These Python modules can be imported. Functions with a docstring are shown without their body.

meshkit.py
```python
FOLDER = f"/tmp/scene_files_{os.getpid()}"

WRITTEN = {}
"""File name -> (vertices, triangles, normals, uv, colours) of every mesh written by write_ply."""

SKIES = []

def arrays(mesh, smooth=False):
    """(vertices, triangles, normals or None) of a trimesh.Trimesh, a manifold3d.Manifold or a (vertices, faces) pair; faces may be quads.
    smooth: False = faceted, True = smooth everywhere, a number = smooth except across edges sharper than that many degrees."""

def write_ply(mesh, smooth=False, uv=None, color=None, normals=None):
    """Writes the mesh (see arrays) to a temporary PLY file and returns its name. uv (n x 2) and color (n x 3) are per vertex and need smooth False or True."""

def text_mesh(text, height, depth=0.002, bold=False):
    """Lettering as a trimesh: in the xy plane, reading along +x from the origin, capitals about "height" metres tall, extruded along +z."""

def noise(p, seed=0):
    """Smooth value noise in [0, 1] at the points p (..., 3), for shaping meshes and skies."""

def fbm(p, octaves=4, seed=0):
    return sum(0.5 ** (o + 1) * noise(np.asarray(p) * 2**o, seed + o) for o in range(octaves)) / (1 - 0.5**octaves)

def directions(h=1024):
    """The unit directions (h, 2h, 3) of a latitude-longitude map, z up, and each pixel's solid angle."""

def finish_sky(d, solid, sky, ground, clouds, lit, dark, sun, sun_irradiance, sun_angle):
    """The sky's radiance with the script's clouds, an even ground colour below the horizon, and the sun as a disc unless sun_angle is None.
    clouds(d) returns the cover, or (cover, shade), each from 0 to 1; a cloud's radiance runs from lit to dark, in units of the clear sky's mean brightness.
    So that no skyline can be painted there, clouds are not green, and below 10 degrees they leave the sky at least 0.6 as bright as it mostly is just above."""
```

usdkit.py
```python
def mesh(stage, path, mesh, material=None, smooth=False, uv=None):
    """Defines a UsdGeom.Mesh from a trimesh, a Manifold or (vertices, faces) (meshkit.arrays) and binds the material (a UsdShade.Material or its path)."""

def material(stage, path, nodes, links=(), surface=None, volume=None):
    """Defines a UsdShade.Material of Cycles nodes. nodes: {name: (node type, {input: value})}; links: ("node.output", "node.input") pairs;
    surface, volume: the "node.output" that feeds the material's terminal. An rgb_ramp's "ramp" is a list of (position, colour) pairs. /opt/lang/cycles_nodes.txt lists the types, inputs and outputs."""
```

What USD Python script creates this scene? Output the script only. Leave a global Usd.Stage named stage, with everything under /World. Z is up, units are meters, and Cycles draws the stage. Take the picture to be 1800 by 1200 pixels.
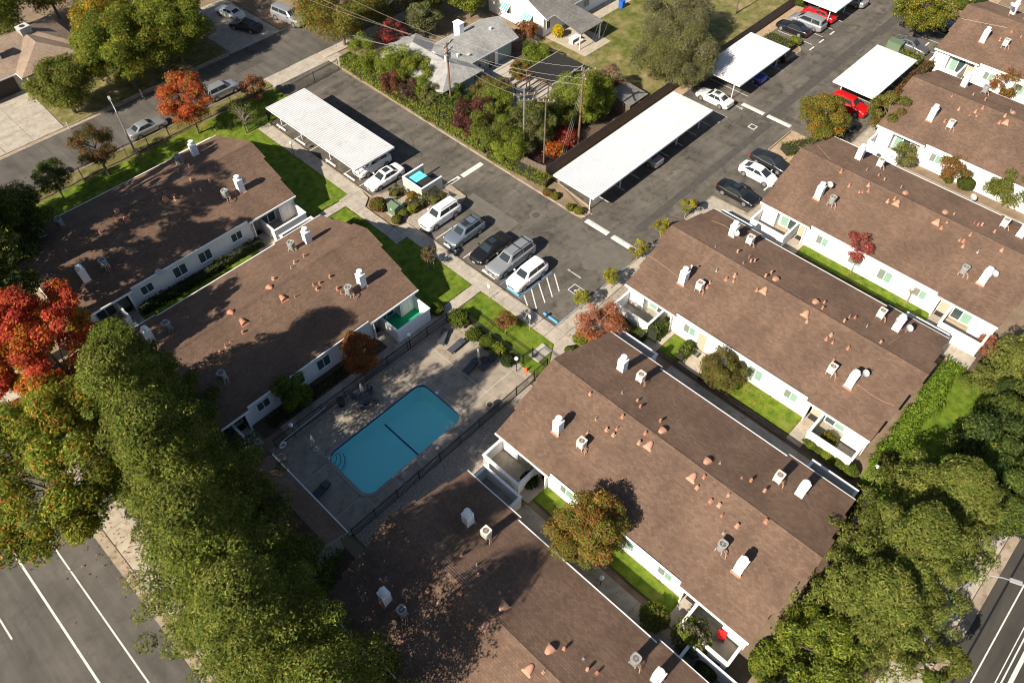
import math, random
import numpy as np, trimesh, usdkit, meshkit
from pxr import Usd, UsdGeom, UsdLux, UsdShade, Gf, Sdf, Vt

stage = Usd.Stage.CreateInMemory()
UsdGeom.SetStageUpAxis(stage, UsdGeom.Tokens.z)
UsdGeom.SetStageMetersPerUnit(stage, 1.0)
stage.SetDefaultPrim(UsdGeom.Xform.Define(stage, '/World').GetPrim())
UsdGeom.Scope.Define(stage, '/World/Looks')
rad, deg = math.radians, math.degrees

# ---------------------------------------------------------------- camera, sky, sun, exposure
CAM_H = 55.0
PITCH, ROLL, YAW, FPX = rad(51.259), rad(-0.0913), rad(43.889), 1330.56   # drone camera looking down at about 51 degrees
_fw = np.array([math.cos(YAW) * math.cos(PITCH), math.sin(YAW) * math.cos(PITCH), -math.sin(PITCH)])
_r0 = np.array([math.sin(YAW), -math.cos(YAW), 0.0]); _u0 = np.cross(_r0, _fw)
_rt = math.cos(ROLL) * _r0 + math.sin(ROLL) * _u0
_up = -math.sin(ROLL) * _r0 + math.cos(ROLL) * _u0
CAM = -_fw * (CAM_H / -_fw[2]); CAM[2] = CAM_H
cam = UsdGeom.Camera.Define(stage, '/World/camera')
_m = np.eye(4); _m[0, :3] = _rt; _m[1, :3] = _up; _m[2, :3] = -_fw; _m[3, :3] = CAM
cam.AddTransformOp().Set(Gf.Matrix4d(*_m.ravel().tolist()))
cam.CreateHorizontalApertureAttr(36.0); cam.CreateVerticalApertureAttr(24.0)
cam.CreateFocalLengthAttr(36.0 * FPX / 1800.0)
cam.CreateClippingRangeAttr(Gf.Vec2f(0.5, 3000.0))
cam.CreateExposureAttr(EXPOSURE := 0.9)

SUN_EL, SUN_AZ = rad(36.0), rad(178.7)            # direction towards the sun, azimuth from +x
_sun = np.array([math.cos(SUN_EL) * math.cos(SUN_AZ), math.cos(SUN_EL) * math.sin(SUN_AZ), math.sin(SUN_EL)])
sky_mat = usdkit.material(stage, '/World/Looks/sky', {
    'sky': ('sky_texture', {'sky_type': 'single_scattering', 'sun_disc': False, 'sun_elevation': SUN_EL,
                            'sun_rotation': math.atan2(_sun[0], _sun[1]), 'altitude': 100.0, 'air_density': 1.0, 'aerosol_density': 1.2}),
    'bg': ('background_shader', {'strength': 0.055})}, [('sky.color', 'bg.color')], surface='bg.background')
dome = UsdLux.DomeLight.Define(stage, '/World/sky')
UsdShade.MaterialBindingAPI.Apply(dome.GetPrim()).Bind(sky_mat)
dome.GetPrim().SetCustomDataByKey('kind', 'structure')
sun = UsdLux.DistantLight.Define(stage, '/World/sun')
sun.CreateNormalizeAttr(True); sun.CreateIntensityAttr(1.25); sun.CreateAngleAttr(0.53); sun.CreateColorAttr(Gf.Vec3f(1.0, 0.90, 0.76))
_z = _sun; _x = np.cross([0, 0, 1.0], _z); _x /= np.linalg.norm(_x); _y = np.cross(_z, _x)
_m = np.eye(4); _m[0, :3] = _x; _m[1, :3] = _y; _m[2, :3] = _z
sun.AddTransformOp().Set(Gf.Matrix4d(*_m.ravel().tolist()))

def G(px, py, z=0.0):
    """World point at height z that a point of the 1800 x 1200 photograph shows (used to survey the place)."""
    d = _rt * ((px - 900) / FPX) - _up * ((py - 600) / FPX) + _fw
    return CAM + d * ((z - CAM[2]) / d[2])

# ---------------------------------------------------------------- helpers
_count = {}
def unique(parent, name):
    k = (parent, name); n = _count.get(k, 0); _count[k] = n + 1
    return f'{parent}/{name}' if n == 0 else f'{parent}/{name}_{n:03d}'

def tag(p, label=None, cat=None, group=None, kind=None):
    for k, v in (('label', label), ('category', cat), ('group', group), ('kind', kind)):
        if v: p.SetCustomDataByKey(k, v)
    return p

def thing(name, label=None, cat=None, loc=(0, 0, 0), rot=0.0, group=None, kind=None, tilt=None):
    x = UsdGeom.Xform.Define(stage, unique('/World', name))
    x.AddTranslateOp().Set(Gf.Vec3d(*[float(v) for v in loc]))
    x.AddRotateZOp().Set(float(rot))
    return tag(x.GetPrim(), label, cat, group, kind)

def dup(src, loc, rot=0.0, label=None, group=None):
    x = UsdGeom.Xform.Define(stage, unique('/World', src.GetName()))
    x.AddTranslateOp().Set(Gf.Vec3d(*[float(v) for v in loc])); x.AddRotateZOp().Set(float(rot))
    p = x.GetPrim(); p.GetReferences().AddInternalReference(src.GetPath()); p.SetInstanceable(True)
    return tag(p, label, src.GetCustomDataByKey('category'), group or src.GetCustomDataByKey('group'))

class MB:
    """Collects shapes into one mesh."""
    def __init__(s): s.v, s.f, s.n = [], [], 0
    def add(s, v, f):
        v = np.asarray(v, float); f = np.asarray(f, int)
        if f.shape[1] == 4: f = np.vstack([f[:, [0, 1, 2]], f[:, [0, 2, 3]]])
        s.v.append(v); s.f.append(f + s.n); s.n += len(v); return s
    def tm(s, t): return s.add(t.vertices, t.faces)
    def box(s, x0, x1, y0, y1, z0, z1):
        return s.add([(x, y, z) for x in (x0, x1) for y in (y0, y1) for z in (z0, z1)],
                     [(0, 1, 3, 2), (4, 6, 7, 5), (0, 4, 5, 1), (2, 3, 7, 6), (0, 2, 6, 4), (1, 5, 7, 3)])
    def obox(s, c, size, yaw=0.0, pitch=0.0):
        v = np.array([(x, y, z) for x in (-.5, .5) for y in (-.5, .5) for z in (-.5, .5)]) * size
        cp, sp, cy, sy = math.cos(pitch), math.sin(pitch), math.cos(yaw), math.sin(yaw)
        v = v @ np.array([[cp, 0, -sp], [0, 1, 0], [sp, 0, cp]])
        v = v @ np.array([[cy, sy, 0], [-sy, cy, 0], [0, 0, 1]])
        return s.add(v + np.asarray(c, float), [(0, 1, 3, 2), (4, 6, 7, 5), (0, 4, 5, 1), (2, 3, 7, 6), (0, 2, 6, 4), (1, 5, 7, 3)])
    def prism(s, poly, z0, z1):
        from shapely.geometry import Polygon
        p = poly if hasattr(poly, 'exterior') else Polygon(poly)
        if not p.is_valid: p = p.buffer(0)
        for g in getattr(p, 'geoms', [p]):
            t = trimesh.creation.extrude_polygon(g, z1 - z0, engine='earcut'); t.apply_translation((0, 0, z0)); s.tm(t)
        return s
    def tube(s, pts, r, n=6, cap=True):
        pts = np.asarray(pts, float); m = len(pts); r = np.broadcast_to(np.asarray(r, float), (m,))
        d = np.gradient(pts, axis=0); d /= np.maximum(np.linalg.norm(d, axis=1, keepdims=True), 1e-9)
        ref = np.where(np.abs(d[:, 2:3]) > 0.9, [[1.0, 0, 0]], [[0, 0, 1.0]])
        a = np.cross(d, ref); a /= np.linalg.norm(a, axis=1, keepdims=True); b = np.cross(d, a)
        t = np.arange(n) / n * 2 * math.pi
        v = pts[:, None] + r[:, None, None] * (np.cos(t)[None, :, None] * a[:, None] + np.sin(t)[None, :, None] * b[:, None])
        f = [(i * n + k, i * n + (k + 1) % n, (i + 1) * n + (k + 1) % n, (i + 1) * n + k) for i in range(m - 1) for k in range(n)]
        s.add(v.reshape(-1, 3), f)
        if cap:
            for e in (0, m - 1):
                s.add(np.vstack([v[e], pts[e:e + 1]]), [(k, (k + 1) % n, n) for k in range(n)])
        return s
    def cyl(s, x, y, z0, z1, r, r1=None, n=14): return s.tube([(x, y, z0), (x, y, z1)], [r, r if r1 is None else r1], n)
    def ball(s, c, r, sub=2):
        t = trimesh.creation.icosphere(subdivisions=sub, radius=1.0)
        return s.add(t.vertices * np.asarray(r) + np.asarray(c), t.faces)
    def sheet(s, pts, z=0.0):
        """Flat polygon at height z (list of xy)."""
        from shapely.geometry import Polygon
        p = Polygon(pts); 
        if not p.is_valid: p = p.buffer(0)
        for g in getattr(p, 'geoms', [p]):
            v, f = trimesh.creation.triangulate_polygon(g, engine='earcut')
            s.add(np.c_[v, np.full(len(v), z)], f)
        return s
    def move(s, yaw=0.0, t=(0, 0, 0)):
        c, q = math.cos(yaw), math.sin(yaw); R = np.array([[c, q, 0], [-q, c, 0], [0, 0, 1]])
        s.v = [v @ R + np.asarray(t, float) for v in s.v]; return s
    def mesh(s):
        v = np.vstack(s.v); f = np.vstack(s.f)
        t = v[f]; area = np.linalg.norm(np.cross(t[:, 1] - t[:, 0], t[:, 2] - t[:, 0]), axis=1)
        return v, f[area > 1e-10]

def obj(name, mb, mat, parent=None, smooth=False, tint=None):
    pp = '/World' if parent is None else str(parent.GetPath())
    path = unique(pp, name)
    m = mb.mesh() if isinstance(mb, MB) else mb
    g = usdkit.mesh(stage, path, m, mat, smooth)
    if tint is not None:
        UsdGeom.PrimvarsAPI(g).CreatePrimvar('tint', Sdf.ValueTypeNames.Color3fArray, 'vertex').Set(Vt.Vec3fArray.FromNumpy(np.asarray(tint, np.float32)))
    return g.GetPrim()

def struct(name, mb=None, mat=None, parent=None):
    p = obj(name, mb, mat, parent) if mb is not None else UsdGeom.Xform.Define(stage, unique('/World', name)).GetPrim()
    if parent is None: tag(p, kind='structure')
    return p

# ---------------------------------------------------------------- materials
M = {}
def mat(name, col, rough=0.75, col2=None, scale=2.0, detail=6.0, spots=None, bump=0.0, bscale=40.0, metallic=0.0, spec=0.4, coat=0.0, stretch=None, ramp=(0.35, 0.65), obj_space=False):
    """Procedural surface: noise between two colours, optional second speckle layer, bump."""
    nodes = {'p': ('principled_bsdf', {'base_color': col, 'roughness': rough, 'metallic': metallic, 'specular_ior_level': spec, 'coat_weight': coat, 'coat_roughness': 0.05})}
    links = []
    src = 'g.position'
    if col2 is not None or spots or bump:
        nodes['g'] = ('geometry', {}) if not obj_space else ('texture_coordinate', {})
        src = 'g.position' if not obj_space else 'g.object'
        if stretch:
            nodes['mp'] = ('mapping', {'mapping_type': 'point', 'scale': stretch}); links.append((src, 'mp.vector')); src = 'mp.vector'
    last = None
    if col2 is not None:
        nodes['n'] = ('noise_texture', {'scale': scale, 'detail': detail, 'roughness': 0.62})
        nodes['r'] = ('rgb_ramp', {'ramp': [(ramp[0], col), (ramp[1], col2)]})
        links += [(src, 'n.vector'), ('n.fac', 'r.fac')]; last = 'r.color'
    if spots:
        sc, c3, lo, hi = spots
        nodes['n2'] = ('noise_texture', {'scale': sc, 'detail': 3.0, 'roughness': 0.6})
        nodes['r2'] = ('rgb_ramp', {'ramp': [(lo, (0, 0, 0)), (hi, (1, 1, 1))]})
        nodes['x'] = ('mix_color', {'blend_type': 'mix', 'a': col, 'b': c3})
        links += [(src, 'n2.vector'), ('n2.fac', 'r2.fac'), ('r2.color', 'x.fac')]
        if last: links.append((last, 'x.a'))
        last = 'x.result'
    if last: links.append((last, 'p.base_color'))
    if bump:
        nodes['nb'] = ('noise_texture', {'scale': bscale, 'detail': 4.0})
        nodes['b'] = ('bump', {'strength': bump, 'distance': 0.03})
        links += [(src, 'nb.vector'), ('nb.fac', 'b.height'), ('b.normal', 'p.normal')]
    M[name] = usdkit.material(stage, f'/World/Looks/{name}', nodes, links, surface='p.BSDF')
    return M[name]

def shingle_mat(name, along_x, base, dark, light, wear=(0.5, 0.62)):
    """Asphalt shingles: tabs in courses (the courses themselves are geometry), blended with blotches and weathering."""
    sc = (1, 1, 1)
    nodes = {'g': ('geometry', {}), 'sp': ('separate_xyz', {}), 'cb': ('combine_xyz', {}),
             'bk': ('brick_texture', {'color1': dark, 'color2': light, 'mortar': tuple(0.5 * c for c in dark), 'scale': 1.0, 'mortar_size': 0.008, 'brick_width': 0.31, 'row_height': 0.18, 'bias': 0.0, 'offset': 0.5}),
             'n': ('noise_texture', {'scale': 0.35, 'detail': 5.0}), 'r': ('rgb_ramp', {'ramp': [(0.35, (0.84, 0.83, 0.83)), (0.65, (1.12, 1.1, 1.08))]}),
             'n2': ('noise_texture', {'scale': 14.0, 'detail': 2.0}), 'r2': ('rgb_ramp', {'ramp': [(0.3, (0.86, 0.86, 0.86)), (0.7, (1.14, 1.14, 1.14))]}),
             'x1': ('mix_color', {'blend_type': 'multiply', 'fac': 1.0, 'use_clamp_result': False}), 'x2': ('mix_color', {'blend_type': 'multiply', 'fac': 1.0}),
             'x0': ('mix_color', {'blend_type': 'mix', 'fac': 0.45, 'a': base}),
             'mq': ('mapping', {'mapping_type': 'point', 'scale': (1.1, 0.16, 0.3) if along_x else (0.16, 1.1, 0.3)}), 'nq': ('noise_texture', {'scale': 1.0, 'detail': 7.0, 'roughness': 0.7}), 'rq': ('rgb_ramp', {'ramp': [(0.33, (0.80, 0.79, 0.78)), (0.52, (1, 1, 1)), (0.72, (1.16, 1.13, 1.1))]}), 'x3': ('mix_color', {'blend_type': 'multiply', 'fac': 0.5, 'use_clamp_result': False}),
             'p': ('principled_bsdf', {'roughness': 0.92, 'specular_ior_level': 0.15})}
    a, b = ('x', 'y') if along_x else ('y', 'x')
    links = [('g.position', 'sp.vector'), (f'sp.{a}', 'cb.x'), (f'sp.{b}', 'cb.y'), ('cb.vector', 'bk.vector'), ('bk.color', 'x0.b'),
             ('g.position', 'n.vector'), ('n.fac', 'r.fac'), ('g.position', 'n2.vector'), ('n2.fac', 'r2.fac'),
             ('x0.result', 'x1.a'), ('r.color', 'x1.b'), ('x1.result', 'x2.a'), ('r2.color', 'x2.b'), ('g.position', 'mq.vector'), ('mq.vector', 'nq.vector'), ('nq.fac', 'rq.fac'), ('x2.result', 'x3.a'), ('rq.color', 'x3.b'), ('x3.result', 'p.base_color')]
    M[name] = usdkit.material(stage, f'/World/Looks/{name}', nodes, links, surface='p.BSDF')

SH = (0.156, 0.103, 0.074)
for nm_, al in (('shingle_y', False), ('shingle_x', True)):
    shingle_mat(nm_, al, SH, (0.108, 0.070, 0.050), (0.210, 0.142, 0.104))
shingle_mat('grey_shingle', True, (0.30, 0.30, 0.29), (0.22, 0.22, 0.22), (0.40, 0.40, 0.39))
shingle_mat('dark_grey_shingle', False, (0.17, 0.165, 0.155), (0.11, 0.11, 0.105), (0.25, 0.24, 0.23))
shingle_mat('tan_shingle', True, (0.27, 0.205, 0.155), (0.21, 0.155, 0.115), (0.34, 0.27, 0.21))

def asphalt_mat(name, a, b, stain, crack=0.35, streak=(0.12, 0.9, 1)):
    nodes = {'g': ('geometry', {}), 'n': ('noise_texture', {'scale': 0.22, 'detail': 9.0, 'roughness': 0.68}), 'r': ('rgb_ramp', {'ramp': [(0.36, a), (0.64, b)]}),
             'n3': ('noise_texture', {'scale': 0.9, 'detail': 5.0, 'distortion': 0.6}), 'r3': ('rgb_ramp', {'ramp': [(0.52, (1, 1, 1)), (0.72, stain)]}),
             'nf': ('noise_texture', {'scale': 22.0, 'detail': 3.0}), 'rf': ('rgb_ramp', {'ramp': [(0.3, (0.82, 0.82, 0.82)), (0.7, (1.15, 1.15, 1.15))]}),
             'nd': ('noise_texture', {'scale': 0.6, 'detail': 3.0}), 'va': ('vector_math', {'math_type': 'multiply_add', 'vector2': (1.6, 1.6, 1.6)}),
             'v': ('voronoi_texture', {'feature': 'distance_to_edge', 'scale': 0.33}), 'rv': ('rgb_ramp', {'ramp': [(0.0, (crack, crack, crack)), (0.006, (crack, crack, crack)), (0.014, (1, 1, 1))]}),
             'x1': ('mix_color', {'blend_type': 'multiply', 'fac': 1.0}), 'x2': ('mix_color', {'blend_type': 'multiply', 'fac': 1.0}), 'x3': ('mix_color', {'blend_type': 'multiply', 'fac': 1.0}),
             'ms': ('mapping', {'mapping_type': 'point', 'scale': streak}), 'ns': ('noise_texture', {'scale': 1.0, 'detail': 6.0, 'roughness': 0.65}), 'rs': ('rgb_ramp', {'ramp': [(0.35, (0.80, 0.80, 0.80)), (0.62, (1.14, 1.13, 1.12))]}), 'nk': ('noise_texture', {'scale': 0.16, 'detail': 3.0}), 'rk': ('rgb_ramp', {'ramp': [(0.46, (0, 0, 0)), (0.60, (1, 1, 1))]}), 'x4': ('mix_color', {'blend_type': 'multiply', 'fac': 1.0}),
             'p': ('principled_bsdf', {'roughness': 0.9, 'specular_ior_level': 0.25})}
    links = [('g.position', 'n.vector'), ('n.fac', 'r.fac'), ('g.position', 'n3.vector'), ('n3.fac', 'r3.fac'), ('g.position', 'nf.vector'), ('nf.fac', 'rf.fac'),
             ('g.position', 'nd.vector'), ('nd.color', 'va.vector1'), ('g.position', 'va.vector3'), ('va.vector', 'v.vector'), ('v.distance', 'rv.fac'),
             ('r.color', 'x1.a'), ('r3.color', 'x1.b'), ('x1.result', 'x2.a'), ('rf.color', 'x2.b'), ('x2.result', 'x3.a'), ('rv.color', 'x3.b'), ('g.position', 'nk.vector'), ('nk.fac', 'rk.fac'), ('rk.color', 'x3.fac'), ('g.position', 'ms.vector'), ('ms.vector', 'ns.vector'), ('ns.fac', 'rs.fac'), ('x3.result', 'x4.a'), ('rs.color', 'x4.b'), ('x4.result', 'p.base_color')]
    M[name] = usdkit.material(stage, f'/World/Looks/{name}', nodes, links, surface='p.BSDF')
asphalt_mat('asphalt', (0.078, 0.071, 0.061), (0.142, 0.128, 0.108), (0.58, 0.56, 0.54), 0.55)
asphalt_mat('street_asphalt', (0.082, 0.075, 0.066), (0.115, 0.105, 0.092), (0.84, 0.83, 0.82), 0.86, (0.9, 0.07, 1))
asphalt_mat('avenue_asphalt', (0.050, 0.046, 0.041), (0.066, 0.060, 0.053), (0.88, 0.87, 0.86), 0.9)
mat('asphalt_patch', (0.105, 0.094, 0.078), 0.9, (0.135, 0.122, 0.103), 1.2)
mat('asphalt_dark', (0.056, 0.051, 0.045), 0.9, (0.078, 0.070, 0.061), 1.2)
mat('earth', (0.16, 0.115, 0.075), 0.95, (0.25, 0.185, 0.12), 0.5, bump=0.4)
mat('bark_mulch', (0.060, 0.042, 0.030), 0.95, (0.14, 0.095, 0.062), 5.0, bump=0.8, bscale=25)
mat('dry_dirt', (0.30, 0.21, 0.13), 0.95, (0.42, 0.31, 0.20), 1.5, bump=0.3)
mat('gravel', (0.20, 0.165, 0.13), 0.9, (0.40, 0.345, 0.28), 7.0, detail=5.0, bump=0.9, bscale=14, ramp=(0.35, 0.65))
mat('concrete', (0.30, 0.265, 0.215), 0.88, (0.42, 0.375, 0.31), 0.9, spots=(2.4, (0.25, 0.22, 0.18), 0.56, 0.72))
mat('kerb_concrete', (0.27, 0.215, 0.155), 0.88, (0.36, 0.30, 0.225), 1.2, spots=(1.4, (0.20, 0.145, 0.095), 0.5, 0.68))
mat('deck_concrete', (0.24, 0.20, 0.155), 0.85, (0.34, 0.29, 0.23), 0.7, spots=(1.6, (0.19, 0.165, 0.13), 0.52, 0.7))
mat('new_concrete', (0.34, 0.29, 0.22), 0.88, (0.43, 0.375, 0.295), 0.9, spots=(2.2, (0.30, 0.25, 0.19), 0.55, 0.7))
mat('joint_strip', (0.42, 0.40, 0.36), 0.8)
def grass_mat(name, a, b, dry, dryamt=(0.6, 0.75)):
    mat(name, a, 0.9, b, 1.3, detail=8.0, spots=(0.45, dry, *dryamt), bump=1.0, bscale=38, spec=0.12, ramp=(0.36, 0.64))
grass_mat('lawn_grass', (0.062, 0.112, 0.010), (0.150, 0.205, 0.020), (0.22, 0.21, 0.05), (0.56, 0.78))
grass_mat('back_lawn_grass', (0.065, 0.085, 0.015), (0.14, 0.145, 0.035), (0.21, 0.18, 0.075), (0.44, 0.66))
grass_mat('dry_grass', (0.10, 0.105, 0.025), (0.20, 0.175, 0.07), (0.30, 0.235, 0.12), (0.48, 0.70))
mat('white_paint', (0.78, 0.77, 0.74), 0.6, (0.70, 0.685, 0.65), 1.6)
mat('trim_white', (0.80, 0.80, 0.78), 0.5)
mat('wall_white', (0.76, 0.75, 0.72), 0.7, (0.70, 0.69, 0.66), 0.6, bump=0.15, bscale=6, stretch=(6, 6, 0.2))
mat('wall_beige', (0.46, 0.42, 0.36), 0.75, (0.42, 0.38, 0.325), 1.0)
mat('fence_beige', (0.53, 0.48, 0.41), 0.75, (0.46, 0.415, 0.35), 1.5)
mat('door_tan', (0.42, 0.36, 0.27), 0.6)
mat('closet_white', (0.74, 0.72, 0.68), 0.65, (0.68, 0.66, 0.62), 1.0)
mat('marking_white', (0.62, 0.60, 0.55), 0.8, (0.36, 0.34, 0.30), 3.0, ramp=(0.52, 0.72))
mat('marking_blue', (0.06, 0.22, 0.42), 0.8, (0.10, 0.16, 0.22), 3.0, ramp=(0.5, 0.7))
mat('stop_blue', (0.10, 0.36, 0.62), 0.7, (0.16, 0.33, 0.48), 3.0, ramp=(0.5, 0.7))
mat('stop_white', (0.72, 0.70, 0.65), 0.7, (0.55, 0.52, 0.47), 3.0)
mat('flashing', (0.46, 0.20, 0.12), 0.75, (0.38, 0.155, 0.09), 3.0)
mat('flashing_pale', (0.52, 0.29, 0.20), 0.75, (0.44, 0.22, 0.14), 3.0)
mat('chimney_white', (0.74, 0.73, 0.70), 0.6, (0.64, 0.625, 0.59), 2.0)
mat('metal_grey', (0.45, 0.45, 0.44), 0.45, metallic=0.3)
mat('ac_beige', (0.62, 0.57, 0.49), 0.55)
mat('ac_grey', (0.30, 0.30, 0.28), 0.5)
mat('ac_dark', (0.05, 0.035, 0.028), 0.6)
mat('rust', (0.16, 0.065, 0.035), 0.8, (0.08, 0.04, 0.03), 8.0)
mat('dish_grey', (0.50, 0.50, 0.49), 0.5)
mat('black_iron', (0.016, 0.016, 0.017), 0.45, spec=0.5)
mat('carport_metal', (0.60, 0.61, 0.61), 0.5, (0.53, 0.535, 0.53), 0.5, spec=0.4, spots=(0.8, (0.44, 0.44, 0.42), 0.56, 0.76))
mat('wood_old', (0.10, 0.075, 0.055), 0.85, (0.17, 0.13, 0.098), 2.0, stretch=(3, 3, 0.5))
mat('pole_wood', (0.135, 0.075, 0.045), 0.85, (0.20, 0.115, 0.07), 3.0, stretch=(3, 3, 0.3))
mat('silver_pole', (0.42, 0.43, 0.44), 0.4, metallic=0.6)
mat('wire', (0.30, 0.29, 0.27), 0.5)
mat('rubber', (0.02, 0.02, 0.02), 0.8)
mat('globe', (0.82, 0.82, 0.80), 0.25, spec=0.5)
mat('green_carpet', (0.005, 0.30, 0.13), 0.95, (0.010, 0.36, 0.17), 4.0)
mat('green_box', (0.115, 0.165, 0.10), 0.55)
mat('dumpster_blue', (0.012, 0.085, 0.36), 0.5)
mat('lid_cyan', (0.10, 0.56, 0.60), 0.6, (0.16, 0.62, 0.64), 3.0)
mat('lid_black', (0.030, 0.029, 0.028), 0.6)
mat('lounger_grey', (0.055, 0.062, 0.075), 0.7)
mat('lounger_tan', (0.30, 0.235, 0.16), 0.8)
mat('canvas', (0.60, 0.58, 0.54), 0.85)
mat('pool_tile', (0.012, 0.035, 0.11), 0.3)
mat('pool_plaster', (0.80, 0.95, 0.93), 0.6, (0.84, 0.96, 0.95), 0.6)
mat('coping', (0.34, 0.285, 0.25), 0.75, (0.27, 0.22, 0.195), 2.5)
mat('teal_awning', (0.06, 0.30, 0.30), 0.8)
mat('awning_stripe', (0.42, 0.52, 0.50), 0.8)
mat('shade_cloth', (0.012, 0.012, 0.012), 0.95, (0.02, 0.019, 0.018), 4.0)
mat('sage_wall', (0.30, 0.34, 0.32), 0.75)
mat('stucco_white', (0.75, 0.73, 0.70), 0.8)
mat('garage_brown', (0.035, 0.024, 0.019), 0.6)
mat('stone_pale', (0.44, 0.41, 0.36), 0.85, (0.36, 0.335, 0.29), 2.0)
mat('statue_white', (0.55, 0.54, 0.52), 0.7)
mat('cone_orange', (0.75, 0.13, 0.03), 0.6)
mat('red_cloth', (0.62, 0.012, 0.012), 0.7)
mat('yellow_plastic', (0.60, 0.42, 0.03), 0.6)
mat('blue_plastic', (0.015, 0.10, 0.42), 0.5)
mat('plastic_white', (0.72, 0.72, 0.70), 0.5)
mat('door_mat', (0.035, 0.032, 0.03), 0.95)
mat('sign_white', (0.72, 0.72, 0.70), 0.5)
mat('sign_blue', (0.02, 0.13, 0.42), 0.5)
mat('trunk', (0.105, 0.078, 0.057), 0.9, (0.17, 0.13, 0.10), 4.0, stretch=(4, 4, 0.6), bump=0.6, bscale=12)
mat('trunk_pale', (0.30, 0.255, 0.205), 0.9, (0.21, 0.175, 0.14), 4.0, stretch=(4, 4, 0.6))
mat('inner_branches', (0.022, 0.024, 0.012), 0.95)
mat('glass_dark', (0.022, 0.030, 0.033), 0.05, spec=0.9)
mat('blind_green', (0.24, 0.38, 0.30), 0.3, (0.20, 0.33, 0.27), 2.0, spec=0.6)
mat('blind_grey', (0.20, 0.23, 0.19), 0.35, (0.17, 0.20, 0.17), 2.0, spec=0.6)
mat('pane_shade', (0.045, 0.065, 0.065), 0.08, spec=0.8)
mat('chrome', (0.6, 0.6, 0.6), 0.2, metallic=1.0)
mat('rim', (0.34, 0.34, 0.35), 0.35, metallic=0.6)
mat('tail_red', (0.42, 0.01, 0.012), 0.2)
mat('lamp_clear', (0.62, 0.64, 0.66), 0.12, spec=0.8)
mat('plate', (0.62, 0.62, 0.6), 0.5)
mat('trim_black', (0.012, 0.012, 0.012), 0.5)
def paint(name, c, metallic=0.0, rough=0.35):
    mat(name, c, rough, metallic=metallic, spec=0.5, coat=0.6)
paint('paint_white', (0.72, 0.72, 0.71)); paint('paint_black', (0.008, 0.008, 0.009)); paint('paint_silver', (0.36, 0.37, 0.38), 0.5)
paint('paint_blue_grey', (0.20, 0.24, 0.29), 0.5); paint('paint_grey', (0.13, 0.13, 0.135), 0.4); paint('paint_red', (0.50, 0.006, 0.008))
paint('paint_charcoal', (0.025, 0.026, 0.029), 0.3); paint('paint_blue', (0.01, 0.03, 0.28)); paint('paint_pearl', (0.68, 0.66, 0.62))

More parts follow.
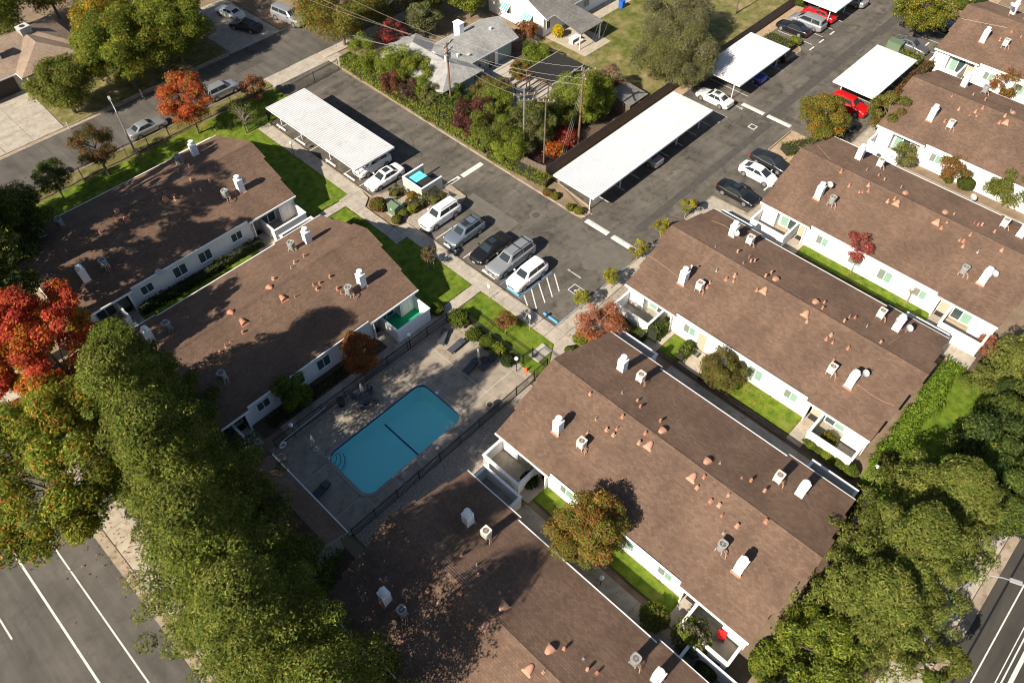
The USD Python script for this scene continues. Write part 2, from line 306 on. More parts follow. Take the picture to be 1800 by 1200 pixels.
def leaf_mat(name, trans=0.28):
    M[name] = usdkit.material(stage, f'/World/Looks/{name}', {
        'a': ('attribute', {'attribute': 'tint'}), 'p': ('principled_bsdf', {'roughness': 0.7, 'specular_ior_level': 0.10}),
        't': ('translucent_bsdf', {}), 'h': ('hsv', {'value': 1.5, 'saturation': 1.05}), 'm': ('mix_closure', {'fac': trans})},
        [('a.color', 'p.base_color'), ('a.color', 'h.color'), ('h.color', 't.color'), ('p.BSDF', 'm.closure1'), ('t.BSDF', 'm.closure2')], surface='m.closure')
leaf_mat('leaves', 0.38); leaf_mat('needles', 0.25)
M['water'] = usdkit.material(stage, '/World/Looks/water', {
    'g': ('geometry', {}), 'n': ('noise_texture', {'scale': 1.6, 'detail': 3.0, 'distortion': 0.5}), 'b': ('bump', {'strength': 0.35, 'distance': 0.05}),
    'gl': ('glossy_bsdf', {'color': (1, 1, 1), 'roughness': 0.02}), 't': ('transparent_bsdf', {'color': (0.56, 0.97, 0.97)}), 'fr': ('fresnel', {'IOR': 1.33}), 'm': ('mix_closure', {})},
    [('g.position', 'n.vector'), ('n.fac', 'b.height'), ('b.normal', 'gl.normal'), ('fr.fac', 'm.fac'), ('t.BSDF', 'm.closure1'), ('gl.BSDF', 'm.closure2')], surface='m.closure')
# ---------------------------------------------------------------- the ground
rng = np.random.default_rng(7)
from shapely.geometry import Polygon, box as sbox
from shapely.ops import unary_union
_v, _f = trimesh.creation.triangulate_polygon(Polygon([(-400, -400), (500, -400), (500, 500), (-400, 500)], [[(-19.75, -3.0), (-19.75, 2.8), (-8.8, 2.8), (-8.8, -3.0)]]), engine='earcut')
struct('ground', MB().add(np.c_[_v, np.full(len(_v), -.03)], _f), M['earth'])

lot = struct('parking_lot')
LOT = [(4.05, -1.75), (95, -1.75), (140, -1.75), (140, 12.3), (41, 12.3), (41, 11.9), (20.2, 11.9), (19.4, 7.2), (18.6, 6.2), (17.2, 6.3), (17.3, 26), (17.6, 48.0), (17.6, 50.6), (9.0, 50.6), (9.0, 47.2), (6.0, 45.2), (4.05, 44.6), (4.05, 25.2), (11.2, 22.3), (11.2, 17.7), (4.05, 17.7)]
STALLS = [[(30.3, -6.15), (40.4, -6.15), (40.4, -1.74), (30.3, -1.74)], [(46.5, -8.2), (69.5, -8.2), (69.5, -1.74), (46.5, -1.74)], [(70.4, -7.2), (86, -7.2), (86, -1.74), (70.4, -1.74)]]
_lot = unary_union([Polygon(LOT)] + [Polygon(s) for s in STALLS])
_lot = _lot.difference(Polygon([(59.3, 6.6), (63.6, 6.6), (63.9, 12.4), (59.0, 12.4)]))
mb = MB()
for g in getattr(_lot, 'geoms', [_lot]):
    v, f = trimesh.creation.triangulate_polygon(g, engine='earcut'); mb.add(np.c_[v, np.zeros(len(v))], f)
obj('asphalt', mb, M['asphalt'], lot)
def mark(name, pts, m='marking_white', z=0.006): obj(name, MB().sheet(pts, z), M[m], lot)
def rect(x0, x1, y0, y1): return [(x0, y0), (x1, y0), (x1, y1), (x0, y1)]
mark('asphalt_patch', [(10.1, 10.6), (12.2, 10.6), (12.2, 17.6), (10.1, 17.6)], 'asphalt_patch', 0.004)
mark('asphalt_patch', [(13.5, -1.2), (16.8, -1.2), (16.6, 2.6), (13.2, 3.4), (11.8, 1.2)], 'asphalt_patch', 0.004)
mark('asphalt_patch', rect(46, 74, 1.0, 2.2), 'asphalt_dark', 0.004)
mark('asphalt_patch', rect(74, 120, 0.6, 1.9), 'asphalt_dark', 0.004)
mark('asphalt_patch', rect(20, 46, 0.4, 1.3), 'asphalt_dark', 0.004)
# stall lines by the left walkway
for y in (15.25, 11.15, 8.45): mark('stall_line', rect(4.4, 9.5, y - .05, y + .05))
mark('stall_line', rect(9.4, 9.5, 14.6, 15.2))
for y in (27.65, 30.6, 33.75, 36.8, 39.9, 43.0): mark('stall_line', rect(4.2, 9.2, y - .05, y + .05))
for y in (5.85, 3.3): mark('blue_stall_line', rect(4.3, 9.2, y - .05, y + .05), 'marking_blue')
mark('blue_kerb_line', rect(3.95, 15.2, -1.72, -1.60), 'marking_blue'); mark('blue_kerb_line', rect(4.08, 4.2, -1.6, 3.3), 'marking_blue')
for p0, p1 in (((4.98, 3.16), (4.1, 1.77)), ((6.09, 3.2), (4.53, 1.07)), ((7.16, 3.2), (5.69, 1.02)), ((8.29, 3.15), (6.74, 1.0)), ((9.2, 2.95), (7.77, 1.02))):   # hatching of the access aisle
    mark('hatch_line', [(p0[0] - .07, p0[1]), (p0[0] + .07, p0[1]), (p1[0] + .07, p1[1]), (p1[0] - .07, p1[1])])
sq = MB()
for r in (rect(8.5, 9.6, .5, .58), rect(8.5, 9.6, -1.0, -.92), rect(8.5, 8.58, -.92, .5), rect(9.52, 9.6, -.92, .5)): sq.sheet(r, 0.009)
mark('accessible_square', rect(8.58, 9.52, -.92, .5), 'asphalt_dark', 0.005)
obj('accessible_square_border', sq, M['marking_white'], lot)
# the wheelchair symbol, head towards the drive
sym = MB()
t = np.linspace(rad(-60), rad(210), 22); c0 = np.array([8.95, -.25])
ring = [(c0[0] + .27 * math.sin(a), c0[1] + .27 * math.cos(a)) for a in t] + [(c0[0] + .20 * math.sin(a), c0[1] + .20 * math.cos(a)) for a in t[::-1]]
sym.sheet(ring, 0.011); sym.sheet(rect(8.95, 9.3, -.28, -.21), 0.010); sym.sheet(rect(9.2, 9.27, -.6, -.28), 0.012)
sym.sheet([(9.33 + .08 * math.cos(a), -.2 + .08 * math.sin(a)) for a in np.linspace(0, 2 * math.pi, 12)[:-1]], 0.010); sym.sheet(rect(8.85, 8.92, -.3, .1), 0.013)
obj('accessible_symbol', sym, M['marking_white'], lot)
tx = meshkit.text_mesh('NO PARKING', 0.2, depth=0.002, bold=True)
tx.apply_translation((0, 0, 0.006)); R = trimesh.transformations.rotation_matrix(-math.pi / 2, (0, 0, 1)); tx.apply_transform(R); tx.apply_translation((10.5, 2.4, 0))
obj('painted_lettering', MB().tm(tx), M['marking_white'], lot)
# painted stop bars (speed humps)
for r in (rect(13.3, 16.5, 20.3, 20.95), rect(10.0, 13.0, 20.45, 20.6), rect(10.0, 13.0, 20.85, 21.0), rect(12.0, 13.0, 20.45, 21.0), rect(17.1, 17.8, 2.7, 5.75), rect(17.1, 17.8, -1.1, 2.15), rect(46.8, 47.5, 2.4, 5.5), rect(46.8, 47.5, -1.3, 1.9)):
    x0, x1, y0, y1 = r[0][0], r[1][0], r[0][1], r[2][1]
    h = MB()
    long_x = (x1 - x0) > (y1 - y0); n = 5
    for i in range(n):
        u0, u1 = i / n, (i + 1) / n; z0, z1 = .05 * math.sin(math.pi * u0), .05 * math.sin(math.pi * u1)
        if long_x: a, b = y0 + (y1 - y0) * u0, y0 + (y1 - y0) * u1; h.add([(x0, a, z0 + .006), (x1, a, z0 + .006), (x1, b, z1 + .006), (x0, b, z1 + .006)], [(0, 1, 2, 3)])
        else: a, b = x0 + (x1 - x0) * u0, x0 + (x1 - x0) * u1; h.add([(a, y0, z0 + .006), (b, y0, z1 + .006), (b, y1, z1 + .006), (a, y1, z0 + .006)], [(0, 1, 2, 3)])
    obj('speed_hump', h, M['marking_white'], lot)
# stalls right of the lane and under the carports
for x in (33.25, 35.9, 38.5): mark('stall_line', rect(x - .05, x + .05, -5.9, -2.0))
for x in (32.0, 34.6, 37.2): mark('stall_tick', rect(x - .75, x + .75, -1.72, -1.60) if False else rect(x + .9, x + 1.6, -1.9, -1.75))
for x in np.arange(18.6, 42.5, 2.75): mark('stall_line', rect(x - .05, x + .05, 5.9, 11.6))
mark('stall_line', rect(43.4, 43.5, 5.3, 11.6)); mark('stall_line', rect(46.2, 46.3, 5.0, 11.6))
for x in np.arange(49.0, 59, 2.7): mark('stall_line', rect(x - .05, x + .05, 5.9, 11.6))
for x in (65.4, 68.2, 70.9, 73.7, 76.4, 79.2, 82.0): mark('stall_line', rect(x - .05, x + .05, 6.3, 11.6))
for x in (63.9, 66.5, 69.4): mark('stall_tick', rect(x, x + 1.2, 5.75, 5.95))
for x in (53.1, 55.6, 58.3, 61, 63.7, 66.4): mark('stall_line', rect(x - .05, x + .05, -6.9, -2.0))
for x in (72.0, 74.8, 77.6, 80.4, 83.2): mark('stall_line', rect(x - .05, x + .05, -6.8, -2.0))
mark('stall_line', rect(75.5, 76.9, -5.0, -4.8))
mh = MB(); mh.cyl(*G(942, 378)[:2], 0.004, 0.02, .42, n=20); obj('manhole_cover', mh, M['asphalt_dark'], lot)
mh = MB(); c0 = G(942, 378); mh.sheet([(c0[0] + .75 * math.cos(a), c0[1] + .75 * math.sin(a)) for a in np.linspace(0, 2 * math.pi, 20)[:-1]], 0.004); obj('manhole_apron', mh, M['asphalt_patch'], lot)
c0 = G(1323, 223); dg = MB()
dg.box(c0[0] - .45, c0[0] + .45, c0[1] - .45, c0[1] + .45, -.2, .012); obj('storm_drain_frame', dg, M['marking_white'], lot)
obj('storm_drain', MB().box(c0[0] - .33, c0[0] + .33, c0[1] - .33, c0[1] + .33, -.1, .02), M['asphalt_dark'], lot)
# stall numbers at the mouths of stalls, as far as they can be read
for s_, x, y, a in (('15', 45.9, 4.9, 90), ('16', 41.6, 5.4, 90)):
    tx = meshkit.text_mesh(s_, 0.3, depth=0.002, bold=True); tx.apply_translation((0, 0, .006)); tx.apply_transform(trimesh.transformations.rotation_matrix(rad(a - 90), (0, 0, 1))); tx.apply_translation((x, y, 0))
    obj('stall_number', MB().tm(tx), M['marking_white'], lot)

def kerb(pts, w=0.16, h=0.13, name='kerb', m='kerb_concrete'):
    from shapely.geometry import LineString
    p = LineString(pts).buffer(w / 2, cap_style=2, join_style=1, quad_segs=4)
    return struct(name, MB().prism(p, -0.03, h), M[m])
kerb([(17.62, 48), (17.38, 26), (17.28, 7.0), (17.75, 6.2), (18.5, 6.15), (19.3, 6.9), (19.9, 11.95), (41, 12.0), (59, 12.4)])
kerb([(4.0, 44.6), (4.0, 25.2)], .14, .125); kerb([(4.0, 17.6), (4.0, -1.8), (29.9, -1.8), (30.2, -6.2), (40.5, -6.2), (40.5, -2.6), (41.4, -1.8), (46.4, -1.8), (46.4, -8.25), (69.6, -8.25)], .14, .125)
kerb([(4.0, 25.2), (4.2, 25.1), (11.0, 22.4), (11.25, 20), (11.1, 17.8), (10.6, 17.55), (4.0, 17.6)], .18, .14)
kerb([(59.2, 12.3), (59.5, 7.1), (60.2, 6.6), (62.8, 6.6), (63.5, 7.2), (63.8, 12.3)], .18, .14)
kerb([(63.9, 12.4), (140, 12.6)], .16)

def slabs(name, x0, x1, y0, y1, step=1.5, z=0.12, m='concrete', along=None, gap=0.016, seed=0):
    """A path of concrete slabs with open joints."""
    s = struct(name); r = np.random.default_rng(seed + int(abs(x0 * 31 + y0 * 17)))
    ax = along or ('y' if (y1 - y0) > (x1 - x0) else 'x'); L = (y1 - y0) if ax == 'y' else (x1 - x0); n = max(1, round(L / step)); t = np.linspace(0, L, n + 1)
    for i in range(n):
        dz = r.uniform(-.006, .006); b = MB()
        if ax == 'y': b.box(x0, x1, y0 + t[i] + gap / 2, y0 + t[i + 1] - gap / 2, -.03, z + dz)
        else: b.box(x0 + t[i] + gap / 2, x0 + t[i + 1] - gap / 2, y0, y1, -.03, z + dz)
        obj('slab', b, M[m], s)
    return s
def slab_polys(name, polys, z=0.12, m='concrete'):
    s = struct(name)
    for p in polys: obj('slab', MB().prism(Polygon(p).buffer(-0.008, join_style=2), -.03, z), M[m], s)
    return s
slabs('walkway', 2.45, 3.92, -1.78, 17.55, 1.52); slabs('walkway', 2.45, 3.92, 26.9, 44.6, 1.52)
slabs('walkway', -20.5, 2.43, 6.55, 7.75, 1.55)
slabs('walkway', 4.1, 29.7, -3.05, -1.9, 1.5)
slab_polys('walkway', [[(1.0, 17.6), (2.43, 17.6), (2.43, 19.6), (1.1, 19.4)], [(2.45, 17.57), (3.9, 17.57), (3.9, 19.1), (2.45, 19.6)], [(1.1, 19.42), (2.43, 19.62), (2.43, 22.0), (1.1, 22.0)], [(1.1, 22.02), (2.43, 22.02), (2.43, 24.4), (1.1, 24.4)], [(1.1, 24.42), (2.43, 24.42), (3.6, 25.3), (3.9, 26.88), (1.1, 26.88)], [(1.1, 26.9), (2.43, 26.9), (2.43, 27.4), (1.1, 27.3)]])
slabs('walkway', -9.5, 1.08, 26.0, 27.1, 1.5)
slab_polys('walkway', [[(2.45, -3.1), (4.08, -3.1), (4.08, -1.8), (2.45, -1.8)], [(.3, -4.4), (2.4, -3.1), (4.05, -3.12), (3.9, -4.5), (1.6, -5.6)], [(4.1, -3.08), (6.4, -3.08), (6.2, -4.6), (3.95, -4.5)], [(-2.3, -6.2), (.28, -4.42), (1.58, -5.62), (.2, -7.2), (-2.0, -7.2)]])
slabs('walkway', 5.9, 7.9, -31.5, -12.4, 1.9, 0.10); slabs('walkway', -12.8, -11.2, -30, -12.3, 1.6, .10)
slabs('walkway', 8.6, 11.1, -15.0, -12.6, 1.25, .12, 'new_concrete'); slabs('walkway', 8.0, 11.2, -10.4, -8.95, 1.5, .12, 'new_concrete'); slabs('walkway', 8.4, 11.2, -25.3, -23.95, 1.5, .12, 'new_concrete')
slabs('walkway', -11.1, -9.1, -28.2, -26.5, 1.0, .12, 'new_concrete'); slabs('walkway', -11.1, -9.1, -12.3, -11.2, 1.0)
slabs('walkway', 28.1, 30.6, -13.0, -12.0, 1.2, .12, 'new_concrete'); slabs('walkway', 28.3, 30.6, -28.9, -27.3, 1.2, .12, 'new_concrete'); slabs('walkway', 26.0, 27.9, -32, -7, 1.8, .10)
slabs('walkway', 29.9, 41, -7.0, -6.3, 1.5, .12); slab_polys('walkway', [[(25.6, -1.9), (29.9, -1.9), (29.9, -6.9), (28.0, -7.3), (25.9, -4.5)]])
slabs('walkway', 69.7, 72.4, -8.6, -2, 1.5); slabs('walkway', 46.3, 70, -9.6, -8.35, 1.5)
slabs('walkway', -31.0, -28.2, -14.0, -10.8, 1.4)

def lawn(pts, z=0.10, m='lawn_grass', name='lawn'):
    p = Polygon(pts).buffer(0).segmentize(.35); q = np.array(p.exterior.coords)[:-1]; q = q + (meshkit.noise(np.c_[q * 2.3, np.full(len(q), .5)], 4)[:, None] - .5) * .16 + rng.normal(size=q.shape) * .02
    return struct(name, MB().prism(Polygon(q), -.02, z), M[m])
lawn([(-3.0, 27.4), (-2.2, 27.4), (2.4, 27.2), (2.4, 44.0), (6, 45.2), (8.9, 47.2), (8.9, 50.4), (-30, 50.6), (-30, 43.2), (-3.0, 43.2)])
lawn([(-3.0, 7.85), (2.4, 7.85), (2.4, 17.5), (1.0, 17.5), (1.0, 25.9), (-3.0, 25.9)])
lawn([(-1.1, 6.45), (2.4, 6.45), (2.4, -3.0), (.2, -4.4), (-1.5, -4.4)])
lawn(rect(-28, -9.0, 25.3, 28.0)); lawn(rect(-9.0, -3.2, 24.3, 25.9))
lawn(rect(8.9, 11.2, -23.9, -15.1)); lawn(rect(8.6, 11.1, -12.5, -10.5)); lawn(rect(-10.5, -8.9, -26.4, -12.4)); lawn(rect(28.6, 30.5, -27.2, -13.1))
lawn([(9.0, -30.3), (24.8, -30.3), (26, -33.0), (27, -36), (8, -37), (7, -33)]); lawn(rect(-29.4, -27.6, -26, -14.1))
lawn(rect(5.3, 5.8, -30, -13), 0.06)
# planting beds
def bed(pts, m, z=0.09, name='planting_bed'): return struct(name, MB().prism(pts, -.025, z), M[m])
bed(rect(-22, -3.2, 7.78, 9.6), 'bark_mulch'); bed(rect(-22.5, -2.6, 5.86, 6.5), 'gravel'); bed([(-2.45, 6.45), (-2.45, -4.5), (-1.55, -4.4), (-1.12, 6.45)], 'gravel')
bed(rect(-22.3, -2.4, -7.4, -4.35), 'gravel'); bed([(4.05, 25.1), (11, 22.3), (11.1, 17.75), (4.05, 17.75)], 'gravel', .11)
bed([(6.4, -3.1), (25.5, -3.1), (25.5, -6.5), (6.2, -6.8)], 'gravel'); bed([(2.5, -7), (5.9, -7.2), (6.1, -4.7), (3.95, -4.6), (1.7, -5.7)], 'dry_dirt', .07)
bed([(17.4, 47.5), (20.5, 47.5), (20.0, 12.1), (18.2, 6.3), (17.4, 6.6)], 'earth', .10); bed(rect(19.8, 75, 11.95, 13.3), 'dry_dirt', .10)
bed(rect(46, 49.2, -33, -9.7), 'gravel', .08); bed(rect(11.2, 11.5, -28, -9), 'dry_dirt', .11, 'soil_strip'); bed(rect(-8.9, -8.4, -30, -9), 'gravel', .11, 'soil_strip'); bed(rect(30.5, 30.9, -30, -9), 'dry_dirt', .11, 'soil_strip')
bed(rect(70, 74, -33, -9.7), 'dry_dirt', .08); bed(rect(59.5, 63.5, 6.7, 12.3), 'earth', .12); bed([(40.6, -6.2), (46.3, -6.2), (46.3, -2.0), (41.4, -2.0), (40.6, -2.8)], 'dry_dirt', .11)
bed(rect(-34, -23.4, -40, 28), 'bark_mulch', .05); bed([(-6, -41), (-6, -32), (9, -31), (30, -30), (34, -38.5)], 'bark_mulch', .06); bed(rect(87, 120, -7.5, -2), 'dry_dirt', .1)
bed(rect(-13.2, -12.8, -30, -12.5), 'bark_mulch', .08); bed(rect(8.2, 8.6, -24, -9), 'bark_mulch', .08)

# ---------------------------------------------------------------- streets
st = struct('street')
for nm_, pts in (('left_road', [(-120, 53.2), (200, 53.2), (200, 61.3), (-120, 61.3)]),): obj('road_surface', MB().sheet(pts, 0.0), M['street_asphalt'], st)
obj('asphalt_patch', MB().sheet(rect(7.5, 11.6, 56.6, 58.0), 0.005), M['asphalt_dark'], st)
kerb([(-120, 61.4), (9.0, 61.4), (9.4, 62.0)], .5, .03, 'gutter'); kerb([(-120, 53.0), (9, 53.0)], .4, .03, 'gutter')
kerb([(-120, 61.75), (9, 61.75)], .16, .13); kerb([(-120, 52.75), (8.8, 52.75)], .16, .13)
lawn(rect(-120, 9.0, 51.0, 52.7), 0.09, 'dry_grass', 'verge')
slab_polys('driveway_apron', [[(9.0, 50.6), (13.2, 50.6), (13.2, 53.1), (9.0, 53.19)], [(13.22, 50.6), (17.6, 50.6), (17.6, 53.19), (13.22, 53.19)]], .02)
slabs('pavement', 17.7, 60, 51.3, 53.0, 1.8); slabs('pavement', 17.7, 19.6, 48.4, 51.2, 1.4)
# boulevard at the lower left and the avenue at the lower right
bl = struct('boulevard')
obj('road_surface', MB().sheet([(-140, -140), (-36.25, -140), (-36.25, 120), (-140, 120)], 0.0), M['street_asphalt'], bl)
for x, y0, y1, w in ((-41.15, -60, 60, .16), (-38.8, -60, 60, .12)): obj('lane_line', MB().sheet(rect(x - w / 2, x + w / 2, y0, y1), .006), M['marking_white'], bl)
a = G(21, 1123)
for k in range(-3, 4): obj('lane_dash', MB().sheet(rect(a[0] - .06, a[0] + .06, a[1] + k * 11, a[1] + 3.6 + k * 11), .006), M['marking_white'], bl)
obj('asphalt_patch', MB().sheet([(-39.6, -1.6), (-39.4, -1.6), (-39.4, -1.3), (-39.6, -1.3)], .005), M['asphalt_dark'], bl)
kerb([(-36.0, -60), (-36.0, 60)], .55, .02, 'gutter'); kerb([(-35.65, -60), (-35.65, 60)], .18, .14)
slabs('pavement', -35.5, -33.9, -30, 30, 1.6, .13, 'new_concrete'); slabs('pavement', -33.88, -32.4, -30, 30, 3.2, .13, 'new_concrete')
av = struct('avenue')
obj('road_surface', MB().sheet([(-36, -120), (160, -120), (160, -41.75), (-36, -41.75)], 0.0), M['avenue_asphalt'], av)
for y, w in ((-43.35, .10), (-44.55, .07), (-44.85, .10), (-45.3, .28), (-46.5, .08), (-48.6, .10)): obj('lane_line', MB().sheet(rect(-30, 120, y - w / 2, y + w / 2), .006), M['marking_white'], av)
obj('tar_seam', MB().sheet(rect(-30, 120, -42.5, -42.36), .005), M['trim_black'], av)
kerb([(-30, -41.5), (120, -41.5)], .5, .02, 'gutter'); kerb([(-30, -41.15), (120, -41.15)], .18, .14)
slabs('pavement', -12, 34, -41.0, -38.6, 1.7, .13)

# ---------------------------------------------------------------- swimming pool and deck
PX0, PX1, PY0, PY1 = -19.55, -9.0, -2.8, 2.6
def rrect(x0, x1, y0, y1, r, n=6):
    out = []
    for cx, cy, a0 in ((x1 - r, y1 - r, 0), (x0 + r, y1 - r, 90), (x0 + r, y0 + r, 180), (x1 - r, y0 + r, 270)):
        out += [(cx + r * math.cos(rad(a0 + 90 * k / n)), cy + r * math.sin(rad(a0 + 90 * k / n))) for k in range(n + 1)]
    return out
pool_out = Polygon(rrect(PX0 - .32, PX1 + .32, PY0 - .32, PY1 + .32, 1.15)); pool_in = Polygon(rrect(PX0, PX1, PY0, PY1, .85))
deck = struct('pool_deck')
xs = [-22.55, -19.6, -16.9, -14.6, -12.2, -9.9, -8.5, -5.75, -2.5]; ys = [-4.3, -2.35, 1.95, 5.8]
obj('joint_strip', MB().prism(sbox(-22.55, -4.3, -2.5, 5.8).difference(pool_out.buffer(.01)), -.02, .085), M['joint_strip'], deck)
for i in range(len(xs) - 1):
    for j in range(len(ys) - 1):
        p = sbox(xs[i] + .035, ys[j] + .035, xs[i + 1] - .035, ys[j + 1] - .035).difference(pool_out.buffer(.02))
        if p.area > .05: obj('deck_slab', MB().prism(p, 0, .10 + rng.uniform(-.004, .004)), M['deck_concrete'], deck)
pool = thing('swimming_pool', 'rectangular swimming pool of blue water with rounded corners inside the concrete deck', 'swimming pool', (0, 0, 0))
cop = pool_out.difference(pool_in)
from shapely import affinity
for k in range(44):                                                     # coping stones one by one round the rim
    c0 = pool_out.exterior; L = c0.length; a, b = L * k / 44 + .008, L * (k + 1) / 44 - .008
    pts = [np.array(c0.interpolate(q).coords[0]) for q in np.linspace(a, b, 4)]; ci = pool_in.exterior
    inn = [np.array(ci.interpolate(ci.project(__import__('shapely').geometry.Point(p))).coords[0]) for p in pts]
    obj('coping_stone', MB().prism([tuple(p) for p in pts] + [tuple(p) for p in inn[::-1]], .0, .125), M['coping'], pool)
mb = MB(); ring = np.array(pool_in.exterior.coords)[:-1]; n = len(ring)
dep = lambda x: -1.0 - 1.3 * np.clip((x - PX0) / (PX1 - PX0), 0, 1)
top = np.c_[ring, np.full(n, .02)]; bot = np.c_[ring, dep(ring[:, 0])]
mb.add(np.vstack([top, bot]), [(k, k + n, (k + 1) % n + n, (k + 1) % n) for k in range(n)])
v, f = trimesh.creation.triangulate_polygon(pool_in, engine='earcut'); mb.add(np.c_[v, dep(v[:, 0])], f)
obj('basin', mb, M['pool_plaster'], pool)
tl = MB(); t2 = np.array(pool_in.buffer(-.012).exterior.coords)[:-1]; m_ = len(t2)
tl.add(np.vstack([np.c_[t2, np.full(m_, .10)], np.c_[t2, np.full(m_, -.12)]]), [(k, k + m_, (k + 1) % m_ + m_, (k + 1) % m_) for k in range(m_)]); obj('tile_band', tl, M['pool_tile'], pool)
for k, r in enumerate((1.3, 1.0, .7)):
    s_ = MB(); s_.prism(Polygon([(PX0 + .05, PY1 - .1)] + [(PX0 + .05 + r * math.cos(a) * 1.0, PY1 - .1 - r * math.sin(a) * 1.0) for a in np.linspace(0, math.pi / 2, 10)]).intersection(pool_in.buffer(-.02)), -1.0, -.75 + .25 * k); obj('step', s_, M['pool_plaster'], pool)
    e = MB(); e.tube([(PX0 + .05 + r * math.cos(a), PY1 - .1 - r * math.sin(a), -.735 + .25 * k) for a in np.linspace(.15, math.pi / 2 - .15, 10)], .025); obj('step_edge_tile', e, M['pool_tile'], pool)
mb = MB(); mb.tube([(-13.55, PY1 - .05, -1.72), (-13.55, PY0 + .05, -1.72)], .07); obj('depth_line_tile', mb, M['pool_tile'], pool)
v, f = trimesh.creation.triangulate_polygon(pool_in.buffer(-.004), engine='earcut'); obj('water', MB().add(np.c_[v, np.full(len(v), .0)], f), M['water'], pool)
for yy in (-.15, .45):
    mb = MB(); x = PX1 - 1.5 - yy
    mb.tube([(x, PY0 - .45, .1), (x, PY0 - .45, .75), (x, PY0 - .2, .92), (x, PY0 + .15, .8), (x, PY0 + .2, -.7)], .022, 8); obj('ladder_rail', mb, M['metal_grey'], pool)
mb = MB(); mb.tube([(PX0 - .4, PY1 - .3, .1), (PX0 - .3, PY1 - .4, .9), (PX0 + .6, PY1 - 1.0, .55), (PX0 + .75, PY1 - 1.1, -.6)], .022, 8); obj('hand_rail', mb, M['metal_grey'], pool)
for p in ((768, 690), (769, 787)):
    c0 = G(*p, .1); mb = MB(); mb.cyl(c0[0], c0[1], .09, .13, .16, n=16); obj('skimmer_lid', mb, M['plastic_white'], pool)
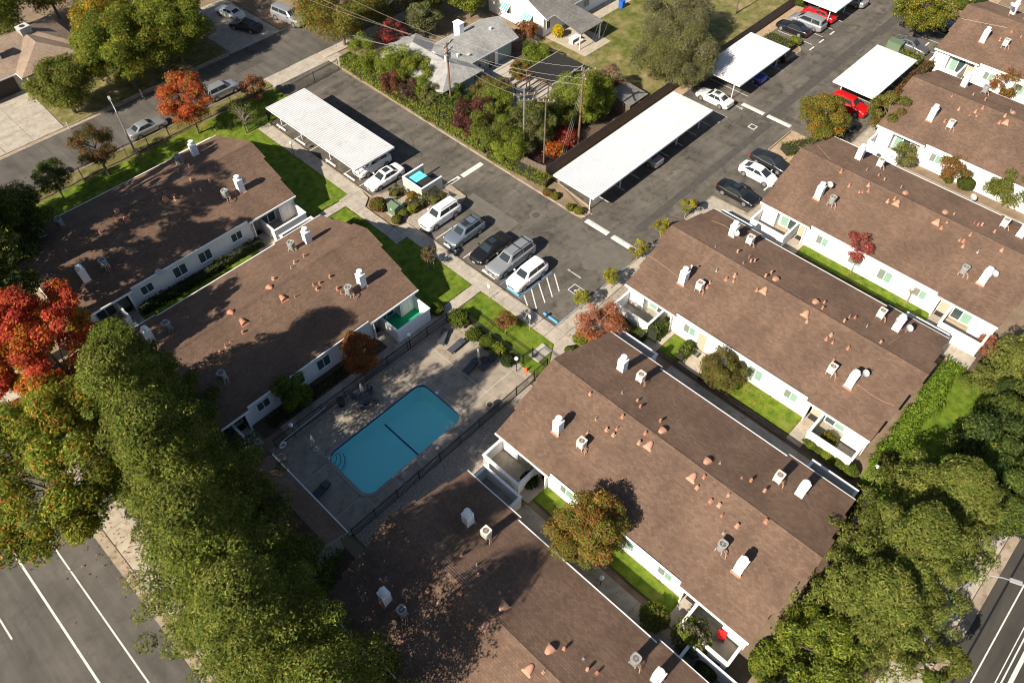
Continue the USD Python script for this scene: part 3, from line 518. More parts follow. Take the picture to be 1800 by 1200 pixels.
# ---------------------------------------------------------------- the apartment buildings
# local frame of a building: x = along the ridge from its end by the parking lot, y = across; every building holds four units
BLD = {}
def building(key, label, origin, rot, L, hw_m, hw_p, zr, ze=2.85, front=-1, carpet=False, back_detail=False):
    b = thing('apartment_building', label, 'building', (*origin, 0), rot)
    a = rad(rot); ca, sa = math.cos(a), math.sin(a)
    to_local = lambda p: np.array([(p[0] - origin[0]) * ca + (p[1] - origin[1]) * sa, -(p[0] - origin[0]) * sa + (p[1] - origin[1]) * ca])
    to_world = lambda x, y, z=0.0: np.array([origin[0] + x * ca - y * sa, origin[1] + x * sa + y * ca, z])
    hw = {-1: hw_m, 1: hw_p}; slope = {s: (zr - ze) / hw[s] for s in hw}
    zroof = lambda y: zr - abs(y) * slope[1 if y > 0 else -1]
    BLD[key] = dict(prim=b, L=L, to_local=to_local, to_world=to_world, zroof=zroof, rot=rot, hw=hw)
    along = abs(ca) > 0.7
    roof = MB(); exp = 0.18
    for s in (-1, 1):                                                    # shingle courses, each lapping over the next
        W, k = hw[s], slope[s]; n = int(W / exp); edges = np.r_[W - np.arange(n) * exp, 0.0]
        for t1, t0 in zip(edges[:-1], edges[1:]):
            tm = (t0 + t1) / 2; e0 = 0.0 if tm < 2.2 else (0.28 if tm < 5.1 else 0.48)
            spans = [(e0, L - e0)] if tm < W - 0.30 else [(e0, 6.2), (L - 6.2, L - e0)]
            for x0, x1 in spans:
                za, zb = zr - t1 * k + 0.034, zr - t0 * k + 0.003
                v = [(x0, s * t1, za), (x1, s * t1, za), (x1, s * t0, zb), (x0, s * t0, zb), (x0, s * t1, za - .036), (x1, s * t1, za - .036)]
                roof.add(v, [(0, 1, 2, 3), (0, 4, 5, 1)])
                roof.add([(x0, s * t1, za), (x0, s * t0, zb), (x0, s * t0, zb - .14), (x0, s * t1, za - .16)], [(0, 1, 2, 3)])
                roof.add([(x1, s * t1, za), (x1, s * t0, zb), (x1, s * t0, zb - .14), (x1, s * t1, za - .16)], [(0, 1, 2, 3)])
        for x0, x1, w_ in ((.48, L - .48, W - .30), (.48, 6.2, W), (L - 6.2, L - .48, W)):
            roof.add([(x0, s * .02, zr - .17), (x1, s * .02, zr - .17), (x1, s * w_, zr - w_ * k - .17), (x0, s * w_, zr - w_ * k - .17)], [(0, 1, 2, 3)])
    rf = obj('roof', roof, M['shingle_x' if along else 'shingle_y'], b)
    cap = MB(); n = int(L / .21)
    for i in range(n):
        x0, x1 = i * L / n, (i + 1) * L / n + .01
        v = []
        for x, d in ((x0, .012), (x1, .048)):
            for y in (-.16, 0, .16): v.append((x, y, zr - abs(y) * .33 + d))
        cap.add(v, [(0, 3, 4, 1), (1, 4, 5, 2)]); cap.add([v[3], v[4], v[5], (x1, .16, zr - .06), (x1, -.16, zr - .06)], [(0, 1, 2), (0, 2, 3), (0, 3, 4)])
    obj('ridge_cap', cap, M['shingle_x' if along else 'shingle_y'], rf)
    g = MB()
    for s in (-1, 1):                                                    # eave gutters, stepping out over the porches
        k, W = slope[s], hw[s]
        for x0, x1, w_ in ((6.22, L - 6.22, W - .30), (.48, 6.2, W), (L - 6.2, L - .48, W)):
            z = zr - w_ * k; y0, y1 = sorted((s * (w_ + .005), s * (w_ + .10)))
            g.box(x0, x1, y0, y1, z - .17, z + .005)
    obj('gutter', g, M['trim_white'], rf)
    bg = MB()
    for e, sg in ((0.48, 1), (L - .48, -1)):
        for s in (-1, 1):
            k, W = slope[s], hw[s]
            bg.add([(e + .02 * sg, 0, zr - .05), (e + .02 * sg, s * W, zr - W * k - .03), (e + .02 * sg, s * W, zr - W * k - .26), (e + .02 * sg, 0, zr - .28)], [(0, 1, 2, 3)])
    obj('barge_board', bg, M['trim_white'], rf)
    # walls
    tw, ti = {s: hw[s] - .52 for s in hw}, {s: hw[s] - 1.45 for s in hw}
    def side(s):
        a_, i_ = s * tw[s], s * ti[s]
        return [(.55, a_), (2.45, a_), (2.45, i_), (5.75, i_), (5.75, a_), (L - 5.75, a_), (L - 5.75, i_), (L - 2.45, i_), (L - 2.45, a_), (L - .55, a_)]
    wl = MB().prism(Polygon(side(1)[::-1] + side(-1)), 0, ze - .12)
    for x0, x1 in ((.55, .75), (L - .75, L - .55)):
        v = []
        for x in (x0, x1):
            v += [(x, -tw[-1], ze - .12), (x, tw[1], ze - .12), (x, 0, zr - .2)]
        wl.add(v, [(0, 1, 2), (3, 5, 4), (0, 3, 4), (0, 4, 1), (1, 4, 5), (1, 5, 2), (2, 5, 3), (2, 3, 0)])
    wall = obj('wall', wl, M['wall_white'], b)
    for s in (-1, 1):                                                    # patios, doors and windows
        for end in (0, 1):
            fx = (lambda x: x) if end == 0 else (lambda x: L - x)
            def bx(m_, xa, xb, ya, yb, z0, z1): xs_ = sorted((fx(xa), fx(xb))); ys_ = sorted((s * ya, s * yb)); return m_.box(xs_[0], xs_[1], ys_[0], ys_[1], z0, z1)
            po = hw[s] + 1.72
            pw = MB(); bx(pw, .72, 4.66, po - .1, po, 0, 1.68); bx(pw, .72, .82, tw[s], po - .1, 0, 1.68); bx(pw, 4.56, 4.66, ti[s], po - .1, 0, 1.68)
            p = obj('patio_wall', pw, M['wall_white'], b)
            pc = MB(); bx(pc, .66, 4.72, po - .16, po + .06, 1.68, 1.75); bx(pc, .66, .88, tw[s], po - .16, 1.68, 1.75); bx(pc, 4.50, 4.72, ti[s], po - .16, 1.68, 1.75)
            obj('wall_cap', pc, M['trim_white'], p)
            fl = MB(); bx(fl, .83, 4.55, ti[s] if False else tw[s] + .01, po - .11, .02, .10); bx(fl, 2.46, 4.55, ti[s] + .01, tw[s] + .009, .02, .10)
            obj('patio_floor', fl, M['green_carpet' if carpet and s == 1 and end == 0 else 'concrete'], b)
            d = MB(); bx(d, 4.82, 5.66, ti[s], ti[s] + .05, .12, 2.12); dr = obj('door', d, M['door_tan'], b)
            h = MB(); bx(h, 5.5, 5.55, ti[s] + .05, ti[s] + .1, 1.05, 1.12); obj('handle', h, M['metal_grey'], dr)
            mt = MB(); bx(mt, 4.9, 5.6, ti[s] + .15, ti[s] + .75, .125, .14); obj('door_mat', mt, M['door_mat'], b)
            pv = MB(); bx(pv, 4.7, 5.74, ti[s] + .005, po, .02, .12); obj('porch_slab', pv, M['concrete'], b)
            w = MB(); bx(w, 2.62, 4.46, ti[s], ti[s] + .05, .12, 2.12); wn = obj('sliding_window', w, M['trim_white'], b)
            for q, (xa, xb) in enumerate(((2.7, 3.5), (3.58, 4.38))):
                gl = MB(); bx(gl, xa, xb, ti[s] + .05, ti[s] + .056, .22, 2.02); obj('pane', gl, M['blind_green' if (s == front and q == 0 and key[0] == 'R') else 'pane_shade'], wn)
            cd = MB(); bx(cd, .75, 1.5, tw[s], tw[s] + .035, .12, 2.1); bx(cd, 1.54, 2.3, tw[s], tw[s] + .035, .12, 2.1); obj('closet_door', cd, M['closet_white'], b)
            ds = MB(); bx(ds, 5.9, 5.98, tw[s], tw[s] + .08, .1, ze - .2); obj('downspout', ds, M['trim_white'], b)
            jw = MB(); bx(jw, 5.75, 5.85, ti[s], hw[s] - .12, 0, ze - .14); obj('wing_wall', jw, M['wall_white'], b)
        for xc, w_, z0 in ((7.7, 1.15, 1.2), (11.4, 1.3, .95), (L - 11.1, 1.3, .95), (L - 7.6, 1.15, 1.2)):
            y0, y1 = sorted((s * tw[s], s * (tw[s] + .05))); f_ = MB().box(xc - w_ / 2 - .08, xc + w_ / 2 + .08, y0, y1, z0 - .08, 2.2)
            wn = obj('window', f_, M['trim_white'], b)
            for q, (xa, xb) in enumerate(((xc - w_ / 2, xc - .03), (xc + .03, xc + w_ / 2))):
                y0, y1 = sorted((s * (tw[s] + .05), s * (tw[s] + .056)))
                obj('pane', MB().box(xa, xb, y0, y1, z0, 2.12), M[('blind_grey', 'blind_green')[q] if key[0] == 'R' else 'pane_shade'], wn)
            y0, y1 = sorted((s * (tw[s] + .05), s * (tw[s] + .11))); obj('sill', MB().box(xc - w_ / 2 - .1, xc + w_ / 2 + .1, y0, y1, z0 - .12, z0 - .07), M['trim_white'], wn)
    return b

building('R1', 'white apartment building with long brown roof behind the wine red courtyard tree', (37.2, -6.85), -90, 25.6, 7.6, 7.6, 5.2)
building('R2', 'white apartment building in right centre, its tan doors facing a bright lawn', (18.05, -4.0), -90, 25.8, 7.3, 7.25, 5.1, carpet=False)
building('R3', 'white apartment building with brown roof beside the right end of the pool', (-2.0, -6.65), -90, 24.8, 7.35, 7.2, 5.22)
building('R4', 'white apartment building with brown roof cut off by the lower edge, half in tree shade', (-20.4, -7.5), -90, 25.2, 7.0, 7.05, 4.98)
building('R5', 'white apartment building with brown roof at the upper right, behind the red car', (58.0, -9.3), -90, 25.6, 7.75, 7.9, 5.3)
building('R6', 'white apartment building with brown top right corner roof', (78.9, -6.9), -90, 25.6, 8.3, 8.3, 5.3)
building('L1', 'white apartment building with brown roof by the street fence, dappled with tree shade', (-2.75, 35.72), 180, 25.3, 7.5, 7.42, 5.5, front=1)
building('L2', 'white apartment building with brown roof and green carpeted patio beside the pool', (-2.75, 16.5), 180, 25.3, 7.45, 7.42, 5.45, front=1, carpet=True)

_b = BLD['R2']['prim']; _y = -6.78                                      # the extra door in the middle of the courtyard wall
_d = obj('door', MB().box(8.72, 9.56, _y - .05, _y, .12, 2.12), M['door_tan'], _b); obj('handle', MB().box(9.42, 9.48, _y - .1, _y - .05, 1.05, 1.12), M['metal_grey'], _d); obj('door_frame', MB().box(8.64, 8.715, _y - .07, _y, .12, 2.2).box(9.565, 9.64, _y - .07, _y, .12, 2.2), M['trim_white'], _b)
for k in range(5): obj('mat_stripe', MB().box(8.65 + k * .2, 8.84 + k * .2, _y - 1.0, _y - .35, .135, .15), M['door_mat' if k % 2 == 0 else 'green_box'], _b)
def on_roof(key, px, py):
    b = BLD[key]; z = 4.0
    for _ in range(25):
        w = G(px, py, z); l = b['to_local'](w); z = b['zroof'](l[1])
    return l[0], l[1], z
CHIM = {'R3': [(981, 766), (1094, 656), (1300, 1013), (1409, 877)], 'R2': [(1289, 419), (1201, 503), (1578, 585), (1495, 685)], 'R4': [(823, 927), (678, 1067), (1156, 1207)],
        'R1': [(1439, 353), (1511, 283), (1796, 420), (1728, 503)], 'R5': [(1637, 215), (1696, 155)], 'R6': [(1729, 77), (1782, 27)],
        'L1': [(423, 341), (342, 276), (150, 499), (71, 420)], 'L2': [(636, 508), (540, 430), (263, 605)]}
HOODS = {'R3': [(1163, 758), (1142, 782), (1242, 812), (1218, 838)], 'R2': [(1362, 492), (1344, 510), (1432, 532), (1417, 551)], 'R4': [(884, 1067), (853, 1100), (965, 1143), (931, 1175)],
         'R1': [(1590, 341), (1577, 357), (1660, 375), (1647, 390)], 'R5': [(1779, 200), (1769, 215)], 'R6': [],
         'L1': [(290, 350), (272, 337), (206, 372), (222, 386)], 'L2': [(475, 506), (497, 524), (407, 550), (427, 566)]}
PIPES = {'R3': [(1037, 693), (1093, 692), (1120, 705), (1125, 716), (1047, 738), (1094, 733), (1066, 756), (1084, 754), (1078, 765), (1160, 741), (1033, 761), (1134, 762), (1123, 779), (1265, 815), (1225, 857), (1237, 839), (1280, 871), (1249, 881), (1264, 888), (1268, 907), (1295, 925), (1346, 917), (1303, 841), (1319, 846), (1343, 864), (1271, 938)],
         'R2': [(1296, 444), (1316, 454), (1319, 461), (1326, 460), (1306, 464), (1355, 481), (1345, 487), (1259, 477), (1291, 486), (1276, 492), (1289, 495), (1330, 511), (1418, 566), (1257, 435), (1448, 533), (1445, 543), (1492, 559), (1502, 560), (1483, 566), (1523, 575), (1460, 590), (1452, 597), (1463, 603), (1490, 613), (1547, 603), (1465, 633), (1247, 498), (1243, 505)],
         'R4': [(811, 977), (838, 994), (841, 1011), (853, 1002), (878, 1042), (752, 1038), (772, 1060), (790, 1062), (782, 1071), (810, 1042), (844, 1072), (826, 1100), (991, 1141), (1025, 1158), (1032, 1177), (1049, 1183), (955, 1181), (744, 986)],
         'R1': [(1492, 328), (1510, 339), (1526, 337), (1526, 327), (1516, 338), (1560, 355), (1572, 351), (1523, 300), (1544, 310), (1554, 317), (1583, 331), (1676, 378), (1654, 402), (1664, 392), (1718, 397), (1725, 397), (1712, 393), (1747, 409), (1705, 414), (1686, 423), (1693, 425), (1692, 434), (1718, 444), (1760, 441), (1478, 303)],
         'R5': [(1685, 193), (1704, 203), (1714, 198), (1727, 191), (1716, 205), (1756, 217), (1766, 205), (1776, 195), (1710, 168), (1731, 177), (1673, 170), (1660, 215)],
         'R6': [(1778, 57), (1794, 66), (1773, 28), (1757, 72), (1798, 35)],
         'L1': [(333, 293), (380, 294), (336, 318), (369, 320), (353, 335), (341, 336), (314, 302), (278, 326), (308, 351), (206, 389), (116, 441), (177, 410)],
         'L2': [(580, 488), (551, 502), (562, 499), (557, 509), (519, 523), (482, 492), (593, 509), (600, 516), (535, 452), (518, 463), (512, 472), (480, 492), (427, 585), (397, 610), (387, 620), (362, 632), (405, 603)]}
for key, lst in CHIM.items():
    b = BLD[key]
    for p in lst:
        x, y, z = on_roof(key, *p)
        # the surveyed point is the corner nearest the camera
        if key[0] == 'R': cx, cy = x + .31, y + .31
        else: cx, cy = x - .31, y - .31
        if key[0] == 'R': cx = x - .31
        z = b['zroof'](cy); zt = z + 1.40
        m_ = MB(); m_.box(cx - .31, cx + .31, cy - .31, cy + .31, z - .35, zt)
        ch = obj('chimney', m_, M['chimney_white'], b['prim'])
        m_ = MB(); m_.box(cx - .345, cx + .345, cy - .345, cy + .345, zt, zt + .045)
        for sx in (-1, 1):
            for sy in (-1, 1): m_.box(cx + sx * .30 - .022, cx + sx * .30 + .022, cy + sy * .30 - .022, cy + sy * .30 + .022, z - .1, zt)
        obj('chimney_cap', m_, M['trim_white'], ch)
        m_ = MB(); m_.cyl(cx, cy, zt + .045, zt + .24, .20, n=18); m_.cyl(cx, cy, zt + .24, zt + .44, .27, n=18); m_.tube([(cx, cy, zt + .44), (cx, cy, zt + .48)], [.27, .10], 18); obj('flue_hood', m_, M['trim_white'], ch)
        s = 1 if cy > 0 else -1; k = (b['zroof'](cy) - b['zroof'](cy + s * .5)) / .5
        m_ = MB(); ya, yb = cy + s * .30, cy + s * .47
        m_.add([(cx - .4, ya, b['zroof'](ya) + .05), (cx + .4, ya, b['zroof'](ya) + .05), (cx + .4, yb, b['zroof'](yb) + .04), (cx - .4, yb, b['zroof'](yb) + .04), (cx - .4, ya, b['zroof'](ya) + .2), (cx + .4, ya, b['zroof'](ya) + .2)], [(0, 1, 2, 3), (0, 1, 5, 4)])
        obj('flashing', m_, M['flashing'], ch)
for key, pts in (('R2', [(1507, 676), (1530, 694), (1552, 706), (1572, 714)]), ('R2', [(1300, 419), (1275, 398), (1250, 388)]), ('R2', [(1195, 490), (1170, 470), (1143, 452)]), ('R1', [(1475, 303), (1458, 280), (1436, 256)]), ('R6', [(1770, 50), (1740, 44), (1690, 34)]), ('R2', [(1594, 585), (1562, 604), (1545, 632)])):
    q = [BLD[key]['to_local'](G(*p, 4.0)) for p in pts]; q = [on_roof(key, *p) for p in pts]
    u = np.linspace(0, len(q) - 1, 14); P_ = np.array([[np.interp(t_, range(len(q)), [v_[i] for v_ in q]) for i in range(3)] for t_ in u]); P_[:, 2] += .06
    obj('roof_cable', MB().tube(P_, .014, 4), M['dish_grey' if key == 'R6' else 'flashing_pale'], BLD[key]['prim'])
r_ = np.random.default_rng(3)
for key, lst in PIPES.items():
    b = BLD[key]
    for i, p in enumerate(lst):
        x, y, z = on_roof(key, *p); s = 1 if y > 0 else -1; q_ = r_.uniform(.82, 1.2)
        big = (i * 7 + len(key)) % 3 != 0; w_ = .125 if big else .085; r = .062 if big else .03; h = (.24 if big else .34) * q_; r *= q_; w_ *= r_.uniform(.85, 1.2)
        z0, z1 = b['zroof'](y - s * w_) + .028, b['zroof'](y + s * w_ * 1.3) + .028
        m_ = MB(); m_.add([(x - w_, y - s * w_, z0), (x + w_, y - s * w_, z0), (x + w_, y + s * w_ * 1.3, z1), (x - w_, y + s * w_ * 1.3, z1)], [(0, 1, 2, 3)])
        m_.tube([(x, y, z - .02), (x, y, z + .12), (x, y, z + h)], [r * 1.9, r * 1.05, r], 10)
        if big: m_.cyl(x, y, z + h, z + h + .09, r * 1.6, r * 1.5, 10)
        obj('vent_pipe', m_, M[('flashing_pale', 'flashing', 'flashing_pale', 'metal_grey' if not big else 'flashing')[(i + len(lst)) % 4]], b['prim'])
for key, lst in HOODS.items():
    b = BLD[key]
    for p in lst:
        x, y, z = on_roof(key, *p); s = 1 if y > 0 else -1
        m_ = MB(); n = 10; rows = []
        for q, (dy, R, hh) in enumerate(((.30, .31, .29), (.04, .27, .27), (-.20, .19, .20), (-.34, .09, .06))):
            yy = y + s * dy; rows.append([(x + R * math.cos(a), yy, b['zroof'](yy) + .02 + hh * math.sin(a) ** .8) for a in np.linspace(0, math.pi, n)])
        v = np.array(rows).reshape(-1, 3); f = [(i * n + k, i * n + k + 1, (i + 1) * n + k + 1, (i + 1) * n + k) for i in range(3) for k in range(n - 1)]
        m_.add(v, f); m_.add(np.vstack([v[:n], [(x, y + s * .30, b['zroof'](y + s * .30) + .02)]]), [(k, k + 1, n) for k in range(n - 1)])
        y0, y1 = y + s * .28, y + s * .42
        m_.add([(x - .37, y0, b['zroof'](y0) + .035), (x + .37, y0, b['zroof'](y0) + .035), (x + .37, y1, b['zroof'](y1) + .03), (x - .37, y1, b['zroof'](y1) + .03)], [(0, 1, 2, 3)])
        obj('roof_vent', m_, M['flashing_pale' if key[0] == 'R' else 'flashing'], b['prim'], smooth=40)

# air conditioners: one of each kind with its parts, then copies
def make_ac(name, m1, m2, rounded):
    t = thing(name, None, 'air conditioner', (0, 0, 0), 0, 'air conditioners on the brown roofs')
    body = MB()
    body.prism(Polygon(rrect(-.31, .31, -.31, .31, .20 if rounded else .06, 5)), .28, .98); obj('cabinet', body, M[m1], t)
    r = MB(); 
    for k in range(5): r.prism(Polygon(rrect(-.316, .316, -.316, .316, .2 if rounded else .065, 5)), .36 + k * .12, .385 + k * .12)
    obj('louvre', r, M[m2], t)
    tp = MB(); tp.prism(Polygon(rrect(-.33, .33, -.33, .33, .2 if rounded else .07, 5)).difference(Polygon([(.235 * math.cos(a), .235 * math.sin(a)) for a in np.linspace(0, 2 * math.pi, 20)[:-1]])), .98, 1.03); obj('top_rim', tp, M[m1], t)
    fg = MB(); fg.cyl(0, 0, .94, .985, .235, n=20); obj('fan_opening', fg, M['ac_dark' if rounded else 'rust'], t)
    gr = MB()
    for R in (.08, .16, .225): gr.tube([(R * math.cos(a), R * math.sin(a), 1.0) for a in np.linspace(0, 2 * math.pi, 17)], .008, 4, False)
    for a in np.linspace(0, math.pi, 4)[:-1]: gr.tube([(-.23 * math.cos(a), -.23 * math.sin(a), 1.0), (.23 * math.cos(a), .23 * math.sin(a), 1.0)], .008, 4)
    obj('fan_grille', gr, M['metal_grey'], t)
    for sx in (-1, 1):
        for sy in (-1, 1): obj('leg', MB().box(sx * .25 - .03, sx * .25 + .03, sy * .25 - .03, sy * .25 + .03, -.25, .28), M['metal_grey'], t)
    c = MB(); c.tube([(-.1, -.31, .4), (-.12, -.5, .36), (-.3, -.62, .15), (-.35, -.65, -.05)], .03, 6); c.tube([(.05, -.31, .4), (.05, -.45, .3), (-.1, -.62, .12), (-.12, -.66, -.05)], .022, 6); obj('conduit', c, M['flashing_pale'], t)
    return t
BN = {'R1': 'roof behind the wine red tree', 'R2': 'roof right of centre', 'R3': 'roof right of the pool', 'R4': 'bottom edge roof', 'R5': 'roof behind the red car', 'R6': 'top right corner roof', 'L1': 'street side roof', 'L2': 'roof left of the pool'}
ACS = {'R3': [((1022, 794), 'lower slope, far end'), ((1126, 675), 'upper slope, far end'), ((1267, 975), 'lower slope, near end'), ((1368, 852), 'upper slope, near end')],
       'R2': [((1318, 433), 'upper slope, far end'), ((1229, 516), 'lower slope, far end'), ((1548, 563), 'upper slope, near end'), ((1460, 663), 'lower slope, near end')],
       'R4': [((855, 950), 'upper slope at the shadow edge'), ((708, 1090), 'shaded lower slope'), ((1116, 1174), 'sunlit upper slope')],
       'R1': [((1461, 365), 'lower slope, far end'), ((1547, 297), 'upper slope, far end'), ((1765, 403), 'upper slope, near end'), ((1692, 488), 'lower slope, near end')],
       'R5': [((1669, 231), 'slope facing the lawn'), ((1731, 167), 'upper edge by the gutter')], 'R6': [((1766, 87), 'sunlit slope')],
       'L1': [((398, 354), 'lower slope beside the dish chimney'), ((315, 290), 'street side near the red tree'), ((185, 476), 'lower slope by the courtyard'), ((106, 403), 'street side at the shaded end')],
       'L2': [((614, 524), 'pool side slope, far end'), ((513, 443), 'upper slope, far end'), ((295, 585), 'shaded end near the evergreens'), ((393, 675), 'shaded pool side slope')]}
ac0 = {}
for key, lst in ACS.items():
    b = BLD[key]
    for i, (p, where) in enumerate(lst):
        x, y, z = on_roof(key, *p); x, y = (x - .25, y + .25) if key[0] == 'R' else (x - .25, y - .25)
        w = b['to_world'](x, y, b['zroof'](y) + .03)
        rounded = key[0] == 'L' or (key, i) in (('R3', 2), ('R1', 0), ('R1', 3), ('R4', 1), ('R4', 2), ('R5', 1))
        kind = 'rooftop_air_conditioner' if not rounded else 'round_air_conditioner'
        lab = ('beige box' if not rounded else 'grey rounded') + f' air conditioner on the {BN[key]}, {where}'
        if kind not in ac0:
            a = ac0[kind] = make_ac(kind, 'ac_beige' if not rounded else 'ac_grey', 'ac_dark' if rounded else 'ac_beige', rounded)
            a.GetAttribute('xformOp:translate').Set(Gf.Vec3d(*map(float, w))); a.SetCustomDataByKey('label', lab); a.GetAttribute('xformOp:rotateZ').Set(0.0 if key[0] == 'R' else 25.0)
        else: dup(ac0[kind], w, 0 if key[0] == 'R' else 25, lab)

def dish(p, z, label, r=.38, pole=0.5):
    w = G(*p, z); t = thing('satellite_dish', label, 'satellite dish', w, 0, 'satellite dishes')
    d = np.array([-.15, -.45, .85]); d /= np.linalg.norm(d); a = np.cross(d, [0, 0, 1]); a /= np.linalg.norm(a); c = np.cross(d, a)
    m_ = MB(); rows = []
    for q in range(5): rr = r * q / 4; rows.append([d * (.10 * (q / 4) ** 2) + a * rr * math.cos(u) + c * rr * .9 * math.sin(u) for u in np.linspace(0, 2 * math.pi, 17)[:-1]])
    v = np.array(rows).reshape(-1, 3); f = [(i * 16 + k, i * 16 + (k + 1) % 16, (i + 1) * 16 + (k + 1) % 16, (i + 1) * 16 + k) for i in range(4) for k in range(16)]
    m_.add(v, f); obj('reflector', m_, M['dish_grey'], t, smooth=True)
    m_ = MB(); m_.tube([(0, 0, 0), tuple(-d * .12), (-.1, .1, -pole)], .02, 6); obj('mount', m_, M['metal_grey'], t)
    m_ = MB(); m_.tube([tuple(-c * r * .8), tuple(d * .45)], .012, 5); m_.ball(tuple(d * .46), .05, 1); obj('feed_arm', m_, M['metal_grey'], t)
dish((1293, 410), 4.6, 'pale satellite dish on the far chimney of the right of centre roof'); dish((1578, 563), 5.4, 'smaller dish left of the near chimney on the right of centre roof', .28)
dish((1598, 577), 4.6, 'larger dish right of the near chimney on the right of centre roof', .36); dish((1521, 656), 5.0, 'grey dish on the chimney above the plant filled patio', .34)
dish((1458, 325), 5.2, 'round dish beside the chimney above the white hatchback'); dish((1748, 481), 5.2, 'grey dish on the chimney near the bare courtyard tree'); dish((1710, 347), 1.4, 'white dish on a short pole on the bare ground by the round clipped bush', .42, 1.4)
dish((427, 318), 5.0, 'white dish on the chimney nearest the white patio of the street side building', .34); dish((279, 478), 3.2, 'thin grey dish on the gutter above the dark courtyard hedge', .34); dish((1779, 9), 6.0, 'dish on the topmost chimney in the top right corner')
t = thing('antenna_pole', 'short white antenna pole beside a white chimney right of the parking row', 'antenna', on := BLD['R2']['to_world'](*on_roof('R2', 1210, 490)[:2], on_roof('R2', 1210, 490)[2] - .05))
obj('mast', MB().tube([(0, 0, 0), (0, 0, 1.7)], .035, 8), M['chimney_white'], t); obj('cap', MB().ball((0, 0, 1.75), (.09, .09, .1)), M['trim_white'], t)

# pool house behind the deck
t = thing('pool_house', 'low pool house with pale eave line and beige gable wall under the tall evergreens', 'building', (0, 0, 0))
m_ = MB(); m_.add([(-22.95, -5.1, 2.52), (-22.95, 4.4, 2.52), (-24.7, 4.4, 3.25), (-24.7, -5.1, 3.25)], [(0, 1, 2, 3)]); m_.add([(-26.0, -5.1, 2.6), (-26.0, 4.4, 2.6), (-24.7, 4.4, 3.25), (-24.7, -5.1, 3.25)], [(0, 3, 2, 1)])
m_.add([(-22.95, -5.1, 2.42), (-22.95, 4.4, 2.42), (-24.7, 4.4, 3.12), (-24.7, -5.1, 3.12)], [(0, 3, 2, 1)]); m_.add([(-26.0, -5.1, 2.45), (-26.0, 4.4, 2.45), (-24.7, 4.4, 3.12), (-24.7, -5.1, 3.12)], [(0, 1, 2, 3)]); obj('roof', m_, M['shingle_y'], t)
m_ = MB(); m_.box(-25.8, -23.5, -4.85, 4.2, 0, 2.5)
m_.add([(-25.85, -4.86, 2.5), (-23.45, -4.86, 2.5), (-24.7, -4.86, 3.08)], [(0, 1, 2)]); obj('wall', m_, M['fence_beige'], t)
obj('gutter', MB().box(-22.945, -22.84, -5.1, 4.4, 2.36, 2.54), M['trim_white'], t)
m_ = MB(); m_.add([(-22.95, -5.12, 2.54), (-24.7, -5.12, 3.27), (-24.7, -5.12, 3.05), (-22.95, -5.12, 2.33)], [(0, 1, 2, 3)]); m_.add([(-26, -5.12, 2.62), (-24.7, -5.12, 3.27), (-24.7, -5.12, 3.05), (-26, -5.12, 2.4)], [(0, 3, 2, 1)]); obj('barge_board', m_, M['fence_beige'], t)
for y in (-4.3, -1.2, 1.6, 4.1): obj('post', MB().box(-23.1, -23.0, y, y + .1, 0, 2.45), M['fence_beige'], t)
# ---------------------------------------------------------------- carports
def carport(x0, x1, y0, y1, ribs, label, z=2.5, posts=(), drop=0.0, beam_y=None):
    t = thing('carport', label, 'carport', (x0, y0, 0), 0, 'white metal carports over the stalls')
    W, D = x1 - x0, y1 - y0; m_ = MB(); per = .34
    L, C = (W, D) if ribs == 'y' else (D, W)                              # ribs run across: 'y' means ribs parallel to y
    n = int(L / per); prof = []
    for i in range(n):
        a = L * i / n; p = L / n; prof += [(a, 0), (a + p * .52, 0), (a + p * .60, .055), (a + p * .92, .055)]
    prof.append((L, 0)); P = np.array(prof)
    for c0, c1 in ((0, C),):
        v0 = [(u, c0, z + h) for u, h in P]; v1 = [(u, c1, z + h + drop) for u, h in P]
        if ribs == 'x': v0 = [(b, a, c) for a, b, c in v0]; v1 = [(b, a, c) for a, b, c in v1]
        k = len(P); m_.add(np.vstack([v0, v1]), [(i, i + 1, k + i + 1, k + i) for i in range(k - 1)])
    obj('roof_sheet', m_, M['carport_metal'], t)
    m_ = MB(); m_.box(-.03, W + .03, -.06, 0, z - .16, z + .03); m_.box(-.03, W + .03, D, D + .06, z - .16 + drop, z + .03 + drop); m_.box(-.06, -.031, -.06, D + .06, z - .16, z + .03); m_.box(W + .031, W + .06, -.06, D + .06, z - .16, z + .03)
    obj('edge_trim', m_, M['carport_metal'], t)
    m_ = MB()
    if ribs == 'y':
        for yy in (.9, D - 1.1): m_.box(.2, W - .2, yy, yy + .12, z - .22, z - .02)
    else:
        for xx in (.9, W - 1.1): m_.box(xx, xx + .12, .2, D - .2, z - .22, z - .02)
    obj('beam', m_, M['metal_grey'], t)
    for px, py in posts: obj('post', MB().box(px - .06, px + .06, py - .06, py + .06, 0, z - .2), M['carport_metal'], t)
    return t
carport(3.95, 9.45, 27.4, 44.0, 'x', 'cream white ribbed carport beside the gated driveway at the upper left', 2.55, [(1.05, y) for y in (1.0, 6.4, 11.8, 15.9)])
carport(18.2, 39.8, 5.6, 11.2, 'y', 'longest white ribbed carport along the dark board fence in the middle', 2.6, [(x, 1.0) for x in (.8, 6, 11.3, 16.5, 21)])
carport(46.4, 57.9, 6.1, 11.9, 'y', 'carport with tree shade across its roof under the big grey green tree', 2.6, [(x, 1.0) for x in (.6, 5.5, 11)])
carport(55.2, 66.6, -6.9, -1.6, 'y', 'flat bright white carport behind the red car', 2.6, [(x, 4.3) for x in (.6, 5.5, 11)])
carport(70.6, 92.0, 6.5, 12.2, 'y', 'white carport cut off by the top edge above the red sedan', 2.6, [(x, 1.0) for x in (.6, 5.5, 11, 16)])

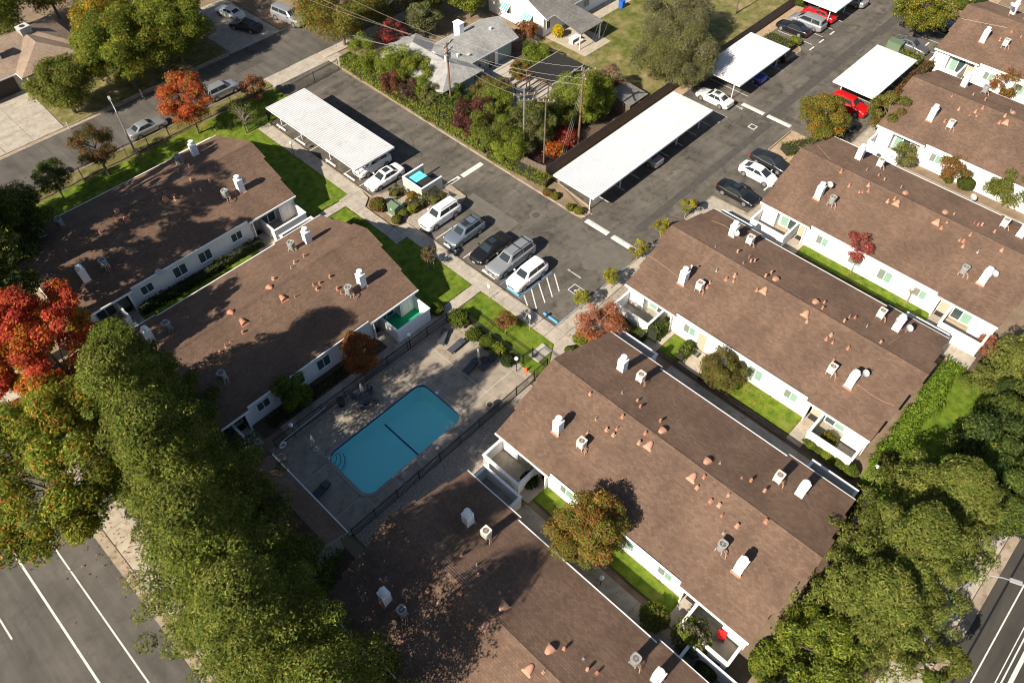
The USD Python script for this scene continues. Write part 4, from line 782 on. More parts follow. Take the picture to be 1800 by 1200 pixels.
# ---------------------------------------------------------------- vehicles
CARS = {  # L, W, H, hood z, belt z, cowl x, roof front x, roof rear x, rear glass base x, tail z, wheelbase half
    'sedan': dict(L=4.8, W=1.82, H=1.45, hood=.86, belt=.94, cowl=.95, rf=.28, rr=-1.02, rb=-1.72, tail=1.02, wb=1.38, nose=.68),
    'suv': dict(L=4.65, W=1.88, H=1.68, hood=1.02, belt=1.08, cowl=1.02, rf=.42, rr=-1.85, rb=-2.12, tail=1.12, wb=1.34, nose=.80),
    'suv_box': dict(L=4.85, W=1.92, H=1.80, hood=1.12, belt=1.18, cowl=.98, rf=.48, rr=-2.08, rb=-2.28, tail=1.2, wb=1.40, nose=.92),
    'hatch': dict(L=4.45, W=1.75, H=1.49, hood=.90, belt=.98, cowl=1.28, rf=.35, rr=-1.0, rb=-2.02, tail=1.08, wb=1.35, nose=.66),
    'van': dict(L=5.05, W=1.96, H=1.75, hood=1.0, belt=1.06, cowl=1.45, rf=.62, rr=-2.2, rb=-2.42, tail=1.12, wb=1.5, nose=.76),
    'pickup': dict(L=5.75, W=1.95, H=1.86, hood=1.14, belt=1.24, cowl=1.15, rf=.55, rr=-2.6, rb=-2.78, tail=1.28, wb=1.78, nose=.96)}
def car(kind, pt, col, label, sunroof=False, rack=False, group=None, name=None):
    """pt = (x, y, heading in degrees of the nose)."""
    P = CARS[kind]; L, W, H = P['L'], P['W'], P['H']; h = W / 2
    t = thing(name or {'sedan': 'parked_sedan', 'suv': 'parked_suv', 'suv_box': 'parked_suv', 'hatch': 'parked_hatchback', 'van': 'parked_minivan', 'pickup': 'parked_pickup'}[kind], label, {'van': 'minivan', 'pickup': 'pickup truck'}.get(kind, 'car'), (pt[0], pt[1], 0), pt[2], group)
    # body stations: x, half width, bottom, top (belt line), crown
    f, r = L / 2, -L / 2
    ST = [(f, .60 * h, .30, P['nose'] - .12), (f - .06, .80 * h, .24, P['nose'] - .02), (f - .22, .92 * h, .22, P['nose'] + .06), (f - .55, .985 * h, .20, P['hood'] - .04), (P['cowl'] + .35, h, .19, P['hood'] + .01), (P['cowl'], h, .19, P['belt']),
          (P['rf'], h, .19, P['belt'] + .01), (0, h, .19, P['belt'] + .01), (-.9, h, .19, P['belt'] + .02), (max(P['rr'], r + .9), h, .19, P['belt'] + .04), (r + .60, .985 * h, .2, P['tail']), (r + .22, .95 * h, .25, P['tail'] - .01), (r + .05, .86 * h, .3, P['tail'] - .06), (r, .72 * h, .36, P['tail'] - .16)]
    ST.sort(key=lambda q: -q[0])
    rows = []
    for x, w, zb, zt in ST:
        c = .035; half = [(.80 * w, zb), (.97 * w, zb + .08), (w, zb + .22), (w * 1.0, (zb + zt) / 2 + .05), (.985 * w, zt - .16), (.93 * w, zt - .05), (.84 * w, zt), (.5 * w, zt + c * .7), (0, zt + c)]
        sec = half + [(-a, b) for a, b in half[-2::-1]]
        rows.append([(x, a, b) for a, b in sec])
    n = len(rows[0]); v = np.array(rows).reshape(-1, 3); m_ = MB()
    m_.add(v, [(i * n + k, i * n + k + 1, (i + 1) * n + k + 1, (i + 1) * n + k) for i in range(len(rows) - 1) for k in range(n - 1)])
    m_.add(v[:n], [(0, k, k + 1) for k in range(1, n - 1)]); m_.add(v[-n:], [(0, k + 1, k) for k in range(1, n - 1)])
    m_.add([v[i * n] for i in range(len(rows))] + [v[i * n + n - 1] for i in range(len(rows))], [(i, i + 1, len(rows) + i + 1, len(rows) + i) for i in range(len(rows) - 1)])
    pm = M[col]; body = obj('body', m_, pm, t, smooth=50)
    # greenhouse
    bw = .84 * h; rw = .66 * h if kind != 'van' else .70 * h; zbelt = P['belt'] + .01
    G0 = [(P['cowl'] + .05, None), (P['rf'], None), ((P['rf'] + P['rr']) / 2, None), (P['rr'], None), (P['rb'] - .05, None)]
    def bx_(x): return bw
    base_x = [P['cowl'] + .02, P['cowl'] - .25, (P['rf'] + P['rr']) / 2, P['rb'] + .22, P['rb'] - .02]
    top_x = [P['rf'] + .03, P['rf'] - .12, (P['rf'] + P['rr']) / 2, P['rr'] + .12, P['rr'] - .02]
    zr_ = [H - .07, H - .02, H, H - .03 if kind != 'hatch' else H - .06, H - .08 if kind != 'hatch' else H - .12]
    wf = [.80, 1, 1, 1, .88]
    gb = [np.array([(base_x[i], s * bw * wf[i] * (1 if i else 1.05), zbelt) for s in (1, -1)]) for i in range(5)]
    gt = [np.array([(top_x[i], s * rw * (wf[i] * .5 + .5), zr_[i] - .05) for s in (1, -1)]) for i in range(5)]
    gm = [(top_x[i], 0.0, zr_[i] + .02) for i in range(5)]; gq = [[(top_x[i], s * rw * .8 * (wf[i] * .5 + .5), zr_[i]) for s in (1, -1)] for i in range(5)]
    m_ = MB()
    for i in range(4):
        for s in (0, 1):
            m_.add([gb[i][s], gb[i + 1][s], gt[i + 1][s], gt[i][s]], [(0, 1, 2, 3)]); m_.add([gt[i][s], gt[i + 1][s], gq[i + 1][s], gq[i][s]], [(0, 1, 2, 3)]); m_.add([gq[i][s], gq[i + 1][s], gm[i + 1], gm[i]], [(0, 1, 2, 3)])
    for i in (0, 4): m_.add([gb[i][0], gb[i][1], gt[i][1], gt[i][0]], [(0, 1, 2, 3)]); m_.add([gt[i][0], gt[i][1], gq[i][1], gm[i], gq[i][0]], [(0, 1, 2), (0, 2, 3), (0, 3, 4)])
    obj('cabin_roof', m_, pm, body, smooth=35)
    # glass, 8 mm proud of the cabin
    def pane(name, q, inset_u, inset_v, par):
        q = [np.asarray(p, float) for p in q]; nrm = np.cross(q[1] - q[0], q[3] - q[0]); nrm /= np.linalg.norm(nrm)
        cen = sum(q) / 4; out = nrm if nrm @ (cen - np.array([cen[0] * .7, 0, .9])) > 0 else -nrm
        P2 = lambda u, v: (q[0] * (1 - u) + q[1] * u) * (1 - v) + (q[3] * (1 - u) + q[2] * u) * v + out * .010
        m_ = MB(); m_.add([P2(inset_u[0], inset_v[0]), P2(inset_u[1], inset_v[0]), P2(inset_u[1], inset_v[1]), P2(inset_u[0], inset_v[1])], [(0, 1, 2, 3)]); obj(name, m_, M['glass_dark'], par)
    pane('windscreen', [gb[0][0], gb[0][1], gt[0][1], gt[0][0]], (.05, .95), (.06, .98), body)
    pane('rear_window', [gb[4][0], gb[4][1], gt[4][1], gt[4][0]], (.08, .92), (.28 if kind not in ('sedan', 'hatch') else .10, .94), body)
    for s in (0, 1):
        for a, b_, u0, u1 in ((1, 2, .05, .97), (2, 3, .03, .90)) + (((3, 4, .15, .85),) if kind in ('suv', 'suv_box', 'van', 'pickup') and P['rr'] - P['rb'] > -.1 else ()):
            pane('side_window', [gb[a][s], gb[b_][s], gt[b_][s], gt[a][s]], (u0, u1), (.12, .90), body)
    if sunroof:
        m_ = MB(); xa, xb = P['rf'] - .25, P['rf'] - .95; m_.add([(xa, -.36, H + .022), (xa, .36, H + .022), (xb, .36, H + .028), (xb, -.36, H + .028)], [(0, 1, 2, 3)]); obj('sunroof', m_, M['glass_dark'], body)
    if rack:
        for y in (-rw * .82, rw * .82): obj('roof_rail', MB().tube([(P['rf'] - .3, y, H + .01), (P['rf'] - .4, y, H + .06), (P['rr'] + .3, y, H + .05), (P['rr'] + .2, y, H - .01)], .022, 6), M['trim_black'], t)
        if kind == 'pickup':
            for x in (-.75, -2.1): obj('rack_bar', MB().obox((x, 0, H + .06), (.07, 1.35, .04)), M['trim_black'], t)
        elif rack == 2:
            for x in (-.5, -1.4): obj('rack_bar', MB().obox((x, 0, H + .06), (.06, 1.2, .035)), M['trim_black'], t)
    # wheels
    wr = .34 if kind not in ('suv_box', 'pickup') else .385
    for x in (P['wb'], -P['wb']):
        for s in (1, -1):
            y = s * (h - .105); w = MB(); w.tube([(x, y - s * .10, wr), (x, y + s * .085, wr), (x, y + s * .112, wr)], [wr, wr, wr * .9], 20); wh = obj('wheel', w, M['rubber'], t)
            m_ = MB(); m_.tube([(x, y + s * .113, wr), (x, y + s * .122, wr)], [wr * .66, wr * .60], 16); obj('rim', m_, M['rim'], wh)
            a = MB(); th = np.linspace(-.05, math.pi + .05, 14); a_in, a_out = wr * 1.0, wr * 1.16
            v = [(x + q * math.cos(u), s * (h + .006), wr + q * math.sin(u)) for q in (a_in, a_out) for u in th]; k = len(th)
            a.add(v, [(i, i + 1, k + i + 1, k + i) for i in range(k - 1)]); obj('wheel_arch', a, M['trim_black'], body)
    for s in (1, -1):
        m_ = MB(); m_.add([(f - .06, s * .50 * h, P['nose'] - .17), (f - .22, s * .945 * h, P['nose'] - .10), (f - .30, s * .955 * h, P['nose'] + .02), (f - .03, s * .50 * h, P['nose'] - .04)], [(0, 1, 2, 3)])
        m_.v = [v_ + [.03, s * .012, .012] for v_ in m_.v]; obj('headlight', m_, M['lamp_clear'], t)
        m_ = MB(); m_.obox((r + .07, s * .74 * h, P['tail'] - .2), (.10, .26, .20)); obj('taillight', m_, M['tail_red'], t)
        m_ = MB(); m_.obox((P['cowl'] - .28, s * (h + .07), P['belt'] + .06), (.12, .19, .13)); obj('wing_mirror', m_, pm, t)
    for s in (1, -1):
        sm = MB()
        for xx in (P['rf'] + .12, (P['rf'] + P['rr']) / 2 - .05, max(P['rr'] + .25, -1.25)): sm.obox((xx, s * (h + .001), (.32 + P['belt']) / 2), (.014, .008, P['belt'] - .42))
        obj('door_seam', sm, M['trim_black'], body); hd = MB()
        for xx in ((P['rf'] + P['rr']) / 2 + .05, max(P['rr'] + .32, -1.15)): hd.obox((xx + .12, s * (h - .005), P['belt'] - .2), (.18, .03, .03))
        obj('door_handle', hd, M['chrome'], body)
    gz = P['nose'] - .25; m_ = MB(); m_.obox((f - .005, 0, gz), (.03, 1.0 * h, .16)); obj('grille', m_, M['trim_black'], t)
    obj('number_plate', MB().obox((f + .015, 0, gz - .12), (.012, .32, .12)), M['plate'], t)
    m_ = MB()
    for x, s in ((f - .03, 1), (r + .03, -1)): m_.obox((x, 0, .33), (.05, 1.15 * h, .10))
    obj('bumper_insert', m_, M['trim_black'], t)
    return t
def cp(nose, tail, z=.7): 
    a, b = G(*nose, z), G(*tail, z); return a, b
# the row left of the drive, noses to the walkway
car('suv', (7.25, 29.0, 180), 'paint_white', 'white crossover half under the cream carport by the driveway')
car('sedan', (6.75, 26.2, 180), 'paint_white', 'white coupe like sedan with dark sunroof between the cream carport and the bin enclosure', sunroof=True)
car('suv_box', (6.75, 17.1, 180), 'paint_white', 'boxy white off road wagon next to the clipped planter bushes', rack=True)
car('suv', (6.75, 13.35, 180), 'paint_blue_grey', 'blue grey crossover with sunroof, second from the planter', sunroof=True, rack=2)
car('sedan', (6.95, 9.75, 180), 'paint_black', 'black sedan with dark glass roof left of the silver pickup', sunroof=True)
car('pickup', (7.25, 7.1, 180), 'paint_silver', 'silver pickup with a canopy and roof rack over its bed', rack=True)
car('suv', (6.8, 4.45, 180), 'paint_white', 'white crossover at the blue wheel stop beside the striped aisle')
# across the lane
car('sedan', (45.0, 8.35, 90), 'paint_pearl', 'pearl white sedan with sunroof between the long carport and the shaded carport', sunroof=True)
car('sedan', (31.75, -3.75, -90), 'paint_black', 'black sedan at the rounded concrete corner, nearest of three by the brown roof', sunroof=True)
car('hatch', (36.1, -3.6, -90), 'paint_white', 'white hatchback between the black and charcoal cars')
car('sedan', (38.95, -3.5, -90), 'paint_charcoal', 'charcoal sedan right beside the white hatchback, by the hedge corner')
car('suv_box', (55.0, -4.5, -90), 'paint_red', 'bright red wagon beside the flat white carport, between two trees')
car('sedan', (51.2, -5.0, -90), 'paint_charcoal', 'dark dappled sedan beneath the round tree next to the red wagon')
car('suv', (59.2, 8.6, 90), 'paint_black', 'black car at the far end under the tree shaded carport')
car('sedan', (52.6, 8.4, 90), 'paint_blue', 'deep blue car parked under the tree shaded carport')
car('sedan', (66.5, 10.0, 90), 'paint_black', 'black sedan beside the clipped hedge, next to the silver minivan')
car('van', (69.2, 9.4, 90), 'paint_silver', 'silver minivan between the black and the red sedan')
car('sedan', (72.3, 9.3, 90), 'paint_red', 'red sedan with its nose under the topmost carport')
car('sedan', (79.2, 8.2, 90), 'paint_silver', 'silver car mostly hidden under the topmost carport')
car('suv', (81.6, -3.9, -90), 'paint_black', 'black crossover by the pale wall at the far end behind the yellow green tree')
car('sedan', (73.4, -3.7, -90), 'paint_grey', 'grey sedan behind the flat white carport, under the yellow green tree')
car('sedan', (29.9, 7.8, 90), 'paint_silver', 'silver car mostly hidden under the longest carport')
# the street at the upper left
car('sedan', (-6.9, 53.75, 0), 'paint_silver', 'silver sedan at the kerb behind the street lamp')
car('suv', (3.6, 54.0, 0), 'paint_silver', 'silver estate half hidden behind the red leaved street tree')
car('sedan', (14.6, 65.2, 110), 'paint_black', 'black sedan on the shaded driveway at the top')
car('sedan', (15.1, 69.9, 100), 'paint_white', 'white car nosing out from the trees above the black sedan')
car('pickup', (20.1, 62.7, -82), 'paint_silver', 'silver pickup at the top kerb facing the street')

# ---------------------------------------------------------------- wheel stops and signs
def wheel_stop(c, ang, m_, label, group):
    t = thing('wheel_stop', label, 'wheel stop', (c[0], c[1], 0.004), ang, group)
    b = MB(); b.add([(x, y, z) for x in (-.9, .9) for y, z in ((-.11, 0), (-.075, .12), (.075, .12), (.11, 0))], [(0, 1, 5, 4), (1, 2, 6, 5), (2, 3, 7, 6), (0, 3, 2, 1), (4, 5, 6, 7)]); obj('bar', b, M[m_], t)
    d = MB(); 
    for x in (-.6, .6): d.cyl(x, 0, .12, .128, .025, n=8)
    obj('bolt_head', d, M['metal_grey'], t)
for i, (p, l) in enumerate((((495, 225), 'white wheel stop by the bicycles at the top end of the cream carport'), ((529, 250), 'white wheel stop behind the globe lamp along the cream carport'), ((582, 287), 'white wheel stop in the empty stall two bays from the white crossover'), ((615, 312), 'white wheel stop in front of the white crossover under the carport'))): wheel_stop(G(*p), 90, 'stop_white', l, 'white concrete wheel stops')
wheel_stop((4.55, 13.2), 90, 'stop_white', 'white wheel stop under the nose of the blue grey crossover', 'white concrete wheel stops'); wheel_stop((4.6, 7.6), 90, 'stop_white', 'white wheel stop between the black sedan and the silver pickup', 'white concrete wheel stops')
wheel_stop(G(901, 512), 90, 'stop_blue', 'blue wheel stop at the nose of the white crossover', 'blue wheel stops'); wheel_stop(G(968, 559), 90, 'stop_blue', 'blue wheel stop in the empty accessible stall', 'blue wheel stops')
wheel_stop(G(1351, 328), 0, 'stop_white', 'white wheel stop in front of the white hatchback by the brown roof', 'white concrete wheel stops'); wheel_stop(G(1216, 124), 0, 'stop_white', 'white wheel stop at the nose of the pearl white sedan', 'white concrete wheel stops')
def sign(p, label, w=.3, h=.45, m_='sign_blue', H=2.2):
    c = G(*p); t = thing('sign_post', label, 'sign', (c[0], c[1], 0), 0)
    obj('post', MB().tube([(0, 0, 0), (0, 0, H)], .03, 8), M['metal_grey'], t); s_ = obj('panel', MB().box(-.012 - .03, .012 - .03, -w / 2, w / 2, H - h, H), M['sign_white'], t)
    obj('blue_field', MB().box(.012 - .03, .016 - .03, -w / 2 + .03, w / 2 - .03, H - h + .12, H - .03), M[m_], s_)
sign((860, 527), 'sign post on the walkway in front of the white crossover'); sign((931, 580), 'sign post on the lawn before the empty blue stall')

# ---------------------------------------------------------------- bin enclosure and planter things
t = thing('bin_enclosure', 'beige three sided bin enclosure with blue and black bins in the planter island', 'enclosure', (0, 0, 0))
a = G(708, 312, 1.6); b_ = G(741, 333, 1.6); c_ = G(736, 297, 1.6); x0, x1 = a[0], a[0] + 3.0; y0, y1 = b_[1] - .05, a[1] + .1
for (xa, xb, ya, yb) in ((x0, x0 + .12, y0, y1), (x0 + .13, x1, y0, y0 + .12), (x0 + .13, x1, y1 - .12, y1)): obj('wall', MB().box(xa, xb, ya, yb, 0, 1.62), M['fence_beige'], t)
for (xa, xb, ya, yb) in ((x0 - .04, x0 + .16, y0 - .04, y1 + .04), (x0 + .17, x1 + .03, y0 - .04, y0 + .16), (x0 + .17, x1 + .03, y1 - .16, y1 + .04)): obj('wall_cap', MB().box(xa, xb, ya, yb, 1.62, 1.68), M['trim_white'], t)
def dumpster(cx, cy, label, body, lid):
    t = thing('dumpster', label, 'dumpster', (cx, cy, 0), 0); o = MB()
    o.add([(x, y, z) for z, k in ((.15, .82), (1.2, 1.0)) for x, y in ((-.85 * k, -.62 * k), (.85 * k, -.62 * k), (.85 * k, .62 * k), (-.85 * k, .62 * k))], [(0, 1, 5, 4), (1, 2, 6, 5), (2, 3, 7, 6), (3, 0, 4, 7), (3, 2, 1, 0)]); obj('bin', o, M[body], t)
    for y in (-.33, .33): obj('lid', MB().obox((0, y, 1.26), (1.78, .62, .06), 0, .0), M[lid], t)
    r_ = MB()
    for k in range(6): r_.box(-.75 + k * .28, -.70 + k * .28, -.62, .62, 1.29, 1.31)
    obj('lid_rib', r_, M[lid], t); obj('side_pocket', MB().box(-.5, .5, -.75, -.66, .6, .75), M[body], t)
dumpster((x0 + x1) / 2 - .1, y1 - .88, 'blue dumpster with cyan lid in the bin enclosure', 'dumpster_blue', 'lid_cyan'); dumpster((x0 + x1) / 2 - .1, y0 + .86, 'black lidded dumpster in the bin enclosure', 'lid_black', 'lid_black')
c = G(694, 381); t = thing('utility_cabinet', 'green metal utility cabinet among the clipped bushes', 'cabinet', (c[0] + .45, c[1] + .35, .1), 0)
obj('housing', MB().box(-.55, .1, -.6, .6, 0, 1.15).add([(-.6, -.65, 1.15), (.12, -.65, 1.3), (.12, .65, 1.3), (-.6, .65, 1.15), (-.6, -.65, 1.1), (-.6, .65, 1.1)], [(0, 1, 2, 3), (0, 3, 5, 4)]), M['green_box'], t); obj('rear_housing', MB().box(.14, .65, -.6, .6, 0, 1.12), M['green_box'], t)
obj('base', MB().box(-.7, .8, -.75, .75, -.12, 0.0), M['concrete'], t); obj('warning_label', MB().box(-.556, -.551, -.1, .12, .7, .85), M['sign_white'], t)
c = G(1570, 88); t = thing('utility_cabinet', 'grey green utility cabinet beside the flat white carport', 'cabinet', (c[0], c[1], .1), 0); obj('housing', MB().box(-.6, .6, -.9, .9, 0, 1.1), M['green_box'], t); obj('lid', MB().box(-.65, .65, -.95, .95, 1.1, 1.2), M['green_box'], t)

# ---------------------------------------------------------------- fences
def iron_fence(pts, label, h=1.35, step=.115, post=2.3, name='iron_fence', lean=False):
    t = thing(name, label, 'fence', (0, 0, 0), 0); pk, rl = MB(), MB()
    for a, b in zip(pts[:-1], pts[1:]):
        a, b = np.array(a, float), np.array(b, float); L = np.linalg.norm(b - a); d = (b - a) / L; yaw = math.atan2(d[1], d[0])
        for i in range(1, int(L / step)): c = a + d * i * step; pk.box(c[0] - .012, c[0] + .012, c[1] - .012, c[1] + .012, .06, h)
        for z in (.14, h - .04, h - .18): rl.obox((*((a + b) / 2), z), (L, .03, .035), yaw)
        n = max(1, round(L / post))
        for i in range(n + 1): c = a + d * L * i / n; obj('post', MB().box(c[0] - .032, c[0] + .032, c[1] - .032, c[1] + .032, 0, h + .08), M['black_iron'], t)
    tag(obj('picket', pk, M['black_iron'], t), kind='stuff'); obj('rail', rl, M['black_iron'], t)
iron_fence([(-21.9, 6.3), (-2.6, 6.05)], 'black iron pool fence along the path by the brown planting bed'); iron_fence([(-2.6, 6.05), (-1.25, 5.0), (-1.25, -2.6)], 'black iron pool fence behind the green shrubs by the lawn'); iron_fence([(-22.4, -4.55), (-1.9, -4.55)], 'black iron pool fence along the gravel strip by the right hand roofs')
iron_fence([(-1.25, -2.6), (-.1, -2.7), (-.1, -4.5), (-1.8, -4.5)], 'small black iron gate enclosure at the orange cone', 1.5, name='iron_gate'); iron_fence([(-30, 50.85), (-3, 50.85), (5.8, 50.7)], 'long dark iron fence along the street lawn', 1.7, .14, 2.6)
iron_fence([(9.3, 47.6), (17.2, 47.9)], 'wide iron sliding gate across the driveway', 1.5, .16, 4.0, 'driveway_gate'); iron_fence([(1.0, 44.8), (4.2, 44.9), (5.6, 46.5)], 'short iron fence by the bicycles under the cream carport end', 1.3)
iron_fence([(8.6, -31.2), (11.4, -31.2)], 'short black iron fence by the clipped hedge at the right hand roofs', 1.4)
def board_fence(a, b, label, h=1.75, w=.19, m_='wood_old', seed=0, far=1e9):
    t = thing('board_fence', label, 'fence', (0, 0, 0), 0); a, b = np.array(a, float), np.array(b, float); L = np.linalg.norm(b - a); d = (b - a) / L; nrm = np.array([-d[1], d[0]]); yaw = math.atan2(d[1], d[0]); r = np.random.default_rng(seed); n = int(L / w)
    for i in range(min(n, 290)):
        c = a + d * (i + .5) * L / n; z = h + r.uniform(-.04, .03); obj('board', MB().obox((*(c + nrm * r.uniform(0, .012)), z / 2), (w - .015, .02, z), yaw), M[m_], t)
    rl = MB()
    for z in (.3, h - .35): rl.obox((*((a + b) / 2 + nrm * .05), z), (L, .05, .09), yaw)
    obj('rail', rl, M[m_], t)
    for i in range(int(L / 2.4) + 1): c = a + d * min(i * 2.4, L) + nrm * .09; obj('post', MB().obox((*c, h / 2), (.1, .1, h + .1), yaw), M[m_], t)
board_fence((19.55, 13.5), (73, 13.5), 'long dark board fence behind the middle carport', seed=1); board_fence((18.5, 20.9), (19.5, 13.62), 'short dark board fence behind the clipped roadside hedge', 1.7, seed=2)
board_fence((38.0, 13.7), (38.2, 33.0), 'weathered board fence between the two back gardens', 1.6, m_='wood_old', seed=3); board_fence((33.3, 35.6), (38.1, 33.1), 'weathered board fence beside the grey roofed house', 1.6, seed=4)

# ---------------------------------------------------------------- lamps, poles and wires
def globe_lamp(p, z, label, h=2.0):
    c = G(*p, z); t = thing('globe_lamp', label, 'lamp', (c[0], c[1], 0), 0); obj('post', MB().tube([(0, 0, 0), (0, 0, h - .14)], .035, 8), M['black_iron'], t); obj('globe', MB().ball((0, 0, h), (.19, .19, .19), 2), M['globe'], t, smooth=True); obj('collar', MB().cyl(0, 0, h - .2, h - .14, .08, n=10), M['black_iron'], t)
globe_lamp((718, 588), 2.0, 'white globe lamp by the fence below the green carpeted patio'); globe_lamp((908, 630), 2.0, 'white globe lamp in the gravel corner by the iron gate'); globe_lamp((511, 747), 2.0, 'white globe lamp beside the pool path near the life ring')
globe_lamp((1542, 820), 1.6, 'small white globe lamp between hedge and pines at the right', 1.6); globe_lamp((1058, 1015), 1.5, 'white globe lamp below the spreading courtyard tree', 1.5); globe_lamp((511, 251), 1.8, 'white globe lamp on the walkway by the cream carport', 1.8)
def street_lamp(base, top, label, H, arm_m=True):
    b = np.array(base); t = thing('street_lamp', label, 'street lamp', (b[0], b[1], 0), 0); e = np.array(top) - b
    obj('post', MB().tube([(0, 0, 0), (0, 0, H * .55), (0, 0, H * .88)], [.11, .09, .07], 10), M['silver_pole'], t)
    obj('arm', MB().tube([(0, 0, H * .87), (e[0] * .25, e[1] * .25, H * .95), (e[0] * .6, e[1] * .6, H * .99), (e[0], e[1], H)], .045, 8), M['silver_pole'], t)
    yaw = math.atan2(e[1], e[0]); hd = MB(); hd.obox((e[0] * 1.0, e[1] * 1.0, H), (.75, .26, .14), yaw); hd.obox((e[0] * 1.02, e[1] * 1.02, H - .08), (.5, .2, .06), yaw); obj('lamp_head', hd, M['metal_grey'], t)
tb = G(240, 272); street_lamp(tb[:2], G(192, 173, 6.6)[:2], 'grey street lamp rising from the iron fence over the silver sedan', 6.6)
street_lamp((3.95, -39.6), G(1786, 1022, 6.3)[:2], 'pale street lamp reaching over the avenue at the lower right edge', 6.3)
def pole(p, H, label, m_, arms, r=.14):
    c = G(*p); t = thing('utility_pole', label, 'utility pole', (c[0], c[1], 0), 0); obj('pole', MB().tube([(0, 0, 0), (0, 0, H)], [r, r * .72], 12), M[m_], t)
    ends = []
    for z, L, ang, off in arms:
        ca, sa = math.cos(rad(ang)), math.sin(rad(ang)); ar = obj('cross_arm', MB().obox((off * ca, off * sa, z), (L, .10, .12), rad(ang)), M['wood_old'], t)
        for k in np.linspace(-.46, .46, 4): q = np.array([(off + k * L) * ca, (off + k * L) * sa, z + .06]); i = MB(); i.cyl(q[0], q[1], q[2], q[2] + .16, .035, .05, 8); obj('insulator', i, M['dish_grey'], ar); ends.append(np.array([c[0], c[1], 0]) + q + [0, 0, .16])
    return c, t, ends
c1, t1, e1 = pole((794, 200), 9.3, 'brown utility pole in front of the grey roofed house', 'pole_wood', [(9.0, 2.2, 18, .4), (8.2, 1.9, 18, .3)])
for a_ in (200, 20): obj('transformer', MB().cyl(.42 * math.cos(rad(a_)), .42 * math.sin(rad(a_)), 7.3, 8.0, .2, n=12), M['dish_grey'], t1)
c2, t2, e2 = pole((1016, 255), 10.0, 'reddish brown utility pole by the board fence corner with guy wires', 'pole_wood', [(9.7, 2.4, -40, .1), (9.2, 2.4, 50, .0)])
c3, t3, e3 = pole((920, 278), 9.0, 'silver metal pole with forked top inside the board fence', 'silver_pole', [(8.3, 2.4, -40, .0), (7.6, 1.6, -40, .2)], .10)
c4, t4, e4 = pole((955, 300), 9.2, 'slim grey pole at the corner where the two board fences meet', 'wood_old', [(9.0, 1.8, -50, .0)], .09)
def wire(a, b, label, sag=.5, r=.012, group='overhead wires'):
    a, b = np.asarray(a, float), np.asarray(b, float); u = np.linspace(0, 1, 17)[:, None]; p = a + (b - a) * u; p[:, 2] -= sag * 4 * (u[:, 0] * (1 - u[:, 0]))
    tag(obj('overhead_wire', MB().tube(p, r, 5), M['wire']), label, 'wire', group)
for k, (px, py) in enumerate(((600, 8), (600, 15), (632, 0))): wire(e1[k], G(px, py, 10.5) + (G(px, py, 10.5) - e1[k]) * .6, 'overhead wire from the brown pole across the top left trees', .5, group='wires over the top left trees')
for k in range(2): wire(e1[4 + k], G(618 + 4 * k, 62 + 4 * k, 8.0) , 'lower wire from the brown pole towards the hedge top', .4, group='lower wires over the hedge')
for k in (0, 3): wire(e1[k], e2[k + 4], 'overhead wire between the brown and the reddish pole', .7, group='wires between the wooden poles')
for k in (0, 2): wire(e1[4 + k], e3[k], 'overhead wire between the brown and the silver pole', .6, group='wires to the silver pole')
for k in (0, 2): wire(e3[k], e2[k], 'slack wire between the silver and the reddish pole', .9, group='slack wires')
for k in (0, 2): wire(e2[k], e4[k], 'wire from the reddish pole to the slim grey pole', .8, group='wires to the slim pole')
for k in (0, 2, 3): wire(e2[4 + k], e2[4 + k] + np.array([40, 22, .5]) + [0, k * .3, 0], 'overhead wire from the reddish pole over the back lawn', 1.2, group='wires over the back lawn')
wire(e1[6], G(1030, 150, 7.5), 'service wire from the brown pole to the lime green tree', .8, .016)
for k in range(3): wire(np.array([c2[0], c2[1], 8.6 - k * .8]), np.array([c2[0] - 4.6 + k * .5, c2[1] - .9, .1]), 'steel guy wire anchoring the reddish pole',   .02, .011, 'guy wires of the reddish pole')

# ---------------------------------------------------------------- pool furniture
def lounger(p, yaw, label, m_='lounger_grey', back=.35):
    c = G(*p, .35); t = thing('sun_lounger', label, 'sun lounger', (c[0], c[1], .10), yaw, 'loungers on the pool deck')
    obj('seat_pad', MB().obox((-.3, 0, .34), (1.3, .62, .08)), M[m_], t); obj('back_pad', MB().obox((.62, 0, .34 + .62 * math.sin(back) * .5), (.66, .62, .08), 0, back), M[m_], t)
    obj('frame', MB().obox((-.02, .30, .27), (1.9, .04, .06)).obox((-.02, -.30, .27), (1.9, .04, .06)), M['black_iron'], t)
    for x in (-.8, .55):
        for y in (-.28, .28): obj('leg', MB().box(x - .02, x + .02, y - .02, y + .02, 0, .27), M['black_iron'], t)
lounger((779, 592), 30, 'dark grey lounger nearest the fence corner by the path', back=.2); lounger((803, 608), 2, 'wider dark grey lounger, second from the fence corner', back=.12); lounger((829, 643), 8, 'dark grey lounger left of the closed parasol'); lounger((856, 637), 6, 'grey lounger with a sunlit tan edge right of the closed parasol')
lounger((563, 862), 8, 'single dark lounger in the shade by the pool house')
tag(obj('towel_edge', MB().obox((*G(849, 630, .5)[:2], .53), (1.1, .2, .03), rad(6)), M['lounger_tan']), 'tan strip of towel lying along a lounger by the pool', 'towel')
def parasol(p, label, h=2.3, urn=True):
    c = G(*p, .1); t = thing('closed_parasol', label, 'parasol', (c[0], c[1], .1), 0)
    obj('pole', MB().tube([(0, 0, 0), (0, 0, h)], .025, 8), M['metal_grey'], t); obj('folded_canopy', MB().tube([(0, 0, h - 1.15), (0, 0, h - 1.0), (0, 0, h - .5), (0, 0, h)], [.10, .15, .11, .03], 9), M['canvas'], t); obj('base', MB().cyl(0, 0, 0, .1, .3, n=16), M['stone_pale'], t)
